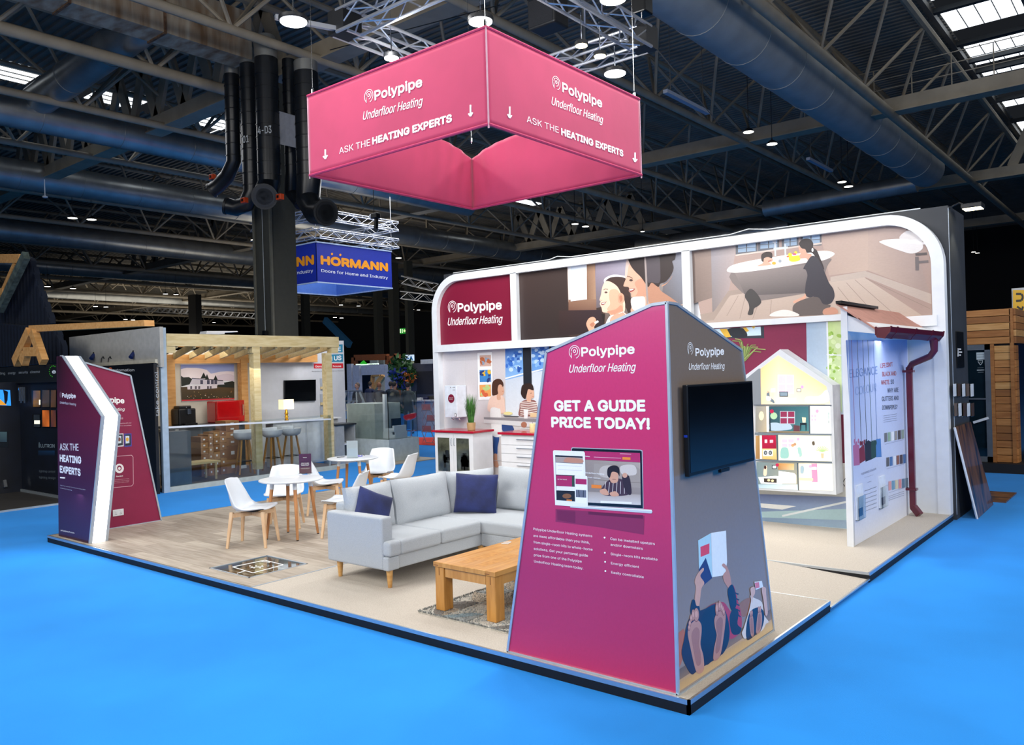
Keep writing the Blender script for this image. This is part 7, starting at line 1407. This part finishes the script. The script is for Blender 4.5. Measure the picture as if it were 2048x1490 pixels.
duct([(-25.2, -4, 10.5), (-25.2, 26, 10.5)], .52, 'silver duct at the upper left, below the sand-coloured truss')
duct([(-25.0, 5.9, 10.9), (-17.6, 5.9, 11.3)], .48, 'short silver duct crossing the upper left towards the stained duct')
duct([(-33.8, 1, 10.6), (-33.8, 50, 10.6)], .6, 'long bright silver duct at the left, passing behind the column')
duct([(-46, 0, 10.4), (-46, 56, 10.4)], .6, 'far duct low at the left'); duct([(-61.5, 2, 10.8), (-61.5, 70, 10.8)], .6, 'distant duct behind the timber letter frame', 6); duct([(-79, 2, 10.8), (-79, 72, 10.8)], .6, 'most distant duct low over the pergola stand', 8); duct([(-15.5, 44, 10.4), (-26, 44, 10.4)], .5, 'far duct above the white wall')
# column with bundle of black ducts
co = T('steel_column', 'square dark steel column rising behind the timber pergola', 'column', (-17.1, 9.0, FZ)); colm = mat('column_grey', '383934', .6, var=.05)
MB().box((-17.52, 8.58, FZ), (-16.72, 9.38, 10.2)).build('shaft', colm, co)
for x_ in (-17.55, -16.76): MB().box((x_, 8.54, FZ), (x_+.07, 8.6, 10.2)).build('corner_flange', mat('column_edge', '5a5a52', .6), co)
MB().prism([(-18.1, 8.4, 2.9), (-16.2, 8.4, 2.9), (-16.6, 8.4, 3.08), (-17.7, 8.4, 3.08)], (0, 1.2, 0)).build('collar', mat('collar_cream', 'b0a688', .7), co)
MB().tube((-17.0, 8.5, 9), (-17.0, 8.5, 3.35), .008, n=5).build('hanging_cable', MATS['edge_grey'], co); MB().box((-17.06, 8.44, 3.2), (-16.94, 8.54, 3.35)).build('junction_box', black, co)
rub = mat('black_duct', '12161c', .35, var=.2, scale=4)
def vduct(px, r, ytop, ybot, lab, bend=None, elbow=None, y=8.1, txt=None):
    t_ = WY(px, ytop, y); b_ = WY(px, ybot, y); d = T('black_duct', lab, 'duct', (t_.x, y, b_.z), 'black insulated ducts on the column')
    pts = [(t_.x, y, t_.z), (t_.x, y, b_.z)]
    if bend: w_ = [WY(*q, y+q2) for q, q2 in bend]; pts += [tuple(v) for v in w_]
    MB().path(pts, r, 20).build('duct_body', rub, d, smooth=True)
    n = int((t_.z-b_.z)/.32)
    for k in range(n): z_ = b_.z+.15+k*.32; MB().path([(t_.x, y, z_-.012), (t_.x, y, z_+.012)], r+.012, 20).build('hoop', rub, d, smooth=True)
    e = pts[-1]; dd = (Vector(pts[-1])-Vector(pts[-2])).normalized(); MB().path([Vector(e), Vector(e)+dd*.06], [r*1.08, r*1.08], 20).build('outlet_ring', satin_black, d, smooth=True)
    for k in range(4): MB().path([Vector(e)+dd*.065, Vector(e)+dd*.075], r*(.9-.2*k), 20).build('outlet_louvre', rub if k % 2 else black, d)
    if elbow: MB().path([(t_.x, y, t_.z)]+[tuple(WY(*q, y)) for q in elbow], r*.98, 20).build('silver_elbow', ductm, d, smooth=True)
    if txt: mb = MB(); a = WY(*txt[1], y-r-.015); lettering(mb, txt[0], a, WY(*txt[2], y-r-.015), .26, -Y_, 'c2c6c8', .012, res=3, up=Z_); mb.build('lettering', PRINT, d)
vduct(463, .20, 150, 325, 'leftmost black duct on the column, with an outlet bending left', [((455, 352), 0), ((436, 372), -.1), ((425, 380), -.2)], [(463, 134)])
vduct(496, .22, 130, 385, 'second black duct on the column, marked 01', [((493, 408), -.05), ((472, 416), -.2), ((455, 412), -.35)], [(494, 108), (480, 88), (455, 76), (425, 66), (395, 62)], 8.0, ('01', (486, 286), (497, 284)))
vduct(532, .29, 118, 365, 'thick black duct at the front of the column, marked 4-D3', [((531, 385), -.05), ((530, 392), -.35), ((529, 393), -.6)], [(531, 95), (528, 78)], 7.8, ('4-D3', (516, 268), (543, 266)))
vduct(577, .17, 120, 345, 'thin black duct on the right side of the column', [((582, 385), .1), ((600, 405), .1)], None, 8.5)
vduct(612, .30, 146, 365, 'thick black duct at the right of the column, bending right under the banner', [((616, 400), 0), ((632, 425), -.15), ((650, 425), -.25)], [(611, 125)], 8.2)
for i, (px, py, yy, lab) in enumerate(((425, 354, 7.9, 'left'), (489, 401, 7.5, 'middle'), (560, 394, 7.4, 'right'))): c = WY(px, py, yy); o = T('damper_motor', 'small orange motor on the black ducts, %s one' % lab, 'motor', c, 'orange damper motors'); MB().box(c-Vector((.09, .06, .07)), c+Vector((.09, .06, .07))).build('housing', mat('orange_red', 'b8401c', .4), o, bevel=.01); MB().box(c-Vector((.03, .08, .03)), c+Vector((.03, -.05, .03))).build('knob', black, o)
a, b = WY(558, 226, 8.0), WY(598, 290, 8.0); o = T('white_panel_box', 'pale grey metal cabinet fixed between the black ducts', 'cabinet', a); MB().prism([WY(558,222,8.0), WY(598,234,8.0), WY(599,297,8.0), WY(558,288,8.0)], (0, .5, 0)).build('body', mat('pale_cabinet', '8a8c94', .5), o)
# small hall lamps
k = 0; HL = ['left of the two lit hall lamps above the timber letter frame, high at the left', 'right of the two lit hall lamps high at the left, nearer the column', 'lit hall lamp just left of the steel column under the black ducts', 'lit hall lamp right of the banner, the higher of the nearest pair', 'lit hall lamp right of the banner, the lower of the nearest pair', 'left lamp of the close pair under the far end of the huge duct', 'right lamp of the close pair under the far end of the huge duct', 'left lamp of the small pair below the right half of the banner', 'right lamp of the small pair below the right half of the banner', 'lit hall lamp just right of the blue banner', 'tiny lit hall lamp beside the slope of the pleated gable', 'tiny lit hall lamp second right of the pleated gable', 'left of two tiny hall lamps high over the pergola stand', 'right of two tiny hall lamps high over the pergola stand', "left of two tiny hall lamps over the long timber beam's left half", "right of two tiny hall lamps over the long timber beam's left half", 'left of two tiny hall lamps just over the right end of the timber beam', 'right of two tiny hall lamps just over the right end of the timber beam', 'left of two tiny hall lamps right under the blue banner', 'right of two tiny hall lamps right under the blue banner', 'left of the lowest two tiny hall lamps under the blue banner', 'right of the lowest two tiny hall lamps under the blue banner', "left of two tiny hall lamps close to the white wall's left edge", "right of two tiny hall lamps close to the white wall's left edge", 'left of two tiny hall lamps right of the dark partition', 'right of two tiny hall lamps right of the dark partition', "tiny hall lamp straight above the pergola's ceiling unit", 'hall lamp just above the white wall, over the mother and child photograph']
for (px, py, w_) in ((145,436,8), (183,439,8), (509,480,7), (1497,264,10), (1544,288,10), (1684,364,8), (1697,373,8), (1150,448,7), (1171,453,7), (797,516,6), (95,573,5), (146,577,5), (331,588,4.5), (352,589,4.5), (191,613,4), (212,614,4), (251,639,3.5), (266,640,3.5), (682,610,4), (717,612,4), (670,635,4), (683,636,4), (825,619,3.5), (837,620,3.5), (1947,504,3.5), (1955,506,3.5), (428,645,3), (1285,463,4)):
    zz_ = 9.4 if py < 560 else (8.6 if py > 625 else 9.0); c = G(px, py, zz_); dist = (c-CAM).length; r = min(.42, w_*dist/FPX); k += 1
    o = T('hall_lamp', HL[k-1], 'lamp', c, 'round hall lamps under the roof')
    MB().lathe(c, [(r, 0), (r, .02), (r*.6, .1), (r*.15, .14), (r*.12, .2)], 16).build('reflector', satin_black, o, smooth=True); MB().lathe(c, [(r*.94, -.01), (r*.94, .0)], 16).build('lit_disc', mat('lamp_disc', 'ffffff', .4, emit='fff8e8', estr=5, var=0), o)
    MB().tube(c+Z_*.2, (c.x, c.y, ZD+.02), .012, n=5).build('cable', satin_black, o)
# stand truss rig with its lamps
at = mat('truss_aluminium', 'c2c5cc', .3, .7, var=.03)
def box_truss(par, a, b, w_=.29, r=.024, step=.42, rr=.012):
    a, b = Vector(a), Vector(b); d = (b-a).normalized(); s_ = d.cross(Z_).normalized()*w_/2; u = Z_*w_/2; co_ = [s_+u, s_-u, -s_-u, -s_+u]
    for c in co_: MB().tube(a+c, b+c, r, n=8).build('chord', at, par, smooth=True)
    n = int((b-a).length/step); mb = MB()
    for k in range(n):
        p0, p1 = a.lerp(b, k/n), a.lerp(b, (k+1)/n)
        for f_ in range(4): c0, c1 = co_[f_], co_[(f_+1) % 4]; mb.tube(p0+(c0 if k % 2 else c1), p1+(c1 if k % 2 else c0), rr, n=5, cap=False)
    mb.build('lacing', at, par, kind='stuff')
rg = T('lighting_truss', 'square aluminium box truss hanging above the pink banner', 'truss', (-6.3, 2.8, 6.8)); ZT = 6.8
xa, xb, ya_, yb_ = -6.33, -3.6, 2.75, 6.0
for q in (((xa, ya_, ZT), (xb+.9, ya_, ZT)), ((xa, ya_-.1, ZT), (xa, yb_, ZT)), ((xb, ya_-.6, ZT), (xb, yb_, ZT)), ((xa, yb_, ZT), (xb, yb_, ZT)), ): box_truss(rg, *q)
MB().bar((xa-.3, ya_-.9, ZT-.1), (xa-.0, ya_-.1, ZT-.1), .06).build('stub_bar', at, rg)
for c in ((xa, ya_), (xb, yb_)): MB().box((c[0]-.16, c[1]-.16, ZT-.16), (c[0]+.16, c[1]+.16, ZT+.16)).build('corner_clamp', satin_black, rg); MB().tube((*c, ZT+.1), (*c, 13), .012, n=5).build('hoist_cable', chrome, rg)
hq = T('chain_hoist', 'black chain hoist above the right corner of the lighting truss', 'hoist', (xb, yb_, ZT+.35)); MB().box((xb-.12, yb_-.12, ZT+.35), (xb+.12, yb_+.12, ZT+.8)).build('body', black, hq, bevel=.02)
for i in range(14): MB().path([(xb+.02*math.cos(t), yb_, ZT+.84+.075*i+.03*math.sin(t)) if i % 2 else (xb, yb_+.02*math.cos(t), ZT+.84+.075*i+.03*math.sin(t)) for t in (j*PI/4 for j in range(8))], .006, 5, closed=True).build('chain_link', chrome, hq)
o = MB().box(G(1073, 48, 7.6)-Vector((.1, .0, .1)), G(1118, 12, 7.6)+Vector((.05, .3, .3))).build('speaker', satin_black, bevel=.03); 
bpy.data.objects.remove(o)
c = WY(1096, 30, 6.2); o = T('hanging_speaker', 'black box speaker hanging behind the top of the banner', 'speaker', c); MB().box(c-Vector((.27, .2, .24)), c+Vector((.27, .2, .24))).build('cabinet', satin_black, o, bevel=.03); MB().box(c-Vector((.24, .21, .21)), c+Vector((.24, -.2, .21))).build('grille', mat('speaker_grille', '16181e', .8, bump=.6, bscale=80), o); MB().tube(c+Z_*.2, c+Z_*6, .01, n=5).build('cable', satin_black, o)
lampm = mat('stand_lamp_disc', 'ffffff', .4, emit='f6fbff', estr=14, var=0); lampw = mat('warm_lamp_disc', 'fff6d8', .4, emit='fff0bc', estr=7, var=0)
for i, (px, py, w_, zz_, wm, lab) in enumerate(((587, 43, 25, 6.35, 0, 'large round stand lamp left of the pink banner, above the black ducts'), (961, 43, 23, 6.35, 0, 'large round stand lamp directly above the front corner of the banner'), (1230, 147, 21, 6.35, 0, 'large round stand lamp over the right face of the banner'), (1226, -2, 25, 6.6, 0, 'large round stand lamp cut by the top edge of the photograph'), (783, 116, 14, 6.4, 0, 'stand lamp peeping over the left face of the banner'), (1163, 91, 12, 6.3, 1, 'warm spotlight on the truss, the one nearer the banner'), (1200, 112, 12, 6.3, 1, 'warm spotlight on the truss, just left of the round lamp'))):
    c = G(px, py, zz_); r = w_*(c-CAM).length/FPX; o = T('stand_lamp', lab, 'lamp', c, 'round lamps hanging from the lighting truss')
    MB().lathe(c, [(r, 0), (r*1.04, .01), (r*1.04, .05), (r*.8, .06), (r*.3, .075), (.02, .08)], 28 if not wm else 8).build('housing', satin_black, o, smooth=not wm); MB().lathe(c, [(r*.93, -.012), (r*.93, .0)], 28 if not wm else 8).build('lit_disc', lampw if wm else lampm, o)
    for a in range(10 if not wm else 0): t = a*.628; MB().box((c.x+r*.72*math.cos(t)-.012, c.y+r*.72*math.sin(t)-.012, c.z+.05), (c.x+r*.72*math.cos(t)+.012, c.y+r*.72*math.sin(t)+.012, c.z+.075)).build('cooling_fin', satin_black, o)
    MB().path([c+Z_*.06, c+Z_*(.4)], .008, 6).build('stem', chrome, o); MB().path([c+Z_*.4, (c.x, c.y, ZD+.03)], .003, 5).build('hook', chrome, o)
o = MB().tube(G(660, 100, 6.9), G(1000, 10, 8.6), .008, n=5).build('slack_cable', black); tag(o, 'thin dark cable slung behind the truss above the banner', 'cable')
o = MB().tube(G(1290, 70, 6.9), WY(1440, 250, 14), .01, n=5).build('steel_wire', steeld); tag(o, 'thin wire running down right from the truss corner', 'wire')
# blue door maker's banner and its own rig
hb = T('blue_banner', 'blue square hanging banner with orange and white lettering, seen past the column', 'banner', (-26, 17.5, 5.8)); bl = mat('royal_blue_fabric', '1a2f9e', .5, var=.03); bl2 = mat('inner_blue', '5c86d6', .6, var=.03)
hx0_, hx1_, hy0_, hy1_, hz0, hz1 = -27.82, -24.0, 15.6, 19.6, 5.82, 7.42
for a, b, in_ in (((hx0_, hy0_), (hx1_, hy0_+.02), 0), ((hx1_-.02, hy0_), (hx1_, hy1_), 0), ((hx0_, hy1_-.02), (hx1_, hy1_), 1), ((hx0_, hy0_), (hx0_+.02, hy1_), 1)): MB().box((*a, hz0), (*b, hz1)).build('banner_face', bl2 if in_ else bl, hb)
for z_ in (hz0, hz1):
    for a, b in (((hx0_, hy0_), (hx1_, hy0_)), ((hx1_, hy0_), (hx1_, hy1_)), ((hx1_, hy1_), (hx0_, hy1_)), ((hx0_, hy1_), (hx0_, hy0_))): MB().bar((*a, z_), (*b, z_), .05).build('frame_bar', mat('pale_blue_frame', 'b9cdea', .4), hb)
z8 = cv(500, 440, 5.39)
p = Print(lambda x, y: WX(x, y, hx1_+.01), X_); p.text('f09a1c', 'HORMANN', z8(770,470)[0], z8(1482,546)[0], 19, .07, res=3); p.blob('f09a1c', *z8(884,366)[0], 2.2, 2.4); p.blob('f09a1c', *z8(974,376)[0], 2.2, 2.4); p.text('eef2fb', 'Doors for Home and Industry', z8(770,560)[0], z8(1486,638)[0], 7.6, .012, res=2); p.build('lettering', hb)
p = Print(lambda x, y: WY(x, y, hy0_-.01), -Y_); a, b = z8(50,556)[0], z8(684,470)[0]; p.text('f09a1c', 'HORMANN', a, b, 19, .07, res=3); p.text('eef2fb', 'Doors for Home and Industry', z8(50,648)[0], z8(680,562)[0], 7.6, .012, res=2); p.build('lettering', hb)
p = Print(lambda x, y: WY(x, y, hy1_-.03), -Y_); p.text('dfe8fb', 'rof srooD', z8(660,700)[0], z8(878,718)[0], 7, .03, res=2); p.build('lettering', hb)
hr = T('banner_truss', 'aluminium box truss rig above the blue banner', 'truss', (-26, 17.5, 7.9))
for z_ in (7.75, 8.5):
    for q in (((hx0_-.3, hy0_-.1, z_), (hx1_+.2, hy0_-.1, z_)), ((hx1_+.2, hy0_-.1, z_), (hx1_+.2, hy1_+.1, z_)), ((hx0_-.3, hy1_+.1, z_), (hx1_+.2, hy1_+.1, z_))): box_truss(hr, *q, w_=.35, step=.5)
for x_, y_ in ((hx1_, hy0_), (hx1_, hy1_), (hx0_, hy0_)): MB().tube((x_, y_, hz1), (x_, y_, 13), .012, n=5).build('hanging_wire', at, hr)
c = WY(748, 432, 14); o = T('moving_light', 'white and black stage light on a stem above the blue banner rig', 'lamp', c); MB().ball(c-Vector((.12, 0, 0)), .09, 12, 8).build('white_head', white, o, smooth=True); MB().box(c-Vector((.06, .1, .1)), c+Vector((.22, .1, .08))).build('body', black, o, bevel=.02); MB().tube(c+Z_*.05, (c.x, c.y, ZD+.03), .012, n=6).build('stem', satin_black, o); MB().bar(c+Vector((.12, 0, -.05)), c+Vector((.08, 0, -.45)), .1).build('arm', black, o)
c = WY(90, 396, 9); o = T('ceiling_sensor', 'small white sensor hanging on a stem below the girder at the left', 'sensor', c); MB().lathe(c, [(.05, 0), (.1, .02), (.1, .07), (.05, .09)], 14).build('head', white, o, smooth=True); MB().tube(c+Z_*.08, c+Z_*.75, .02, n=8).build('stem', white, o)
for i, (px, py, dx) in enumerate(((1375, 205, 1.6), (1640, 330, 1.6), (1420, 497, .9))):
    c = G(px, py, 9.6); o = T('tube_lamp', 'unlit fluorescent tube lamp hanging under the roof, %s' % ('nearest the banner', 'farther from the banner', 'far away')[i], 'lamp', c, 'unlit tube lamps under the roof'); MB().bar(c-Y_*1.3, c+Y_*1.3, .14, .1).build('housing', mat('tube_grey', '9aa2b2', .4), o); MB().tube(c-Y_, (c.x, c.y-1, ZD+.02), .01, n=5).build('hanger', steeld, o); MB().tube(c+Y_, (c.x, c.y+1, ZD+.02), .01, n=5).build('hanger', steeld, o)
# loose rig of a far stand and blue lit beam
fr2 = T('far_truss', 'distant aluminium lighting trusses left of the white wall', 'truss', (-34, 30, 7))
for (p0, p1, yy) in (((808, 560), (872, 575), 30), ((806, 590), (872, 598), 30), ((180, 612), (520, 632), 40), ((120, 470), (340, 500), 34)): box_truss(fr2, WY(*p0, yy), WY(*p1, yy), .45, .035, .6, .018)
o = MB().bar(WY(650, 640, 35), WY(700, 690, 35), .3, .5).build('blue_lit_beam', mat('blue_beam', '27506e', .5, emit='1c4a70', estr=.12)); tag(o, 'slanting blue-lit beam in the dark background beside the column', 'beam')
for i, (px, w_) in enumerate(((745, 10), (775, 14), (808, 8), (600, 10), (375, 26))):
    a = WY(px, 560, 36); dx = w_*(a-CAM).length/FPX; o = T('far_column', 'distant dark column in the gloom of the hall, %s' % ('first right of the pergola', 'second right of the pergola', 'nearest the white wall', 'right behind the grey column', 'above the pergola picture')[i], 'column', (a.x, 36, FZ), 'distant dark columns'); MB().box((a.x, 36, FZ), (a.x+dx, 36.6, 10.3)).build('shaft', colm if i < 4 else satin_black, o)
